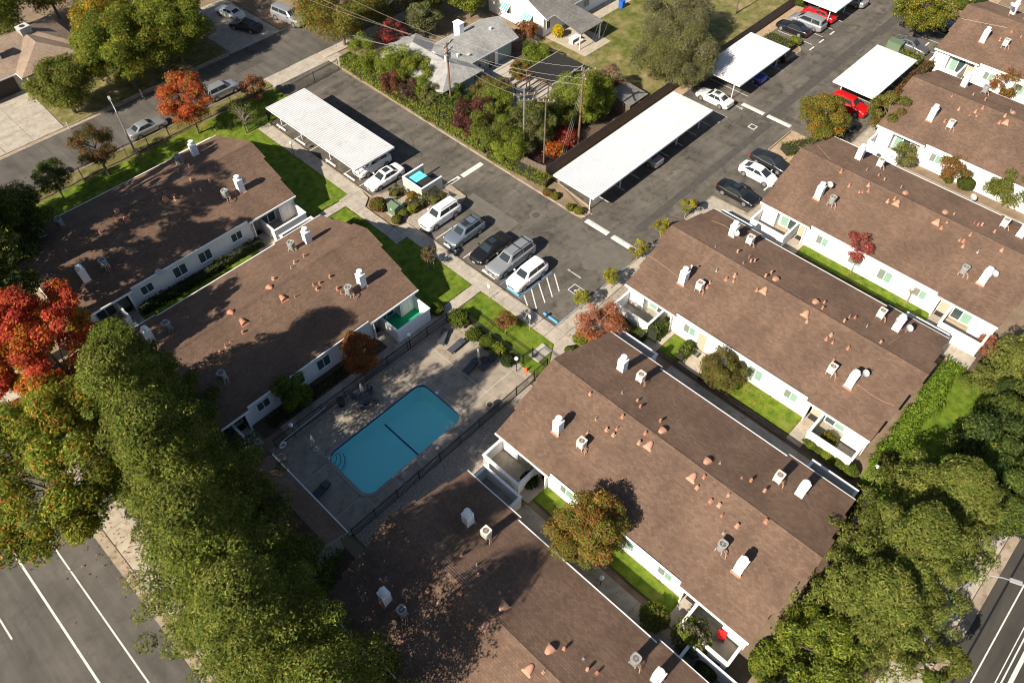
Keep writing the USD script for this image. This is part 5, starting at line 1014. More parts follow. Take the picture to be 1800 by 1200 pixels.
parasol((842, 640), 'closed pale parasol behind the loungers at the top of the pool'); parasol((640, 700), 'closed pale parasol over the round grey table'); parasol((556, 790), 'closed parasol near the shallow corner of the pool')
c = G(843, 641, .1); t = thing('stone_urn', 'dark planter urn at the foot of the parasol by the loungers', 'urn', (c[0] + .45, c[1] - .15, .1), 0); obj('urn', MB().tube([(0, 0, 0), (0, 0, .15), (0, 0, .5), (0, 0, .6)], [.2, .15, .36, .34], 14), M['ac_dark'], t); obj('pedestal', MB().box(-.35, .35, -.35, .35, -.02, .02), M['stone_pale'], t)
def patio_set(p, label):
    c = G(*p, .7); t = thing('patio_table', label, 'table', (c[0], c[1], .1), 0); obj('table_top', MB().cyl(0, 0, .68, .72, .62, n=22), M['lounger_grey'], t); obj('leg', MB().cyl(0, 0, 0, .68, .05), M['black_iron'], t); obj('foot', MB().cyl(0, 0, 0, .04, .35), M['black_iron'], t)
    for k in range(4):
        a = k * math.pi / 2 + .5; q = thing('patio_chair', f'grey round backed chair at the pool table, {("facing the fence", "facing the path end", "facing the pool", "facing the pool house")[k]}', 'chair', (c[0] + .95 * math.cos(a), c[1] + .95 * math.sin(a), .1), deg(a), 'chairs round the pool table')
        obj('seat', MB().obox((0, 0, .42), (.5, .52, .06)), M['lounger_grey'], q); obj('backrest', MB().obox((.25, 0, .66), (.05, .52, .45), 0, .2), M['lounger_grey'], q)
        for x in (-.2, .2):
            for y in (-.2, .2): obj('leg', MB().box(x - .015, x + .015, y - .015, y + .015, 0, .4), M['black_iron'], q)
patio_set((641, 700), 'round grey table under the closed parasol beside the pool')
c = G(601, 712, .1); t = thing('waste_bin', 'dark waste bin at the fence beside the pool', 'bin', (c[0], c[1], .1), 0); obj('bin', MB().cyl(0, 0, 0, .85, .26, .32, 14), M['lid_black'], t); obj('lid', MB().cyl(0, 0, .85, .92, .34), M['lid_black'], t)
c = G(861, 719, .1); t = thing('waste_bin', 'round slatted bin by the lower pool fence', 'bin', (c[0], c[1], .1), 0); obj('bin', MB().cyl(0, 0, 0, .75, .3, .34, 16), M['stone_pale'], t); obj('opening', MB().cyl(0, 0, .75, .78, .25), M['ac_dark'], t)
c = G(497, 782, .9); t = thing('life_ring', 'white life ring hanging on the pool fence', 'life ring', (c[0], c[1], .9), 0); obj('ring', MB().tube([(.28 * math.cos(a), 0.0, .28 * math.sin(a)) for a in np.linspace(0, 2 * math.pi, 19)], .07, 8, False), M['plastic_white'], t)
tag(obj('rescue_pole', MB().tube([G(493, 778, 1.2), G(573, 715, 1.2)], .025, 6), M['plastic_white']), 'long white rescue pole along the pool fence', 'pole')
c = G(925, 652, .05); t = thing('traffic_cone', 'small orange traffic cone by the pool gate', 'traffic cone', (c[0], c[1], .1), 0); obj('cone', MB().tube([(0, 0, .03), (0, 0, .5)], [.15, .03], 12), M['cone_orange'], t); obj('base', MB().box(-.2, .2, -.2, .2, 0, .03), M['cone_orange'], t)
c = G(950, 620, .15); t = thing('utility_vault', 'grey concrete vault lid set in the lawn by the walkway', 'vault lid', (c[0], c[1], .1), 0); obj('lid', MB().box(-.95, -.03, -.62, .62, -.05, .09), M['stone_pale'], t); obj('lid', MB().box(.03, .95, -.62, .62, -.05, .10), M['stone_pale'], t)
c = G(1268, 1118, .5); t = thing('red_chair', 'bright red folding chair on the sunny patio at the bottom', 'chair', (c[0], c[1], .1), 20); obj('seat', MB().obox((0, 0, .42), (.42, .62, .05)), M['red_cloth'], t); obj('backrest', MB().obox((.25, 0, .58), (.05, .62, .34), 0, .4), M['red_cloth'], t)
for y in (-.28, .28): obj('leg', MB().box(-.2, .2, y - .02, y + .02, 0, .42), M['metal_grey'], t)
for p, l in (((1253, 1170), 'blue folding chair in the shaded patio at the lower edge'), ((1268, 1192), 'second blue chair at the very lower edge')):
    c = G(*p, .5); t = thing('blue_chair', l, 'chair', (c[0], c[1], .1), -10); obj('seat', MB().obox((0, 0, .42), (.5, .55, .05)), M['dish_grey'], t); obj('backrest', MB().obox((.28, 0, .68), (.05, .55, .5), 0, .3), M['blue_plastic'], t)
    for y in (-.25, .25): obj('leg', MB().box(-.2, .2, y - .02, y + .02, 0, .42), M['metal_grey'], t)
# ---------------------------------------------------------------- houses beyond the fences
def gable(t, x0, x1, y0, y1, axis, ze, zr, m_, over=0.0, name='roof', hip=(0, 0), th=.14):
    """Roof with its ridge along axis; hip = how far each ridge end is drawn in."""
    if axis == 'x':
        ym = (y0 + y1) / 2; P = lambda x, y, z: (x, y, z); a0, a1, b0, b1 = x0, x1, y0, y1
    else: P = lambda x, y, z: (y, x, z); a0, a1, b0, b1 = y0, y1, x0, x1
    bm = (b0 + b1) / 2; r0, r1 = a0 + hip[0], a1 - hip[1]; o = MB()
    for dz in (0, -th):
        o.add([P(a0, b0, ze + dz), P(a1, b0, ze + dz), P(r1, bm, zr + dz), P(r0, bm, zr + dz)], [(0, 1, 2, 3)]); o.add([P(a0, b1, ze + dz), P(a1, b1, ze + dz), P(r1, bm, zr + dz), P(r0, bm, zr + dz)], [(0, 3, 2, 1)])
        if hip[0]: o.add([P(a0, b0, ze + dz), P(a0, b1, ze + dz), P(r0, bm, zr + dz)], [(0, 2, 1)])
        if hip[1]: o.add([P(a1, b0, ze + dz), P(a1, b1, ze + dz), P(r1, bm, zr + dz)], [(0, 1, 2)])
    rf = obj(name, o, M[m_], t); e = MB()
    for b in (b0, b1): q = np.array([P(a0, b, 0), P(a1, b, 0)]); e.box(min(q[0][0], q[1][0]) - .02, max(q[0][0], q[1][0]) + .02, min(q[0][1], q[1][1]) - .04, max(q[0][1], q[1][1]) + .04, ze - th - .03, ze - .004)
    for a, h in ((a0, hip[0]), (a1, hip[1])):
        if not h:
            for b in (b0, b1): e.add([P(a, b, ze - .01), P(a, bm, zr - .01), P(a, bm, zr - .2), P(a, b, ze - .2)], [(0, 1, 2, 3)])
    obj('fascia', e, M['trim_white'], rf)
    return rf
def house_walls(t, x0, x1, y0, y1, h, m_, axis=None, zr=None):
    o = MB(); o.box(x0, x1, y0, y1, 0, h)
    if axis == 'x':
        for x in (x0 + .01, x1 - .01): o.add([(x, y0, h), (x, y1, h), (x, (y0 + y1) / 2, zr)], [(0, 1, 2)])
    if axis == 'y':
        for y in (y0 + .01, y1 - .01): o.add([(x0, y, h), (x1, y, h), ((x0 + x1) / 2, y, zr)], [(0, 1, 2)])
    return obj('wall', o, M[m_], t)
def win(t, x0, x1, y0, y1, z0, z1, face):
    """A window on an axis aligned wall; face = '-y' or '-x'."""
    o = MB(); 
    if face == '-y': o.box(x0 - .07, x1 + .07, y0 - .06, y0 + .02, z0 - .07, z1 + .07)
    else: o.box(x0 - .06, x0 + .02, y0 - .07, y1 + .07, z0 - .07, z1 + .07)
    w = obj('window', o, M['trim_white'], t)
    n = 2
    for k in range(n):
        p = MB()
        if face == '-y': a = x0 + (x1 - x0) * k / n + .02; b = x0 + (x1 - x0) * (k + 1) / n - .02; p.box(a, b, y0 - .068, y0 - .06, z0, z1)
        else: a = y0 + (y1 - y0) * k / n + .02; b = y0 + (y1 - y0) * (k + 1) / n - .02; p.box(x0 - .068, x0 - .06, a, b, z0, z1)
        obj('pane', p, M['pane_shade'], w)
t = thing('grey_roofed_house', 'low sage house with grey hipped shingle roof behind the roadside hedge', 'house', (0, 0, 0))
house_walls(t, 25, 35.2, 33.9, 39.3, 2.55, 'sage_wall', 'x', 4.1); house_walls(t, 20.9, 26.4, 31.9, 42.8, 2.5, 'sage_wall')
gable(t, 24.0, 35.8, 33.2, 39.9, 'x', 2.7, 4.35, 'grey_shingle', hip=(0, 0)); gable(t, 20.2, 27.2, 31.0, 43.6, 'y', 2.68, 4.28, 'grey_shingle', hip=(2.2, 3.5))
o = MB().box(29.5, 30.3, 37.6, 38.7, 3.2, 5.1); ch = obj('chimney', o, M['stucco_white'], t); obj('chimney_cap', MB().box(29.42, 30.38, 37.52, 38.78, 5.1, 5.2), M['trim_white'], ch)
win(t, 27.0, 28.4, 33.9, 0, 1.0, 2.1, '-y'); win(t, 29.0, 30.2, 33.9, 0, 1.0, 2.1, '-y'); win(t, 22.4, 24.4, 31.9, 0, .9, 2.0, '-y')
o = MB().box(31.0, 32.0, 33.85, 33.9, .1, 2.1); obj('door', o, M['glass_dark'], t); obj('door_frame', MB().box(32.05, 32.6, 33.83, 33.9, .1, 2.2), M['trim_white'], t)
for x, y, z in ((33.0, 35.5, 4.0), (26.2, 34.5, 3.6)): obj('roof_vent', MB().box(x, x + .3, y, y + .3, z - .4, z + .15), M['trim_white'], t)
for p in ((823, 95), (800, 108)): c = G(*p, 3.4); obj('skylight', MB().obox((c[0], c[1], 3.33), (.5, .4, .06)), M['dish_grey'], t)
c = G(735, 92, 3.0); t = thing('rooftop_cooler', 'boxy cooler unit on the left wing of the grey roofed house', 'cooler', (c[0], c[1], 2.9), 10); obj('cabinet', MB().box(-.7, .7, -.6, .6, 0, .75), M['dish_grey'], t); obj('lid', MB().box(-.75, .75, -.65, .65, .75, .82), M['dish_grey'], t); obj('vent', MB().cyl(0, 0, .82, .86, .3), M['ac_dark'], t)
c = G(704, 78, 2.4); t = thing('garden_shed', 'small grey roofed shed left of the grey house', 'shed', (0, 0, 0)); house_walls(t, c[0] - 1.6, c[0] + 1.4, c[1] - 1.4, c[1] + 1.4, 2.1, 'stucco_white', 'x', 2.8); gable(t, c[0] - 1.8, c[0] + 1.6, c[1] - 1.7, c[1] + 1.7, 'x', 2.1, 2.9, 'grey_shingle')
pv = struct('patio_paving'); r_ = np.random.default_rng(5)
for i in range(7):
    for j in range(10):
        x, y = 26.8 + i * 1.1, 24.6 + j * 1.15
        if (x > 33.2 and y < 27.0) or (x < 28 and y > 31): continue
        obj('flagstone', MB().prism(Polygon(rect(x + .03 + (.2 if j % 2 else 0), x + 1.06 + (.2 if j % 2 else 0), y + .03, y + 1.11)), -.02, .07 + r_.uniform(-.008, .012)), M['stone_pale'], pv)
slab_polys('patio_slab', [[(29.2, 22.0), (33.0, 22.0), (33.0, 24.5), (29.2, 24.5)]], .06)
lawn([(25.5, 19.5), (29, 19.5), (29, 24), (26, 24)]); 
t = thing('shade_canopy', 'black shade cloth stretched over a wooden frame beside the paved patio', 'canopy', (0, 0, 0))
o = MB(); n = 8
gx = np.linspace(31.0, 36.7, n); gy = np.linspace(22.9, 27.2, n); v = [(x, y, 2.6 - .22 * math.sin(math.pi * i / (n - 1)) * math.sin(math.pi * j / (n - 1))) for i, x in enumerate(gx) for j, y in enumerate(gy)]
o.add(v, [(i * n + j, (i + 1) * n + j, (i + 1) * n + j + 1, i * n + j + 1) for i in range(n - 1) for j in range(n - 1)]); obj('cloth', o, M['shade_cloth'], t)
for x, y in ((31, 22.9), (36.7, 22.9), (31, 27.2), (36.7, 27.2)): obj('post', MB().box(x - .06, x + .06, y - .06, y + .06, 0, 2.6), M['wood_old'], t)
o = MB(); o.box(30.9, 36.8, 22.8, 22.88, 2.5, 2.62); o.box(30.9, 36.8, 27.22, 27.3, 2.5, 2.62); obj('beam', o, M['stone_pale'], t)
t = thing('wooden_pergola', 'weathered open pergola of grey beams beside the black shade cloth', 'pergola', (0, 0, 0))
for k in range(5): obj('rafter', MB().obox((29.3, 23.3 + k * .7, 2.5), (3.2, .08, .14), rad(4)), M['wood_old'], t)
for x in (28, 30.6):
    for y in (23.2, 26.3): obj('post', MB().box(x - .05, x + .05, y - .05, y + .05, 0, 2.45), M['wood_old'], t)
for y in (23.0, 26.4): obj('beam', MB().obox((29.3, y, 2.38), (3.2, .09, .12)), M['wood_old'], t)
t = thing('garden_shed', 'dark flat shed with grey roof against the board fence', 'shed', (0, 0, 0)); house_walls(t, 35.0, 37.6, 13.9, 16.8, 2.0, 'wood_old'); o = MB(); o.add([(34.6, 13.6, 2.05), (38.1, 13.6, 2.05), (38.1, 17.1, 2.3), (34.6, 17.1, 2.3), (34.6, 13.6, 1.98), (38.1, 13.6, 1.98), (38.1, 17.1, 2.22), (34.6, 17.1, 2.22)], [(0, 1, 2, 3), (4, 7, 6, 5), (0, 4, 5, 1), (1, 5, 6, 2), (2, 6, 7, 3), (3, 7, 4, 0)]); obj('roof', o, M['dark_grey_shingle'], t)
t = thing('white_house', 'white gabled house with teal window awnings and a covered back patio', 'house', (0, 0, 0))
house_walls(t, 41.6, 62, 34.0, 44.5, 2.9, 'stucco_white', 'x', 5.4); gable(t, 41.2, 62.5, 33.2, 45.3, 'x', 3.0, 5.6, 'dark_grey_shingle')
o = MB(); o.add([(42.9, 33.3, 3.02), (46.9, 33.3, 3.02), (46.9, 27.9, 2.55), (42.2, 27.9, 2.55), (42.9, 33.3, 2.9), (46.9, 33.3, 2.9), (46.9, 27.9, 2.42), (42.2, 27.9, 2.42)], [(0, 3, 2, 1), (4, 5, 6, 7), (3, 7, 6, 2), (0, 4, 7, 3), (1, 2, 6, 5)]); obj('porch_roof', o, M['dark_grey_shingle'], t)
for x, y in ((42.5, 28.2), (46.6, 28.2)): obj('porch_post', MB().box(x - .06, x + .06, y - .06, y + .06, 0, 2.45), M['trim_white'], t)
for y in (36.2, 40.4):
    win(t, 41.6, 0, y, y + 1.0, 1.0, 2.0, '-x')
    n = 8
    for k in range(n): o = MB(); ya, yb = y - .25 + 1.5 * k / n, y - .25 + 1.5 * (k + 1) / n; o.add([(41.55, ya, 2.35), (41.55, yb, 2.35), (40.75, yb, 1.65), (40.75, ya, 1.65)], [(0, 1, 2, 3)]); obj('awning_strip', o, M['teal_awning' if k % 2 else 'awning_stripe'], t)
win(t, 47.6, 48.6, 34.0, 0, 1.0, 2.0, '-y'); win(t, 50.0, 51.2, 34.0, 0, 1.0, 2.0, '-y'); win(t, 42.2, 42.9, 34.0, 0, .9, 2.0, '-y')
slab_polys('patio_slab', [rect(41.8, 47.2, 26.6, 34.0)], .05, 'new_concrete'); slab_polys('patio_slab', [rect(49, 58, 31.5, 34)], .05, 'new_concrete')
lawn([(38.4, 13.7), (74, 13.7), (74, 33.9), (38.4, 33.9)], .03, 'dry_grass'); lawn([(46, 22), (62, 24), (62, 31.4), (47.3, 31.4), (47.3, 26.5), (44, 26.5)], .045, 'back_lawn_grass')
lawn([(20.6, 13.7), (38, 13.7), (38, 33), (20.6, 33)], .025, 'bark_mulch', 'garden_soil')
c = G(1010, 66, .7); t = thing('garden_table', 'white garden table and bench under the porch roof', 'table', (c[0], c[1], .05)); obj('table_top', MB().box(-.8, .8, -.45, .45, .68, .74), M['plastic_white'], t)
for x in (-.7, .7): obj('leg', MB().box(x - .04, x + .04, -.35, .35, 0, .68), M['plastic_white'], t)
obj('bench', MB().box(-.8, .8, -1.0, -.7, .38, .44), M['plastic_white'], t)
c = G(1093, 8, .5); t = thing('wheelie_bin', 'blue wheelie bin behind the white house', 'bin', (c[0], c[1], 0)); obj('bin', MB().box(-.3, .3, -.35, .35, .05, 1.0), M['blue_plastic'], t); obj('lid', MB().box(-.33, .33, -.38, .38, 1.0, 1.07), M['blue_plastic'], t)
t = thing('tan_roofed_house', 'tan shingle roofed house with dark garage door at the upper left corner', 'house', (0, 0, 0))
house_walls(t, -25, -5, 73.2, 82, 2.6, 'stone_pale'); gable(t, -26, -4.2, 72.3, 83, 'x', 2.7, 4.7, 'tan_shingle', hip=(0, 4.5)); gable(t, -13.4, -5.0, 70.6, 78, 'y', 2.72, 4.5, 'tan_shingle', hip=(3.4, 0)); house_walls(t, -12.6, -5.8, 71.4, 78, 2.6, 'stone_pale')
obj('garage_door', MB().box(-18.6, -13.7, 73.12, 73.2, 0, 2.2), M['garage_brown'], t); o = MB().box(-14.3, -13.5, 74.8, 75.7, 3, 5.3); ch = obj('chimney', o, M['stucco_white'], t); obj('chimney_cap', MB().box(-14.4, -13.4, 74.7, 75.8, 5.3, 5.4), M['metal_grey'], ch)
c = G(43, 55, 4.6); t = thing('rooftop_cooler', 'grey cooler box on the tan shingle roof', 'cooler', (c[0], c[1], 4.0), 8); obj('cabinet', MB().box(-.7, .7, -.6, .6, 0, 1.2), M['ac_grey'], t); obj('lid', MB().box(-.72, .72, -.62, .62, 1.2, 1.27), M['dish_grey'], t); obj('fan_opening', MB().cyl(0, 0, 1.27, 1.3, .35), M['ac_dark'], t)
slab_polys('driveway', [[(-20.5, 61.5), (-17.2, 61.5), (-17.2, 65), (-20.5, 65)], [(-17.18, 61.5), (-13.5, 61.5), (-13.3, 67), (-17.18, 67)], [(-20.5, 65.02), (-17.2, 65.02), (-17.2, 73.1), (-20.5, 73.1)], [(-17.18, 67.02), (-13.3, 67.02), (-13.1, 73.1), (-17.18, 73.1)]], .05); slab_polys('driveway', [[(-30, 61.5), (-20.55, 61.5), (-20.55, 73), (-30, 73)]], .04)
lawn([(-13.2, 61.9), (9.2, 61.9), (9.2, 72), (-13.2, 72)], .05, 'dry_grass'); slab_polys('driveway', [[(9.6, 61.4), (17.6, 61.4), (17.2, 75), (9.8, 75)]], .04); bed([(17.7, 62), (40, 62), (40, 90), (17.7, 90)], 'earth', .04)
t = thing('top_left_house', 'grey roof corner glimpsed between the trees at the top left', 'house', (0, 0, 0)); house_walls(t, .5, 9, 75, 84, 2.6, 'stucco_white'); gable(t, 0, 9.6, 74.3, 84.6, 'x', 2.7, 4.6, 'grey_shingle', hip=(3, 3))
c = G(20, 276, .5); t = thing('mailbox_post', 'white post at the foot of the upper left driveway', 'post', (*G(123, 228)[:2], 0)); obj('post', MB().box(-.05, .05, -.05, .05, 0, 1.0), M['trim_white'], t)
t = thing('mailbox_post', 'short pale post on the verge left of the red leaved tree', 'post', (*G(251, 171)[:2], 0)); obj('post', MB().box(-.06, .06, -.06, .06, 0, 1.1), M['stone_pale'], t)
t = thing('pale_wall_building', 'pale building end wall at the top edge above the black crossover', 'building', (0, 0, 0)); house_walls(t, 88.5, 100, -3.0, 6.0, 3.2, 'stone_pale'); gable(t, 88.0, 100.5, -3.6, 6.6, 'x', 3.2, 4.8, 'shingle_x')
c = G(1150, 128, 0)

# ---------------------------------------------------------------- vegetation
GREEN = [(.060, .088, .014), (.080, .108, .016), (.105, .130, .020)]
OLIVE = [(.090, .098, .020), (.120, .122, .026), (.155, .145, .036)]
LIME = [(.12, .16, .018), (.16, .19, .024), (.20, .21, .03)]
YGREEN = [(.13, .135, .018), (.17, .16, .022), (.095, .115, .02)]
DARK = [(.026, .045, .014), (.036, .058, .017), (.050, .072, .022)]
PINE = [(.098, .115, .022), (.068, .086, .020), (.135, .144, .030)]
REDWOOD = [(.070, .090, .012), (.046, .066, .010), (.105, .118, .016)]
GREYG = [(.12, .115, .065), (.16, .15, .085), (.085, .085, .05)]
RED = [(.30, .045, .028), (.36, .065, .035), (.23, .035, .025)]
ORANGE = [(.36, .105, .02), (.42, .15, .025), (.30, .065, .016)]
RUST = [(.20, .075, .028), (.25, .105, .035), (.14, .06, .025)]
PINK = [(.26, .115, .075), (.33, .155, .105), (.19, .085, .055)]
PURPLE = [(.055, .022, .025), (.085, .032, .035), (.04, .02, .02)]
GOLD = [(.34, .20, .02), (.42, .27, .025), (.26, .16, .02)]
BRONZE = [(.105, .070, .028), (.14, .085, .032), (.075, .062, .024)]

LEAF_N, LEAF_S, LEAF_C = 1.75, .74, 1.22
def leaves(rng, cen, rad3, n, size, pal, up=.40, aspect=.55, fuzz=.17, patch=None, normal_jit=.75):
    """n small leaf faces spread through the clumps (centres cen, radii rad3); pal lists (weight, colours)."""
    n = int(n * LEAF_N); size = size * LEAF_S
    cen = np.asarray(cen, float); rad3 = np.asarray(rad3, float)
    if rad3.ndim == 1: rad3 = np.repeat(rad3[:, None], 3, 1)
    w = (rad3[:, 0] * rad3[:, 1] + rad3[:, 0] * rad3[:, 2]) ; w = w / w.sum(); k = rng.choice(len(cen), n, p=w)
    u = rng.normal(size=(n, 3)); u /= np.linalg.norm(u, axis=1, keepdims=True); flip = (u[:, 2] < -.35) & (rng.random(n) < .8); u[flip, 2] *= -1
    r = np.clip(.93 + rng.normal(size=n) * fuzz, .15, 1.5); pos = cen[k] + u * rad3[k] * r[:, None]
    nv = u * .75 + rng.normal(size=(n, 3)) * normal_jit * .55 + [0, 0, up]; nv /= np.linalg.norm(nv, axis=1, keepdims=True)
    a = np.cross(nv, rng.normal(size=(n, 3))); a /= np.linalg.norm(a, axis=1, keepdims=True); b = np.cross(nv, a)
    s = size * rng.uniform(.6, 1.35, n)[:, None]; A = a * s; B = b * s * aspect
    bend = nv * s * .15
    v = np.stack([pos - A - B * .5, pos - A * .1 + B - bend, pos + A - B * .3], 1).reshape(-1, 3)
    f = np.arange(3 * n).reshape(n, 3)
    # colour: each clump leans to one palette entry, single leaves scatter
    wt = np.array([p[0] for p in pal], float); cols = [np.array(p[1]) for p in pal]
    kc = rng.random(len(cen)) if patch is None else patch(cen, rng)
    cw = np.cumsum(wt) / wt.sum(); q = kc[k] + rng.normal(size=n) * .22; q = np.mod(q, 1.0) if patch is None else np.clip(q, 0, .9999); idx = np.searchsorted(cw, q)
    idx = np.clip(idx, 0, len(pal) - 1); j = rng.integers(0, 3, n); col = np.empty((n, 3))
    for p in range(len(pal)): m_ = idx == p; col[m_] = cols[p][j[m_]]
    col *= LEAF_C * rng.uniform(.72, 1.28, n)[:, None] * rng.uniform(.80, 1.2, len(cen))[k][:, None]
    return v, f, np.repeat(col, 3, 0)

def trunk_mesh(rng, H, r0, cen, nlimb, lean=(0, 0), fork=.35):
    m_ = MB(); z = np.linspace(0, H, 7); wob = np.cumsum(rng.normal(size=(7, 2)) * .05 * H / 7, 0); wob[0] = 0
    axis = np.c_[wob[:, 0] + lean[0] * z / H, wob[:, 1] + lean[1] * z / H, z]; m_.tube(axis, r0 * np.linspace(1, .30, 7), 8)
    if len(cen):
        for c in np.asarray(cen)[rng.permutation(len(cen))[:nlimb]]:
            zb = min(max(H * fork, c[2] - .55 * math.hypot(c[0], c[1]) - .3), H * .92); b = np.array([np.interp(zb, z, axis[:, i]) for i in range(3)]); mid = (b + c) / 2 + [0, 0, .12 * np.linalg.norm(c - b)] + rng.normal(size=3) * .12
            m_.tube([b, mid, c], [r0 * .34, r0 * .2, r0 * .07], 5, False)
    return m_

def tree(name, p, H, R, label, pal, n=6000, size=.16, kind='round', clumps=46, base=.28, group=None, seed=0, trunk='trunk', r0=None, cat='tree', patch=None, squash=1.0, lmat='leaves', lean=(0, 0), bare=0, ry=None, crown_name='crown', nlimb=16, cr=.30):
    rng = np.random.default_rng(seed * 7919 + 13); t = thing(name, label, cat, (p[0], p[1], 0), 0, group); zc = H * (1 + base) / 2; hz = H * (1 - base) / 2
    if kind == 'round':
        u = rng.normal(size=(clumps, 3)); u /= np.linalg.norm(u, axis=1, keepdims=True); rr = rng.uniform(.35, .86, clumps) ** .6
        cen = u * rr[:, None] * np.array([R, ry or R, hz * squash]) + [lean[0], lean[1], zc]; crad = R * cr * .82 * rng.uniform(.6, 1.35, clumps); rad3 = np.c_[crad, crad, crad * .8]
        cen[:, 2] = np.minimum(cen[:, 2], H - crad * .6)
    elif kind in ('conifer', 'pine'):
        cen, rad3 = [], []; nl = clumps
        for i in range(nl):
            h = base * H + (H * .99 - base * H) * ((i + rng.random()) / nl) ** .9; q = (h / H - base) / (1 - base); prof = (1 - q) ** .72 * (1 if q > .1 else .8 + q * 2); L = R * prof * rng.uniform(.62, 1.12) + .25; az = i * 2.4 + rng.normal() * .3; nb = max(2, int(L / 1.2))
            for j in range(nb):
                f_ = (j + .8) / nb; dz = (-.28 * f_ * L + .14 * f_ ** 2 * L) if kind == 'conifer' else (.26 * f_ * L); s = (.50 + .36 * math.sin(math.pi * min(1, f_ * .8 + .2))) * rng.uniform(.75, 1.3) * (R / 6) ** .5
                cen.append((L * f_ * math.cos(az) + rng.normal() * .18, L * f_ * math.sin(az) + rng.normal() * .18, h + dz + rng.normal() * .12)); rad3.append((s * 1.15, s * 1.15, s * (.55 if kind == 'conifer' else .8)))
        cen.append((0, 0, H - .3)); rad3.append((.35, .35, .6)); cen = np.array(cen); rad3 = np.array(rad3)
    obj('trunk', trunk_mesh(rng, H * (.93 if kind in ('conifer', 'pine') else .62), r0 or (.03 * H + .05), cen, nlimb, lean), M[trunk], t)
    if n:
        v, f, c = leaves(rng, cen, rad3, n, size, pal, patch=patch, fuzz=.12 if kind != 'round' else .17); obj(crown_name, (v, f), M[lmat], t, tint=c)
    return t

def bush(name, p, R, H, label, pal, n=900, size=.11, shape='ball', ry=None, yaw=0, group=None, seed=0, z0=.08, cat='bush', core=True):
    """Clipped or loose shrub: leaves over a dense core of branches."""
    rng = np.random.default_rng(seed * 131 + 5); t = thing(name, label, cat, (p[0], p[1], z0), yaw, group); ry = ry or R
    if core: obj('inner_branches', MB().ball((0, 0, H * .46), np.array([R * .86, ry * .86, H * .46]) * (.74 if shape == 'loose' else 1), 2), M['inner_branches'], t)
    u = rng.normal(size=(n, 3)); u /= np.linalg.norm(u, axis=1, keepdims=True); u[:, 2] = np.where(u[:, 2] < -.5, -u[:, 2], u[:, 2])
    if shape == 'box': u = np.sign(u) * np.abs(u) ** .38; u /= np.maximum(np.abs(u).max(1, keepdims=True), 1e-6) * np.where(rng.random((n, 1)) < .5, 1, 1.04)
    lump = 1 + .16 * (meshkit.noise(u * 2.2 + seed, seed) - .5) * (2.4 if shape == 'loose' else 1)
    pos = u * lump[:, None] * np.array([R, ry, H * .52]) * (1 - np.abs(rng.normal(size=(n, 1))) * (.06 if shape != 'loose' else .24)) * (1 + (.14 * rng.random((n, 1)) if shape == 'loose' else 0)) + [0, 0, H * .5]
    nv = u * .7 + rng.normal(size=(n, 3)) * .5 + [0, 0, .3]; nv /= np.linalg.norm(nv, axis=1, keepdims=True); a = np.cross(nv, rng.normal(size=(n, 3))); a /= np.linalg.norm(a, axis=1, keepdims=True); b = np.cross(nv, a); s = size * rng.uniform(.6, 1.3, n)[:, None]
    v = np.stack([pos - a * s, pos + b * s * .6, pos + a * s, pos - b * s * .6], 1).reshape(-1, 3); i4 = np.arange(n)[:, None] * 4; f = np.vstack([i4 + [0, 1, 2], i4 + [0, 2, 3]])
    wt = np.cumsum([q[0] for q in pal]); wt = wt / wt[-1]; idx = np.clip(np.searchsorted(wt, np.clip(meshkit.noise(pos * 1.6 + 9, seed) * .7 + rng.random(n) * .3, 0, .999)), 0, len(pal) - 1); col = np.array([pal[i][1][k] for i, k in zip(idx, rng.integers(0, 3, n))]) * rng.uniform(.8, 1.2, (n, 1))
    obj('foliage', (v, f), M['leaves'], t, tint=np.repeat(col, 4, 0)); return t

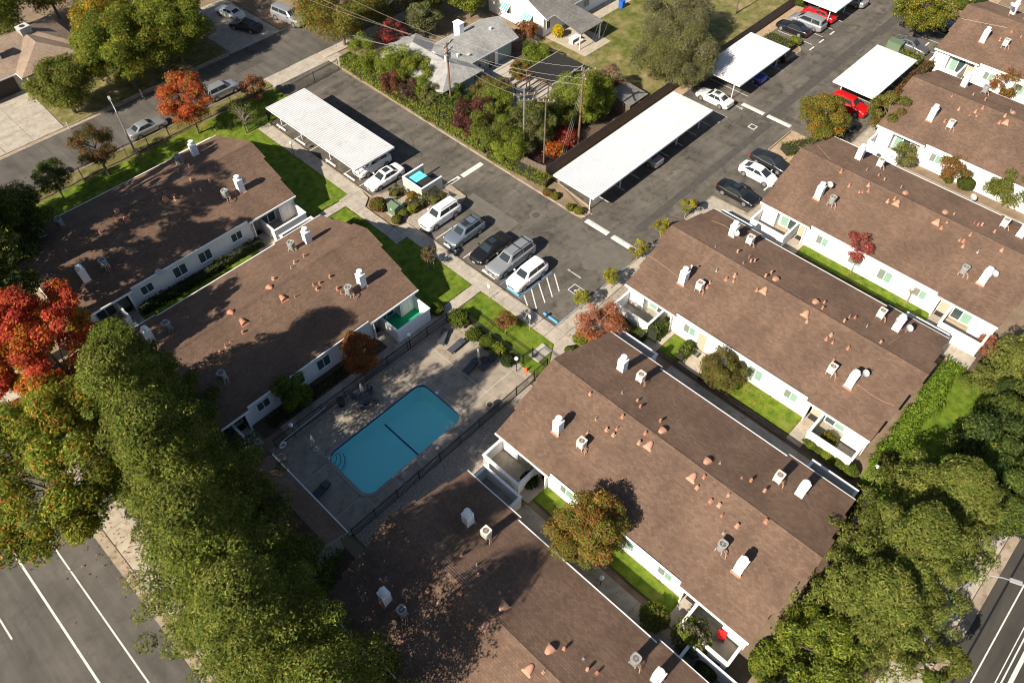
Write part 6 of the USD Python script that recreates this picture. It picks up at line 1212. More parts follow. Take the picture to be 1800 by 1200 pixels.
def hedge(name, pts, w, h, label, pal, dens=70, size=.12, seed=0, group=None, z0=.08):
    """Hedge along a line: leaves over a dense core."""
    rng = np.random.default_rng(seed + 77); t = thing(name, label, 'hedge', (0, 0, z0), 0, group); core = MB(); V, F, C, k0 = [], [], [], 0
    for a, b in zip(pts[:-1], pts[1:]):
        a, b = np.array(a, float), np.array(b, float); L = np.linalg.norm(b - a); d = (b - a) / L; nr = np.array([-d[1], d[0]]); core.obox((*((a + b) / 2), h * .46), (L, w * .82, h * .9), math.atan2(d[1], d[0]))
        n = int(L * (w + 2 * h) * dens); s = rng.random(n) * L; q = rng.random(n) * (w + 2 * h); y = np.where(q < h, -w / 2, np.where(q < h + w, q - h - w / 2, w / 2)); z = np.where(q < h, q, np.where(q < h + w, h, q - h - w)); ny = np.where(q < h, -1, np.where(q < h + w, 0, 1)); nz = np.where((q >= h) & (q < h + w), 1, .15)
        bump = (meshkit.noise(np.c_[s * .9 + seed, y * 1.5, z * 1.5], seed) - .5) * .38 + rng.normal(size=n) * .05; pos = a[None] + d * s[:, None] + nr * (y + ny * bump)[:, None]; pos = np.c_[pos, z + nz * bump]
        nv = np.c_[nr[None] * ny[:, None], nz] + rng.normal(size=(n, 3)) * .6; nv /= np.linalg.norm(nv, axis=1, keepdims=True); A = np.cross(nv, rng.normal(size=(n, 3))); A /= np.linalg.norm(A, axis=1, keepdims=True); B = np.cross(nv, A); sz = size * rng.uniform(.6, 1.35, n)[:, None]
        V.append(np.stack([pos - A * sz, pos + B * sz * .6, pos + A * sz, pos - B * sz * .6], 1).reshape(-1, 3)); i4 = np.arange(n)[:, None] * 4 + k0; F.append(np.vstack([i4 + [0, 1, 2], i4 + [0, 2, 3]])); k0 += 4 * n
        wt = np.cumsum([p[0] for p in pal]); wt = wt / wt[-1]; idx = np.clip(np.searchsorted(wt, np.clip(meshkit.noise(pos * .8, seed + 3) * .75 + rng.random(n) * .25, 0, .999)), 0, len(pal) - 1); C.append(np.repeat(np.array([pal[i][1][k] for i, k in zip(idx, rng.integers(0, 3, n))]) * rng.uniform(.8, 1.2, (n, 1)), 4, 0))
    obj('inner_branches', core, M['inner_branches'], t); obj('foliage', (np.vstack(V), np.vstack(F)), M['leaves'], t, tint=np.vstack(C)); return t

topred = lambda lo, hi: (lambda cen, rng: np.clip((cen[:, 2] - lo) / (hi - lo) + rng.normal(size=len(cen)) * .22, 0, .999))
# evergreens in front of the pool house
TE = 'tall evergreens along the boulevard'
for i, (x, y, H, R, l) in enumerate(((-27.2, 11.6, 15.6, 5.0, 'evergreen with its pointed top against the pool side roof, farthest of the boulevard row'), (-28.8, 7.0, 19.5, 6.0, 'tall evergreen between the autumn maple and the pool path'), (-29.4, .9, 20.0, 6.8, 'tall evergreen shading the pool house roof'), (-30.9, -4.6, 18.5, 7.2, 'broad evergreen beside the pale pavement at the lower left'), (-31.4, -10.2, 18.0, 7.2, 'evergreen at the bottom edge beside the shaded patio'), (-31.0, -16.2, 15.0, 6.4, 'evergreen rising from below the bottom edge'))):
    tree('evergreen_tree', (x, y), H, R, l, [(3, REDWOOD), (2, GREEN), (2, OLIVE)], n=56000 if i < 5 else 24000, size=.15, kind='conifer', clumps=100, base=.05, seed=i + 1, lmat='needles', r0=.36)
for x, y, H, R in ((-31.4, 34.5, 24, 5.6), (-31.2, 40.5, 23.5, 5.6), (-30.5, 46.0, 17, 4.6), (-32.0, 29.0, 20, 4.6)):
    tree('street_side_tree', (x, y), H, R, {29.0: 'tall tree mostly past the left edge above the fiery maple', 34.5: 'tall dark tree behind the fiery maple, mostly past the left edge', 40.5: 'tall dark tree past the left edge behind the dark green one', 46.0: 'dark tree past the left edge by the iron fence'}[y], [(3, DARK), (2, OLIVE)], n=15000, size=.24, clumps=110, base=.12, seed=int(y), cr=.16)
tree('autumn_maple', (-35.2, 11.8), 12.5, 7.2, 'spreading green and gold maple over the boulevard pavement', [(5, LIME), (3, GREEN), (4, YGREEN), (.5, GOLD), (.45, ORANGE), (.2, RED)], n=52000, size=.18, clumps=170, base=.22, seed=21, squash=.95, r0=.28, cr=.15)
tree('autumn_maple', (-30.7, 20.6), 15.0, 5.2, 'fiery red and orange topped maple at the left edge', [(2, YGREEN), (1.2, GOLD), (2.6, ORANGE), (2.2, RED)], n=38000, size=.18, clumps=140, base=.2, seed=22, patch=topred(3.5, 13.5), r0=.26, cr=.17)
tree('dark_leafy_tree', (-27.6, 41.0), 10.5, 5.2, 'dark green tree at the left edge over the shaded roof', [(3, DARK), (2, GREEN), (1, OLIVE)], n=26000, size=.19, clumps=80, base=.18, seed=23, cr=.25)
# pines at the right
for i, (x, y, H, R, l) in enumerate(((-3.0, -35.4, 9.6, 4.9, 'pine with its crown over the near corner of the middle roof'), (1.6, -35.4, 11.2, 5.4, 'tall light green pine in the middle of the right hand clump'), (6.8, -35.6, 10.6, 5.2, 'light green pine nearest the avenue street lamp'))):
    tree('pine_tree', (x, y), H, R, l, [(3, PINE), (2, OLIVE), (2, GREEN)], n=46000, size=.15, kind='pine', clumps=88, base=.10, seed=31 + i, lmat='needles', r0=.26)
tree('pine_tree', (24.0, -35.4), 10.5, 4.2, 'light green pine at the right edge beside the white garden path', [(3, PINE), (2, OLIVE)], n=28000, size=.15, kind='pine', clumps=70, base=.12, seed=35, lmat='needles')
for i, (x, y, H, R, l) in enumerate(((15.4, -36.9, 8.2, 3.9, 'deep green bushy tree at the end of the bright grass strip'), (12.6, -38.6, 7.6, 3.2, 'dark tree between the pines and the avenue pavement'), (20.0, -37.6, 8.5, 3.6, 'dark tree at the right edge above the avenue'))):
    tree('dark_leafy_tree', (x, y), H, R, l, [(3, DARK), (2, GREEN), (.6, OLIVE)], n=22000, size=.18, clumps=70, base=.12, seed=41 + i, cr=.26)
tree('pavement_tree', (-2.4, -40.0), 5.5, 2.3, 'small open crowned tree on the avenue pavement', [(2, OLIVE), (2, GREEN)], n=3600, size=.17, clumps=34, base=.3, seed=46, cr=.24)
tree('yard_tree', (-7.0, -34.3), 6.5, 3.4, 'yellow green leafy tree at the near corner of the middle roof', [(2, GREEN), (2, LIME), (1, YGREEN)], n=15000, size=.16, clumps=56, base=.08, seed=47, cr=.27)
tree('yard_tree', (-11.6, -35.8), 5.5, 2.8, 'mid green tree at the bottom edge left of the pines', [(2, GREEN), (2, DARK)], n=9000, size=.16, clumps=44, base=.1, seed=48, cr=.27)
# trees round the upper left street
tree('street_tree', (-3.0, 49.0), 7.6, 3.2, 'bright red leaved street tree beside the lawn fence', [(2.2, RED), (1.4, ORANGE), (1.4, RUST), (.8, YGREEN)], n=13000, size=.15, clumps=70, base=.30, seed=51, trunk='trunk', r0=.15, cr=.25)
tree('street_tree', (-14.2, 49.4), 6.6, 2.6, 'dark bronze leaved tree on the lawn left of the street lamp', [(2, DARK), (1.5, BRONZE), (1, RUST)], n=7000, size=.13, clumps=50, base=.32, seed=52, r0=.14, cr=.26)
tree('street_tree', (-19.6, 49.2), 5.0, 2.1, 'smaller dark green tree on the lawn at the left', [(3, DARK), (1, OLIVE)], n=5000, size=.13, clumps=40, base=.3, seed=53, r0=.1, cr=.27)
tree('bare_tree', (1.4, 45.2), 4.0, 1.9, 'half bare grey branched tree at the lawn corner by the bicycles', [(2, OLIVE), (1, YGREEN)], n=650, size=.10, clumps=40, base=.3, seed=54, trunk='trunk_pale', r0=.10, nlimb=40, cr=.25)
tree('garden_tree', (5.6, 49.3), 3.6, 1.6, 'small rust and pink leaved tree by the driveway gate', [(2, RUST), (1.5, PINK), (1, BRONZE)], n=3600, size=.12, clumps=34, base=.12, seed=55, cr=.3)
TL = 'large trees along the upper left street'
for i, (x, y, H, R, l, pal, n) in enumerate(((-3.2, 63.6, 9.5, 5.4, 'large yellow green tree left of the red tree, nearest the street', [(3, YGREEN), (3, GREEN), (1.5, LIME), (.5, GOLD)], 30000), (3.8, 63.6, 9.5, 5.2, 'large green tree behind the red leaved street tree', [(3, GREEN), (3, YGREEN), (1, LIME)], 28000), (-1.5, 70.5, 9.0, 4.8, 'gold tipped tree beside the tan shingle roof', [(2, YGREEN), (2, GREEN), (1.2, GOLD), (.6, ORANGE)], 18000),
        (-11.2, 63.6, 7.0, 3.8, 'olive leaved tree with forked trunk on the upper left lawn', [(3, OLIVE), (2, GREEN), (1, YGREEN)], 13000), (8.0, 70.2, 9.0, 4.4, 'orange tinged tree above the black driveway car', [(2, YGREEN), (1.6, GOLD), (1, ORANGE), (1, GREEN)], 14000), (-11, 84.5, 8.5, 5.0, 'green tree at the very top left corner', [(2, GREEN), (2, YGREEN)], 16000), (-2.0, 87, 8.5, 4.6, 'dark green tree at the top behind the tan roof', [(2, GREEN), (1, DARK), (.4, ORANGE)], 12000), (4.5, 80, 8, 3.4, 'yellow green tree beside the glimpsed grey roof', [(2, YGREEN), (1, GREEN)], 9000), (18.8, 72.5, 7.5, 3.6, 'dark tree above the white pickup with an orange branch', [(2, DARK), (2, GREEN), (.5, ORANGE)], 9000))):
    tree('broadleaf_tree', (x, y), H, R, l, pal, n=n, size=.19, clumps=84, base=.2, seed=61 + i, r0=.24, cr=.25)
# trees behind the hedge and the grey house
for i, (x, y, H, R, l, pal, n) in enumerate(((21.4, 52.0, 10.5, 5.8, 'tall olive and orange tree at the street corner behind the hedge', [(3, OLIVE), (2, YGREEN), (1, GREEN), (.7, ORANGE)], 24000), (28.5, 51.5, 9.5, 5.2, 'olive tree left of the grey roof, under the wires', [(3, OLIVE), (2, GREEN), (.5, ORANGE)], 21000), (35.0, 49.5, 8.0, 3.8, 'green and gold tree behind the grey chimney', [(2, GREEN), (1.4, YGREEN), (.6, GOLD)], 12000), (38.5, 45.2, 7.0, 3.2, 'leafy tree against the white gable wall', [(2, YGREEN), (2, LIME), (1, GREEN)], 10000), (31.0, 60.0, 9.0, 4.6, 'dark tree at the top edge between street and white house', [(2, DARK), (2, OLIVE), (.4, ORANGE)], 13000), (41.0, 55.0, 8.0, 4.2, 'brownish tree at the top edge above the grey roof', [(2, BRONZE), (2, OLIVE)], 10000), (30.8, 46.0, 4.6, 2.4, 'grey green small tree behind the grey chimney', [(2, GREYG), (1, GREEN)], 5000))):
    tree('broadleaf_tree', (x, y), H, R, l, pal, n=n, size=.18, clumps=76, base=.16, seed=81 + i, r0=.2, cr=.26)
for i, (p, z, H, R, l, pal, n) in enumerate((((640, 100), 2, 4.2, 1.9, 'lime green shrub tree at the top of the hedge', [(2, LIME), (1, GREEN)], 3500), ((700, 118), 2.5, 4.6, 2.1, 'bright green shrub tree left of the utility pole', [(2, LIME), (2, GREEN)], 4500), ((733, 128), 2.5, 4.6, 1.8, 'yellow green shrub tree in front of the grey eave', [(2, LIME), (1, YGREEN)], 3800), ((690, 62), 2, 3.6, 1.7, 'dark red shrub behind the small shed', [(2, PURPLE), (1, RED)], 2500), ((690, 140), 2, 3.0, 1.5, 'purple brown shrub above the hedge', [(2, PURPLE), (1, RUST)], 2400), ((722, 155), 2, 2.8, 1.3, 'purple shrub at the grey eave corner', [(2, PURPLE), (.6, GREYG)], 1900), ((758, 165), 2, 3.2, 1.3, 'grey green shrub left of the utility pole foot', [(2, OLIVE), (1, GREYG)], 2200), ((833, 205), 2.2, 4.2, 2.0, 'deep purple plum tree behind the hedge', [(3, PURPLE), (.6, RUST)], 5200), ((870, 165), 1.8, 3.4, 1.9, 'bronze and green shrub at the patio edge', [(2, BRONZE), (2, OLIVE)], 4000), ((868, 222), 3, 5.4, 2.2, 'dense green tree left of the silver pole', [(3, GREEN), (2, OLIVE)], 7000), ((935, 215), 3, 5.6, 2.3, 'grey green leafy tree right of the silver pole', [(2, OLIVE), (2, GREYG), (1, GREEN)], 7000), ((895, 255), 2, 3.6, 1.7, 'lime green tree by the short board fence', [(2, LIME), (1, GREEN)], 3600), ((1010, 175), 3, 6.0, 2.5, 'large lime green tree around the reddish pole', [(3, LIME), (2, GREEN), (1, YGREEN)], 9000), ((1047, 165), 2.5, 4.8, 2.0, 'yellow green tree left of the dark shed', [(2, LIME), (2, YGREEN)], 5000), ((1072, 140), 2, 3.6, 1.5, 'pale pinkish shrub beside the dark shed', [(2, GREYG), (1, PINK)], 2200), ((945, 100), 1.5, 2.6, 1.5, 'rounded green shrub beside the black shade cloth', [(2, GREEN), (1, LIME)], 3000), ((915, 122), 1.2, 2.0, 1.2, 'flowering shrub with red blooms by the paving', [(2, GREEN), (1, RED), (1, OLIVE)], 2000), ((925, 55), 1.2, 2.2, 1.4, 'rust coloured shrub between the two houses', [(3, RUST), (1, BRONZE)], 2000))):
    c = G(*p, z * 1.2); tree('garden_tree', (c[0], c[1]), H * 1.25, R * 1.18, l, pal, n=int(n * 1.25), size=.14, clumps=36, base=.06, seed=101 + i, cr=.32, r0=.08)
for i, (x, y, H, R, l, pal, n) in enumerate(((23.6, 18.8, 5.6, 2.4, 'dense dark tree between the two board fences', [(3, GREEN), (2, DARK)], 6500), (27.4, 18.6, 5.2, 2.2, 'shaded green tree behind the reddish pole', [(2, GREEN), (2, OLIVE)], 5500), (31.2, 16.6, 4.6, 2.2, 'leafy tree between the lime tree and the dark shed', [(2, GREEN), (1, LIME)], 5500), (22.6, 24.2, 5.4, 2.2, 'green tree behind the tall laurel hedge', [(3, GREEN), (1, LIME)], 5500), (24.6, 28.0, 4.0, 1.8, 'bushy tree at the corner of the paved patio', [(2, OLIVE), (1, BRONZE)], 3600), (22.2, 30.2, 3.4, 1.6, 'green shrub tree at the foot of the brown pole', [(2, GREEN), (1, DARK)], 3000), (33.5, 19.8, 4.4, 1.9, 'dark tree in the shade beside the pergola', [(2, DARK), (2, GREEN)], 3600), (34.5, 29.5, 3.0, 1.7, 'lime shrub tree along the weathered garden fence', [(2, LIME), (2, GREEN)], 3200), (36.6, 31.4, 2.6, 1.3, 'small green shrub at the corner of the weathered fences', [(2, GREEN)], 1800), (19.6, 39.5, 4.4, 1.9, 'dense lime shrub tree halfway along the clipped hedge', [(3, LIME), (2, GREEN)], 4000), (19.9, 34.2, 4.0, 1.7, 'green shrub tree beside the utility pole', [(2, GREEN), (2, LIME)], 3400))):
    tree('garden_tree', (x, y), H, R, l, pal, n=n, size=.14, clumps=40, base=.06, seed=241 + i, cr=.32, r0=.08)
c = G(992, 240, 1.2); bush('red_shrub', c, 1.5, 2.0, 'crimson shrub beside the reddish pole', [(2, RED), (1, PINK)], n=1300, shape='loose', seed=3); c = G(975, 263, 1.0); bush('orange_shrub', c, 1.3, 1.6, 'orange shrub by the fence corner', [(2, ORANGE), (1, GOLD)], n=1100, shape='loose', seed=4); c = G(955, 285, .8); bush('brown_shrub', c, 1.3, 1.2, 'reddish brown shrub at the slim grey pole', [(2, PURPLE), (1, BRONZE)], n=900, shape='loose', seed=5)
c = G(981, 56, .8); bush('yellow_shrub', c, .8, 1.6, 'bright yellow shrub beside the covered patio', [(3, [(.5, .36, .01), (.58, .42, .02), (.42, .32, .02)])], n=900, shape='loose', seed=6, z0=0)
tree('olive_tree', (44.2, 14.6), 7.6, 5.4, 'big grey green spreading tree by the shaded carport', [(3, GREYG), (2, OLIVE)], n=40000, size=.15, clumps=100, base=.16, seed=131, squash=.9, r0=.24, cr=.24); tree('olive_tree', (53.0, 20.5), 7.0, 4.6, 'second grey green tree behind the spreading one', [(3, GREYG), (1, OLIVE)], n=22000, size=.15, clumps=70, base=.16, seed=132, r0=.2, cr=.25)
tree('bare_trunk_tree', G(1292, 25, 0), 7, 1.2, 'thin dark trunked tree on the lawn behind the far board fence', [(1, OLIVE)], n=500, size=.14, clumps=16, base=.6, seed=133, r0=.14)
# trees of the right hand car park
tree('round_car_park_tree', (46.9, -4.6), 5.6, 2.9, 'round orange flecked tree beside the red wagon', [(3, OLIVE), (3, YGREEN), (1.2, ORANGE), (1, GREEN)], n=15000, size=.14, clumps=60, base=.14, seed=141, cr=.27)
tree('car_park_tree', (53.3, -9.5), 5.4, 2.2, 'green tree with rusty tips at the corner of the far roof', [(3, OLIVE), (2, GREEN), (1, RUST)], n=8000, size=.14, clumps=44, base=.12, seed=142, cr=.28)
tree('car_park_tree', (76.0, -2.6), 7.2, 4.0, 'yellow green spreading tree over the grey sedan', [(3, YGREEN), (2, GREEN), (1, GOLD)], n=16000, size=.16, clumps=64, base=.3, seed=143, cr=.25)
hedge('photinia_hedge', [(54.8, -8.2), (69.0, -8.0)], 1.1, 2.0, 'rust red hedge between the flat white carport and the roof', [(2, RUST), (2, BRONZE), (1, ORANGE)], 60, .14, 9)
tree('courtyard_tree', G(1490, 470, 0), 4.6, 1.55, 'small wine red leaved tree on the courtyard lawn', [(2, [(.20, .03, .03), (.26, .05, .05), (.14, .025, .025)]), (1, PINK)], n=3600, size=.11, clumps=36, base=.3, seed=151, r0=.07, cr=.3)
tree('bare_courtyard_tree', G(1592, 533, 0), 2.9, .9, 'bare pruned tree on the courtyard lawn', [(1, OLIVE)], n=0, clumps=16, base=.5, seed=152, trunk='trunk_pale', r0=.09, nlimb=16); tree('bare_courtyard_tree', G(1494, 480, 0), 2.6, .6, 'thin bare sapling beside the wine red tree', [(1, OLIVE)], n=0, clumps=10, base=.5, seed=153, trunk='trunk_pale', r0=.05, nlimb=10)
tree('courtyard_tree', G(1262, 673, 0), 3.6, 2.0, 'olive bronze rounded tree on the bright courtyard lawn', [(3, BRONZE), (3, OLIVE), (1, GREEN)], n=8000, size=.12, clumps=52, base=.12, seed=154, cr=.28, r0=.1)
tree('courtyard_tree', (-11.0, -18.2), 6.4, 2.9, 'spreading orange green tree between the two lower roofs', [(3, OLIVE), (2, YGREEN), (1.6, RUST), (.6, ORANGE)], n=17000, size=.13, clumps=66, base=.2, seed=155, cr=.26, r0=.13)
tree('courtyard_tree', G(1050, 590, .5), 4.0, 2.4, 'pink leaved tree at the walkway corner beside the blue kerb', [(3, PINK), (1, RUST), (.6, ORANGE)], n=5200, size=.12, clumps=56, base=.15, seed=156, trunk='trunk_pale', cr=.25, r0=.09, nlimb=26)
tree('path_tree', G(640, 640, .6), 4.2, 2.0, 'rusty orange tree at the pool side patio corner', [(3, RUST), (1, ORANGE), (1, BRONZE)], n=6500, size=.12, clumps=48, base=.12, seed=157, cr=.28); tree('path_tree', G(524, 705, .5), 4.2, 1.7, 'green shrubby tree between the pool path and the white wall', [(3, GREEN), (1, LIME)], n=4500, size=.13, clumps=36, base=.1, seed=158, cr=.3)
tree('lawn_sapling', G(888, 588, 0), 3.0, .95, 'bronze leaved sapling on the lawn before the blue stall', [(2, BRONZE), (2, RUST)], n=1300, size=.11, clumps=22, base=.4, seed=159, r0=.045, trunk='trunk_pale', cr=.35); tree('lawn_sapling', G(757, 472, 0), 2.9, .8, 'slim bronze sapling tied to stakes on the shaded lawn edge', [(2, BRONZE), (1, GREYG)], n=1200, size=.11, clumps=22, base=.42, seed=160, r0=.05, cr=.36)
st_ = G(757, 474, 0); t = thing('tree_stakes', 'three grey stakes around the slim bronze sapling', 'stakes', (st_[0], st_[1], .1))
for dx, dy in ((-.3, 0), (.2, .25), (.25, -.25)): obj('stake', MB().tube([(dx, dy, 0), (dx, dy, 1.5)], .035, 6), M['trunk_pale'], t)
for i, (p, l) in enumerate((((1203, 383), 'lime leaved sapling at the corner of the curved concrete, farthest along the kerb'), ((1160, 420), 'lime leaved sapling at the end wall of the right of centre roof'), ((1118, 458), 'lime leaved sapling beside the painted speed hump'), ((1073, 508), 'lime leaved sapling above the blue kerb'), ((1018, 545), 'lime leaved sapling leaning over the accessible parking square'))): tree('kerb_sapling', G(*p), 2.7, .85, l, [(2, LIME), (2, YGREEN), (1, GOLD)], n=1100, size=.11, clumps=18, base=.34, seed=170 + i, group='lime leaved saplings along the kerb', r0=.045, trunk='trunk_pale', cr=.38)

# hedges and bushes
hedge('roadside_hedge', [(18.7, 48.2), (18.6, 36), (18.6, 27.0), (18.7, 21.6)], 2.0, 1.5, 'long clipped hedge along the right side of the driveway', [(2, GREEN), (3, LIME), (1, OLIVE)], 46, .13, 1); hedge('roadside_hedge', [(18.2, 21.0), (18.6, 15.0), (18.9, 12.4)], 1.4, .8, 'low clipped hedge in front of the short board fence', [(2, LIME), (2, OLIVE)], 55, .12, 2); hedge('tall_laurel_hedge', [(20.0, 33.5), (20.0, 24.5), (20.2, 22.2)], 1.6, 2.5, 'taller bright green hedge at the utility pole foot', [(3, GREEN), (2, LIME)], 46, .14, 3)
hedge('kerb_hedge', [(42.0, -3.4), (45.9, -5.4)], 1.7, .8, 'low clipped hedge on the rounded kerb by the charcoal sedan', [(2, OLIVE), (2, LIME)], 60, .11, 4); hedge('kerb_hedge', [(61.4, 7.4), (61.6, 11.4)], 2.6, .9, 'box clipped hedge between the shaded carport and the black sedan', [(2, OLIVE), (2, GREEN), (1, RUST)], 60, .11, 5); hedge('kerb_hedge', [(70.6, -3.6), (70.4, -6.6)], 1.6, .9, 'clipped hedge behind the flat white carport', [(2, LIME), (1, OLIVE)], 60, .11, 6)
hedge('patio_hedge', [(8.3, -5.2), (8.2, -8.8)], 1.0, 1.0, 'dark green hedge at the patio wall of the right of centre building', [(2, GREEN), (1, LIME)], 70, .11, 7); hedge('patio_hedge', [(9.0, -9.3), (10.8, -9.2)], 1.1, 1.5, 'leafy climber at the corner of the white lattice patio', [(3, GREEN), (1, LIME)], 80, .12, 8); hedge('entry_hedge', [(8.9, -12.5), (10.9, -12.4)], .9, .9, 'clipped hedge beside the tan door', [(2, GREEN), (2, LIME)], 80, .10, 10); hedge('entry_hedge', [(8.3, -15.3), (10.2, -15.2)], .6, .6, 'low hedge between entry slab and lawn', [(2, GREEN), (1, DARK)], 80, .10, 11)
hedge('gravel_hedge', [(8.0, -30.9), (5.4, -32.2)], 1.6, 1.2, 'square clipped hedge by the small globe lamp', [(2, LIME), (2, OLIVE)], 70, .11, 12); hedge('wall_hedge', [(-22, 27.9), (-8.6, 27.7)], .9, .8, 'dark hedge under the windows of the shaded courtyard wall', [(2, DARK), (1, GREEN)], 60, .11, 13); hedge('flower_strip', [(-21, 8.5), (-11, 8.4)], .9, .45, 'ground cover along the brown planting bed', [(1, DARK), (1, BRONZE)], 30, .11, 14)
PB = [((665, 362), .95, 1.3, 'ball', 'large round clipped bush at the planter corner', [(2, OLIVE), (1, RUST), (2, GREEN)]), ((697, 340), .62, .9, 'box', 'small clipped bush nearest the white coupe', [(1, BRONZE), (2, OLIVE)]), ((731, 360), .85, 1.0, 'box', 'square clipped bush in front of the bin enclosure', [(2, OLIVE), (1, RUST)]), ((762, 347), .95, .95, 'box', 'long clipped bush beside the boxy white wagon', [(2, OLIVE), (1, BRONZE)]), ((709, 376), .55, .75, 'ball', 'little round bush beside the green cabinet', [(2, OLIVE), (1, GREEN)]), ((697, 388), .52, .85, 'ball', 'round bush at the lower tip of the planter', [(2, OLIVE), (1, GREEN)]), ((723, 370), .5, .8, 'loose', 'light green bush below the square clipped bush', [(2, LIME), (1, OLIVE)]), ((724, 345), .5, .7, 'loose', 'dry tan shrub beside the bin enclosure wall', [(2, BRONZE), (1, GOLD)])]
for i, (p, R, H, s, l, pal) in enumerate(PB): bush('clipped_bush', G(*p, H * .4), R, H, l, pal, n=int(1500 * R + 300), size=.085, shape=s, seed=20 + i, ry=R * (1.3 if s == 'box' and R > .9 else 1))
OB = [((962, 340), .5, .75, 'rusty round bush at the front of the kerb planter', [(2, RUST), (2, OLIVE)]), ((975, 346), .5, .7, 'yellow green bush second in the kerb planter', [(2, YGREEN), (1, RUST)]), ((1002, 366), .45, .6, 'pale green bush third in the kerb planter', [(2, YGREEN), (1, OLIVE)]), ((1017, 372), .5, .7, 'yellow rusty bush at the rounded kerb end', [(2, YGREEN), (1, ORANGE)]), ((808, 562), 1.0, 1.4, 'large round green shrub at the pool fence corner', [(3, GREEN), (1, LIME)]), ((833, 590), .75, .9, 'dark green shrub between the fence corner and the parasol', [(3, GREEN), (1, DARK)]), ((857, 603), .8, .9, 'green shrub right of the closed parasol', [(2, GREEN), (1, LIME)]), ((876, 615), .7, .9, 'spiky lime shrub on the lawn side of the pool fence', [(1, GREEN), (2, LIME)]), ((893, 635), .65, .7, 'dark shrub by the globe lamp in the gravel corner', [(3, DARK), (1, GREEN)]), ((768, 545), .7, 1.0, 'leafy shrub at the green patio wall corner', [(3, GREEN)]), ((628, 395), .7, .8, 'lime shrub at the end wall of the street side building', [(2, LIME)]),
      ((1020, 597), .7, .8, 'lime green shrub at the roof edge by the pink tree', [(3, LIME)]), ((1002, 618), .5, .7, 'small green shrub at the roof edge', [(2, GREEN)]), ((1062, 553), .6, .7, 'brown shrub under the pink tree', [(2, BRONZE)]), ((1424, 780), .62, .9, 'clipped ball below the plant filled patio, leftmost of the row', [(2, GREEN), (1, LIME)]), ((1441, 792), .5, .8, 'clipped ball second in the row below the patio', [(2, GREEN), (1, LIME)]), ((1455, 803), .6, .9, 'loose lime shrub third in the row below the patio', [(2, LIME)]), ((1473, 815), .62, .9, 'clipped shrub fourth in the row below the patio', [(2, GREEN), (1, LIME)]), ((1493, 828), .68, .9, 'clipped shrub at the right end of the row below the patio', [(2, GREEN), (1, LIME)]), ((1455, 775), .7, .9, 'yellow leaved plant inside the plant filled patio', [(2, YGREEN), (1, GOLD)]),
      ((1565, 818), 1.0, 1.1, 'round olive bush beside the small globe lamp', [(2, OLIVE), (1, BRONZE)]), ((1697, 325), .95, 1.3, 'round dark clipped bush on the bare ground between the right hand roofs', [(3, [(.06, .075, .014), (.075, .09, .018), (.05, .06, .012)])]), ((1666, 318), .45, .7, 'small green shrub beside the round clipped bush', [(2, GREEN)]), ((1648, 300), .35, .4, 'tiny green tuft on the gravel between the roofs', [(2, GREEN)]), ((1240, 1180), .8, 1.0, 'light green shrub in the shaded lower patio', [(2, GREEN), (1, LIME)]), ((1150, 1085), 1.0, 1.4, 'lime shrub on the shaded path between the lower roofs', [(2, LIME), (2, OLIVE)]), ((1215, 1120), 1.3, 2.0, 'pale green leafy shrub at the patio wall near the bottom', [(2, LIME), (2, GREYG)]), ((1345, 1170), 1.2, 1.6, 'bright green shrub at the bottom right of the sunny patio', [(2, GREEN), (2, LIME)]), ((662, 1175), .6, .7, 'small green shrub at the bottom lawn edge', [(2, GREEN)]), ((930, 845), .7, .8, 'dark shrub at the patio wall corner beside the shaded path', [(2, DARK), (1, GREEN)]), ((1330, 82), .6, .7, 'small ball bush by the far board fence', [(3, LIME)]), ((1398, 74), .8, .8, 'lime shrub at the tip of the box hedge', [(3, LIME)]), ((1408, 5), 1.0, 1.4, 'green bush at the top carport corner', [(2, GREEN)]), ((1690, 10), 1.0, 1.6, 'green bush before the pale end wall', [(2, GREEN), (1, DARK)]), ((1720, 10), 1.2, 1.6, 'dark bush right of the pale end wall', [(2, DARK), (1, GREEN)])]
for i, (p, R, H, l, pal) in enumerate(OB): bush('garden_shrub', G(*p, H * .4), R, H, l, pal, n=int(1300 * R * (R + .6)), size=.10, shape='loose' if i % 3 else 'ball', seed=50 + i)
for i, (p, R, H, l, pal) in enumerate((((1590, 275), 1.5, 2.6, 'grey green feathery shrub against the white wall, left of two', [(2, OLIVE), (1, GREYG)]), ((1680, 300), 1.9, 3.2, 'rusty feathery shrub against the white wall, right of two', [(2, RUST), (2, OLIVE)]), ((1765, 150), 1.9, 3.2, 'rust brown tree against the upper right white wall', [(3, RUST), (1, OLIVE)]), ((1775, 330), 2.5, 3.8, 'big olive bush tree at the right edge', [(3, OLIVE), (2, GREEN)]), ((1740, 610), 1.1, 1.6, 'pinkish shrub on the white stones at the right', [(2, PINK), (1, RUST)]), ((1625, 590), 1.0, 1.1, 'lime plant at the near end patio of the right hand building', [(2, LIME), (1, GREEN)]))): c = G(*p, H * .45); tree('feathery_shrub', (c[0], c[1]), H, R, l, pal, n=int(2600 * R), size=.13, clumps=34, base=.05, seed=190 + i, cr=.33, r0=.07)
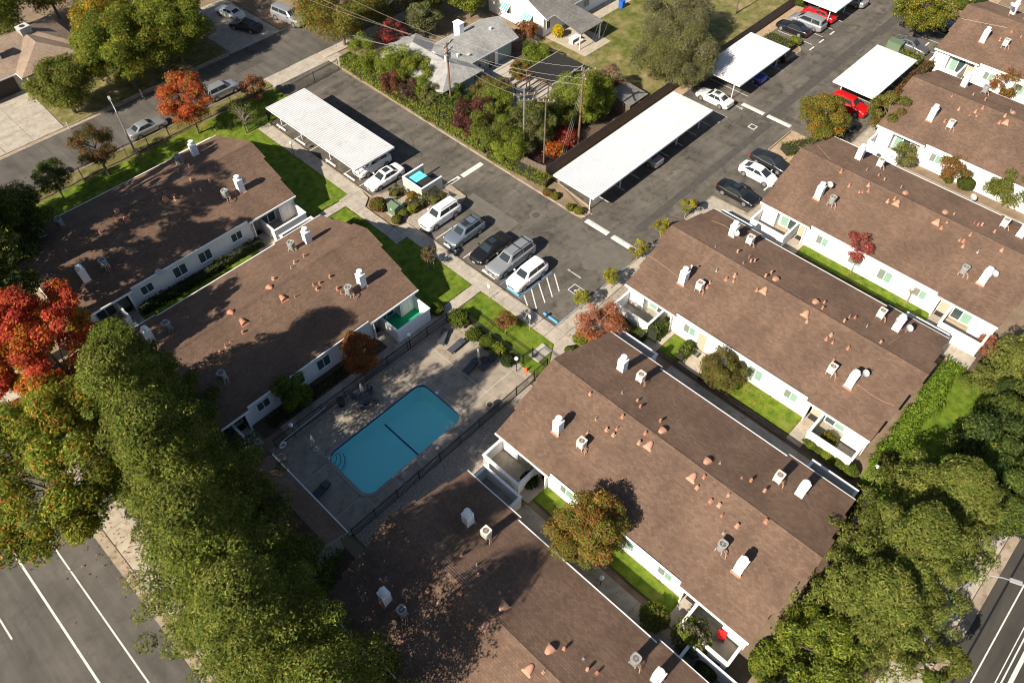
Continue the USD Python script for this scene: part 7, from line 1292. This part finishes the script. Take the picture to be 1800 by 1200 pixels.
# strappy lilies along the end wall
rng = np.random.default_rng(99); V, F, C = [], [], []; k = 0
for i in range(460):
    q = rng.random(); x = 10.6 + q * 14.8; y = -30.25 - rng.random() * (1.3 + .4 * math.sin(x)); 
    for j in range(10):
        a = rng.random() * 2 * math.pi; L = rng.uniform(.42, .85); d = np.array([math.cos(a), math.sin(a), 0]); w = np.array([-d[1], d[0], 0]) * .038; b = np.array([x, y, .1]); m_ = b + d * L * .5 + [0, 0, L * .9]; e = b + d * L + [0, 0, L * .55]
        V += [b - w, b + w, m_ + w, m_ - w, e]; F += [(k, k + 1, k + 2), (k, k + 2, k + 3), (k + 3, k + 2, k + 4)]; k += 5; c = np.array([(.12, .19, .018), (.18, .25, .03), (.07, .12, .015)][rng.integers(3)]); C += [c] * 5
tag(obj('strappy_lilies', (np.array(V), np.array(F)), M['leaves'], None, tint=np.array(C)), 'strip of strappy bright green lilies along the end wall', 'lilies', kind='stuff')

# fallen leaves below the autumn trees
rng = np.random.default_rng(5); P_ = []
for cx, cy, r, n in ((-34.0, 8, 5, 200), (-3, 49, 4.5, 350), (-10.2, -18, 4, 350), (9.6, -16.5, 2.6, 160), (7.6, -4.6, 3, 220), (-11, 8.2, 3.5, 300), (0.4, 2.5, 2.6, 140), (-1, 11, 4, 160), (9.8, -20, 2.2, 120), (29.4, -19, 2.0, 90), (24, 62, 6, 220), (17.2, 30, 9, 160)):
    q = rng.normal(size=(n, 2)) * r * .5; P_.append(np.c_[q[:, 0] + cx, q[:, 1] + cy])
P_ = np.vstack(P_); n = len(P_); a_ = rng.random(n) * 6.28; s_ = rng.uniform(.05, .10, n); A = np.c_[np.cos(a_) * s_, np.sin(a_) * s_, rng.normal(size=n) * .02]; B = np.c_[-np.sin(a_) * s_ * .7, np.cos(a_) * s_ * .7, rng.normal(size=n) * .02]; P_ = np.c_[P_, np.full(n, .155)]
cols = np.array([(.30, .16, .04), (.24, .10, .03), (.34, .22, .07), (.18, .10, .05)])[rng.integers(0, 4, n)]
tag(obj('fallen_leaves', (np.stack([P_ - A, P_ + B, P_ + A, P_ - B], 1).reshape(-1, 3), np.vstack([np.arange(n)[:, None] * 4 + [0, 1, 2], np.arange(n)[:, None] * 4 + [0, 2, 3]])), M['leaves'], None, tint=np.repeat(cols, 4, 0)), 'scattered dry leaves fallen on lawns and paths', 'fallen leaves', kind='stuff')
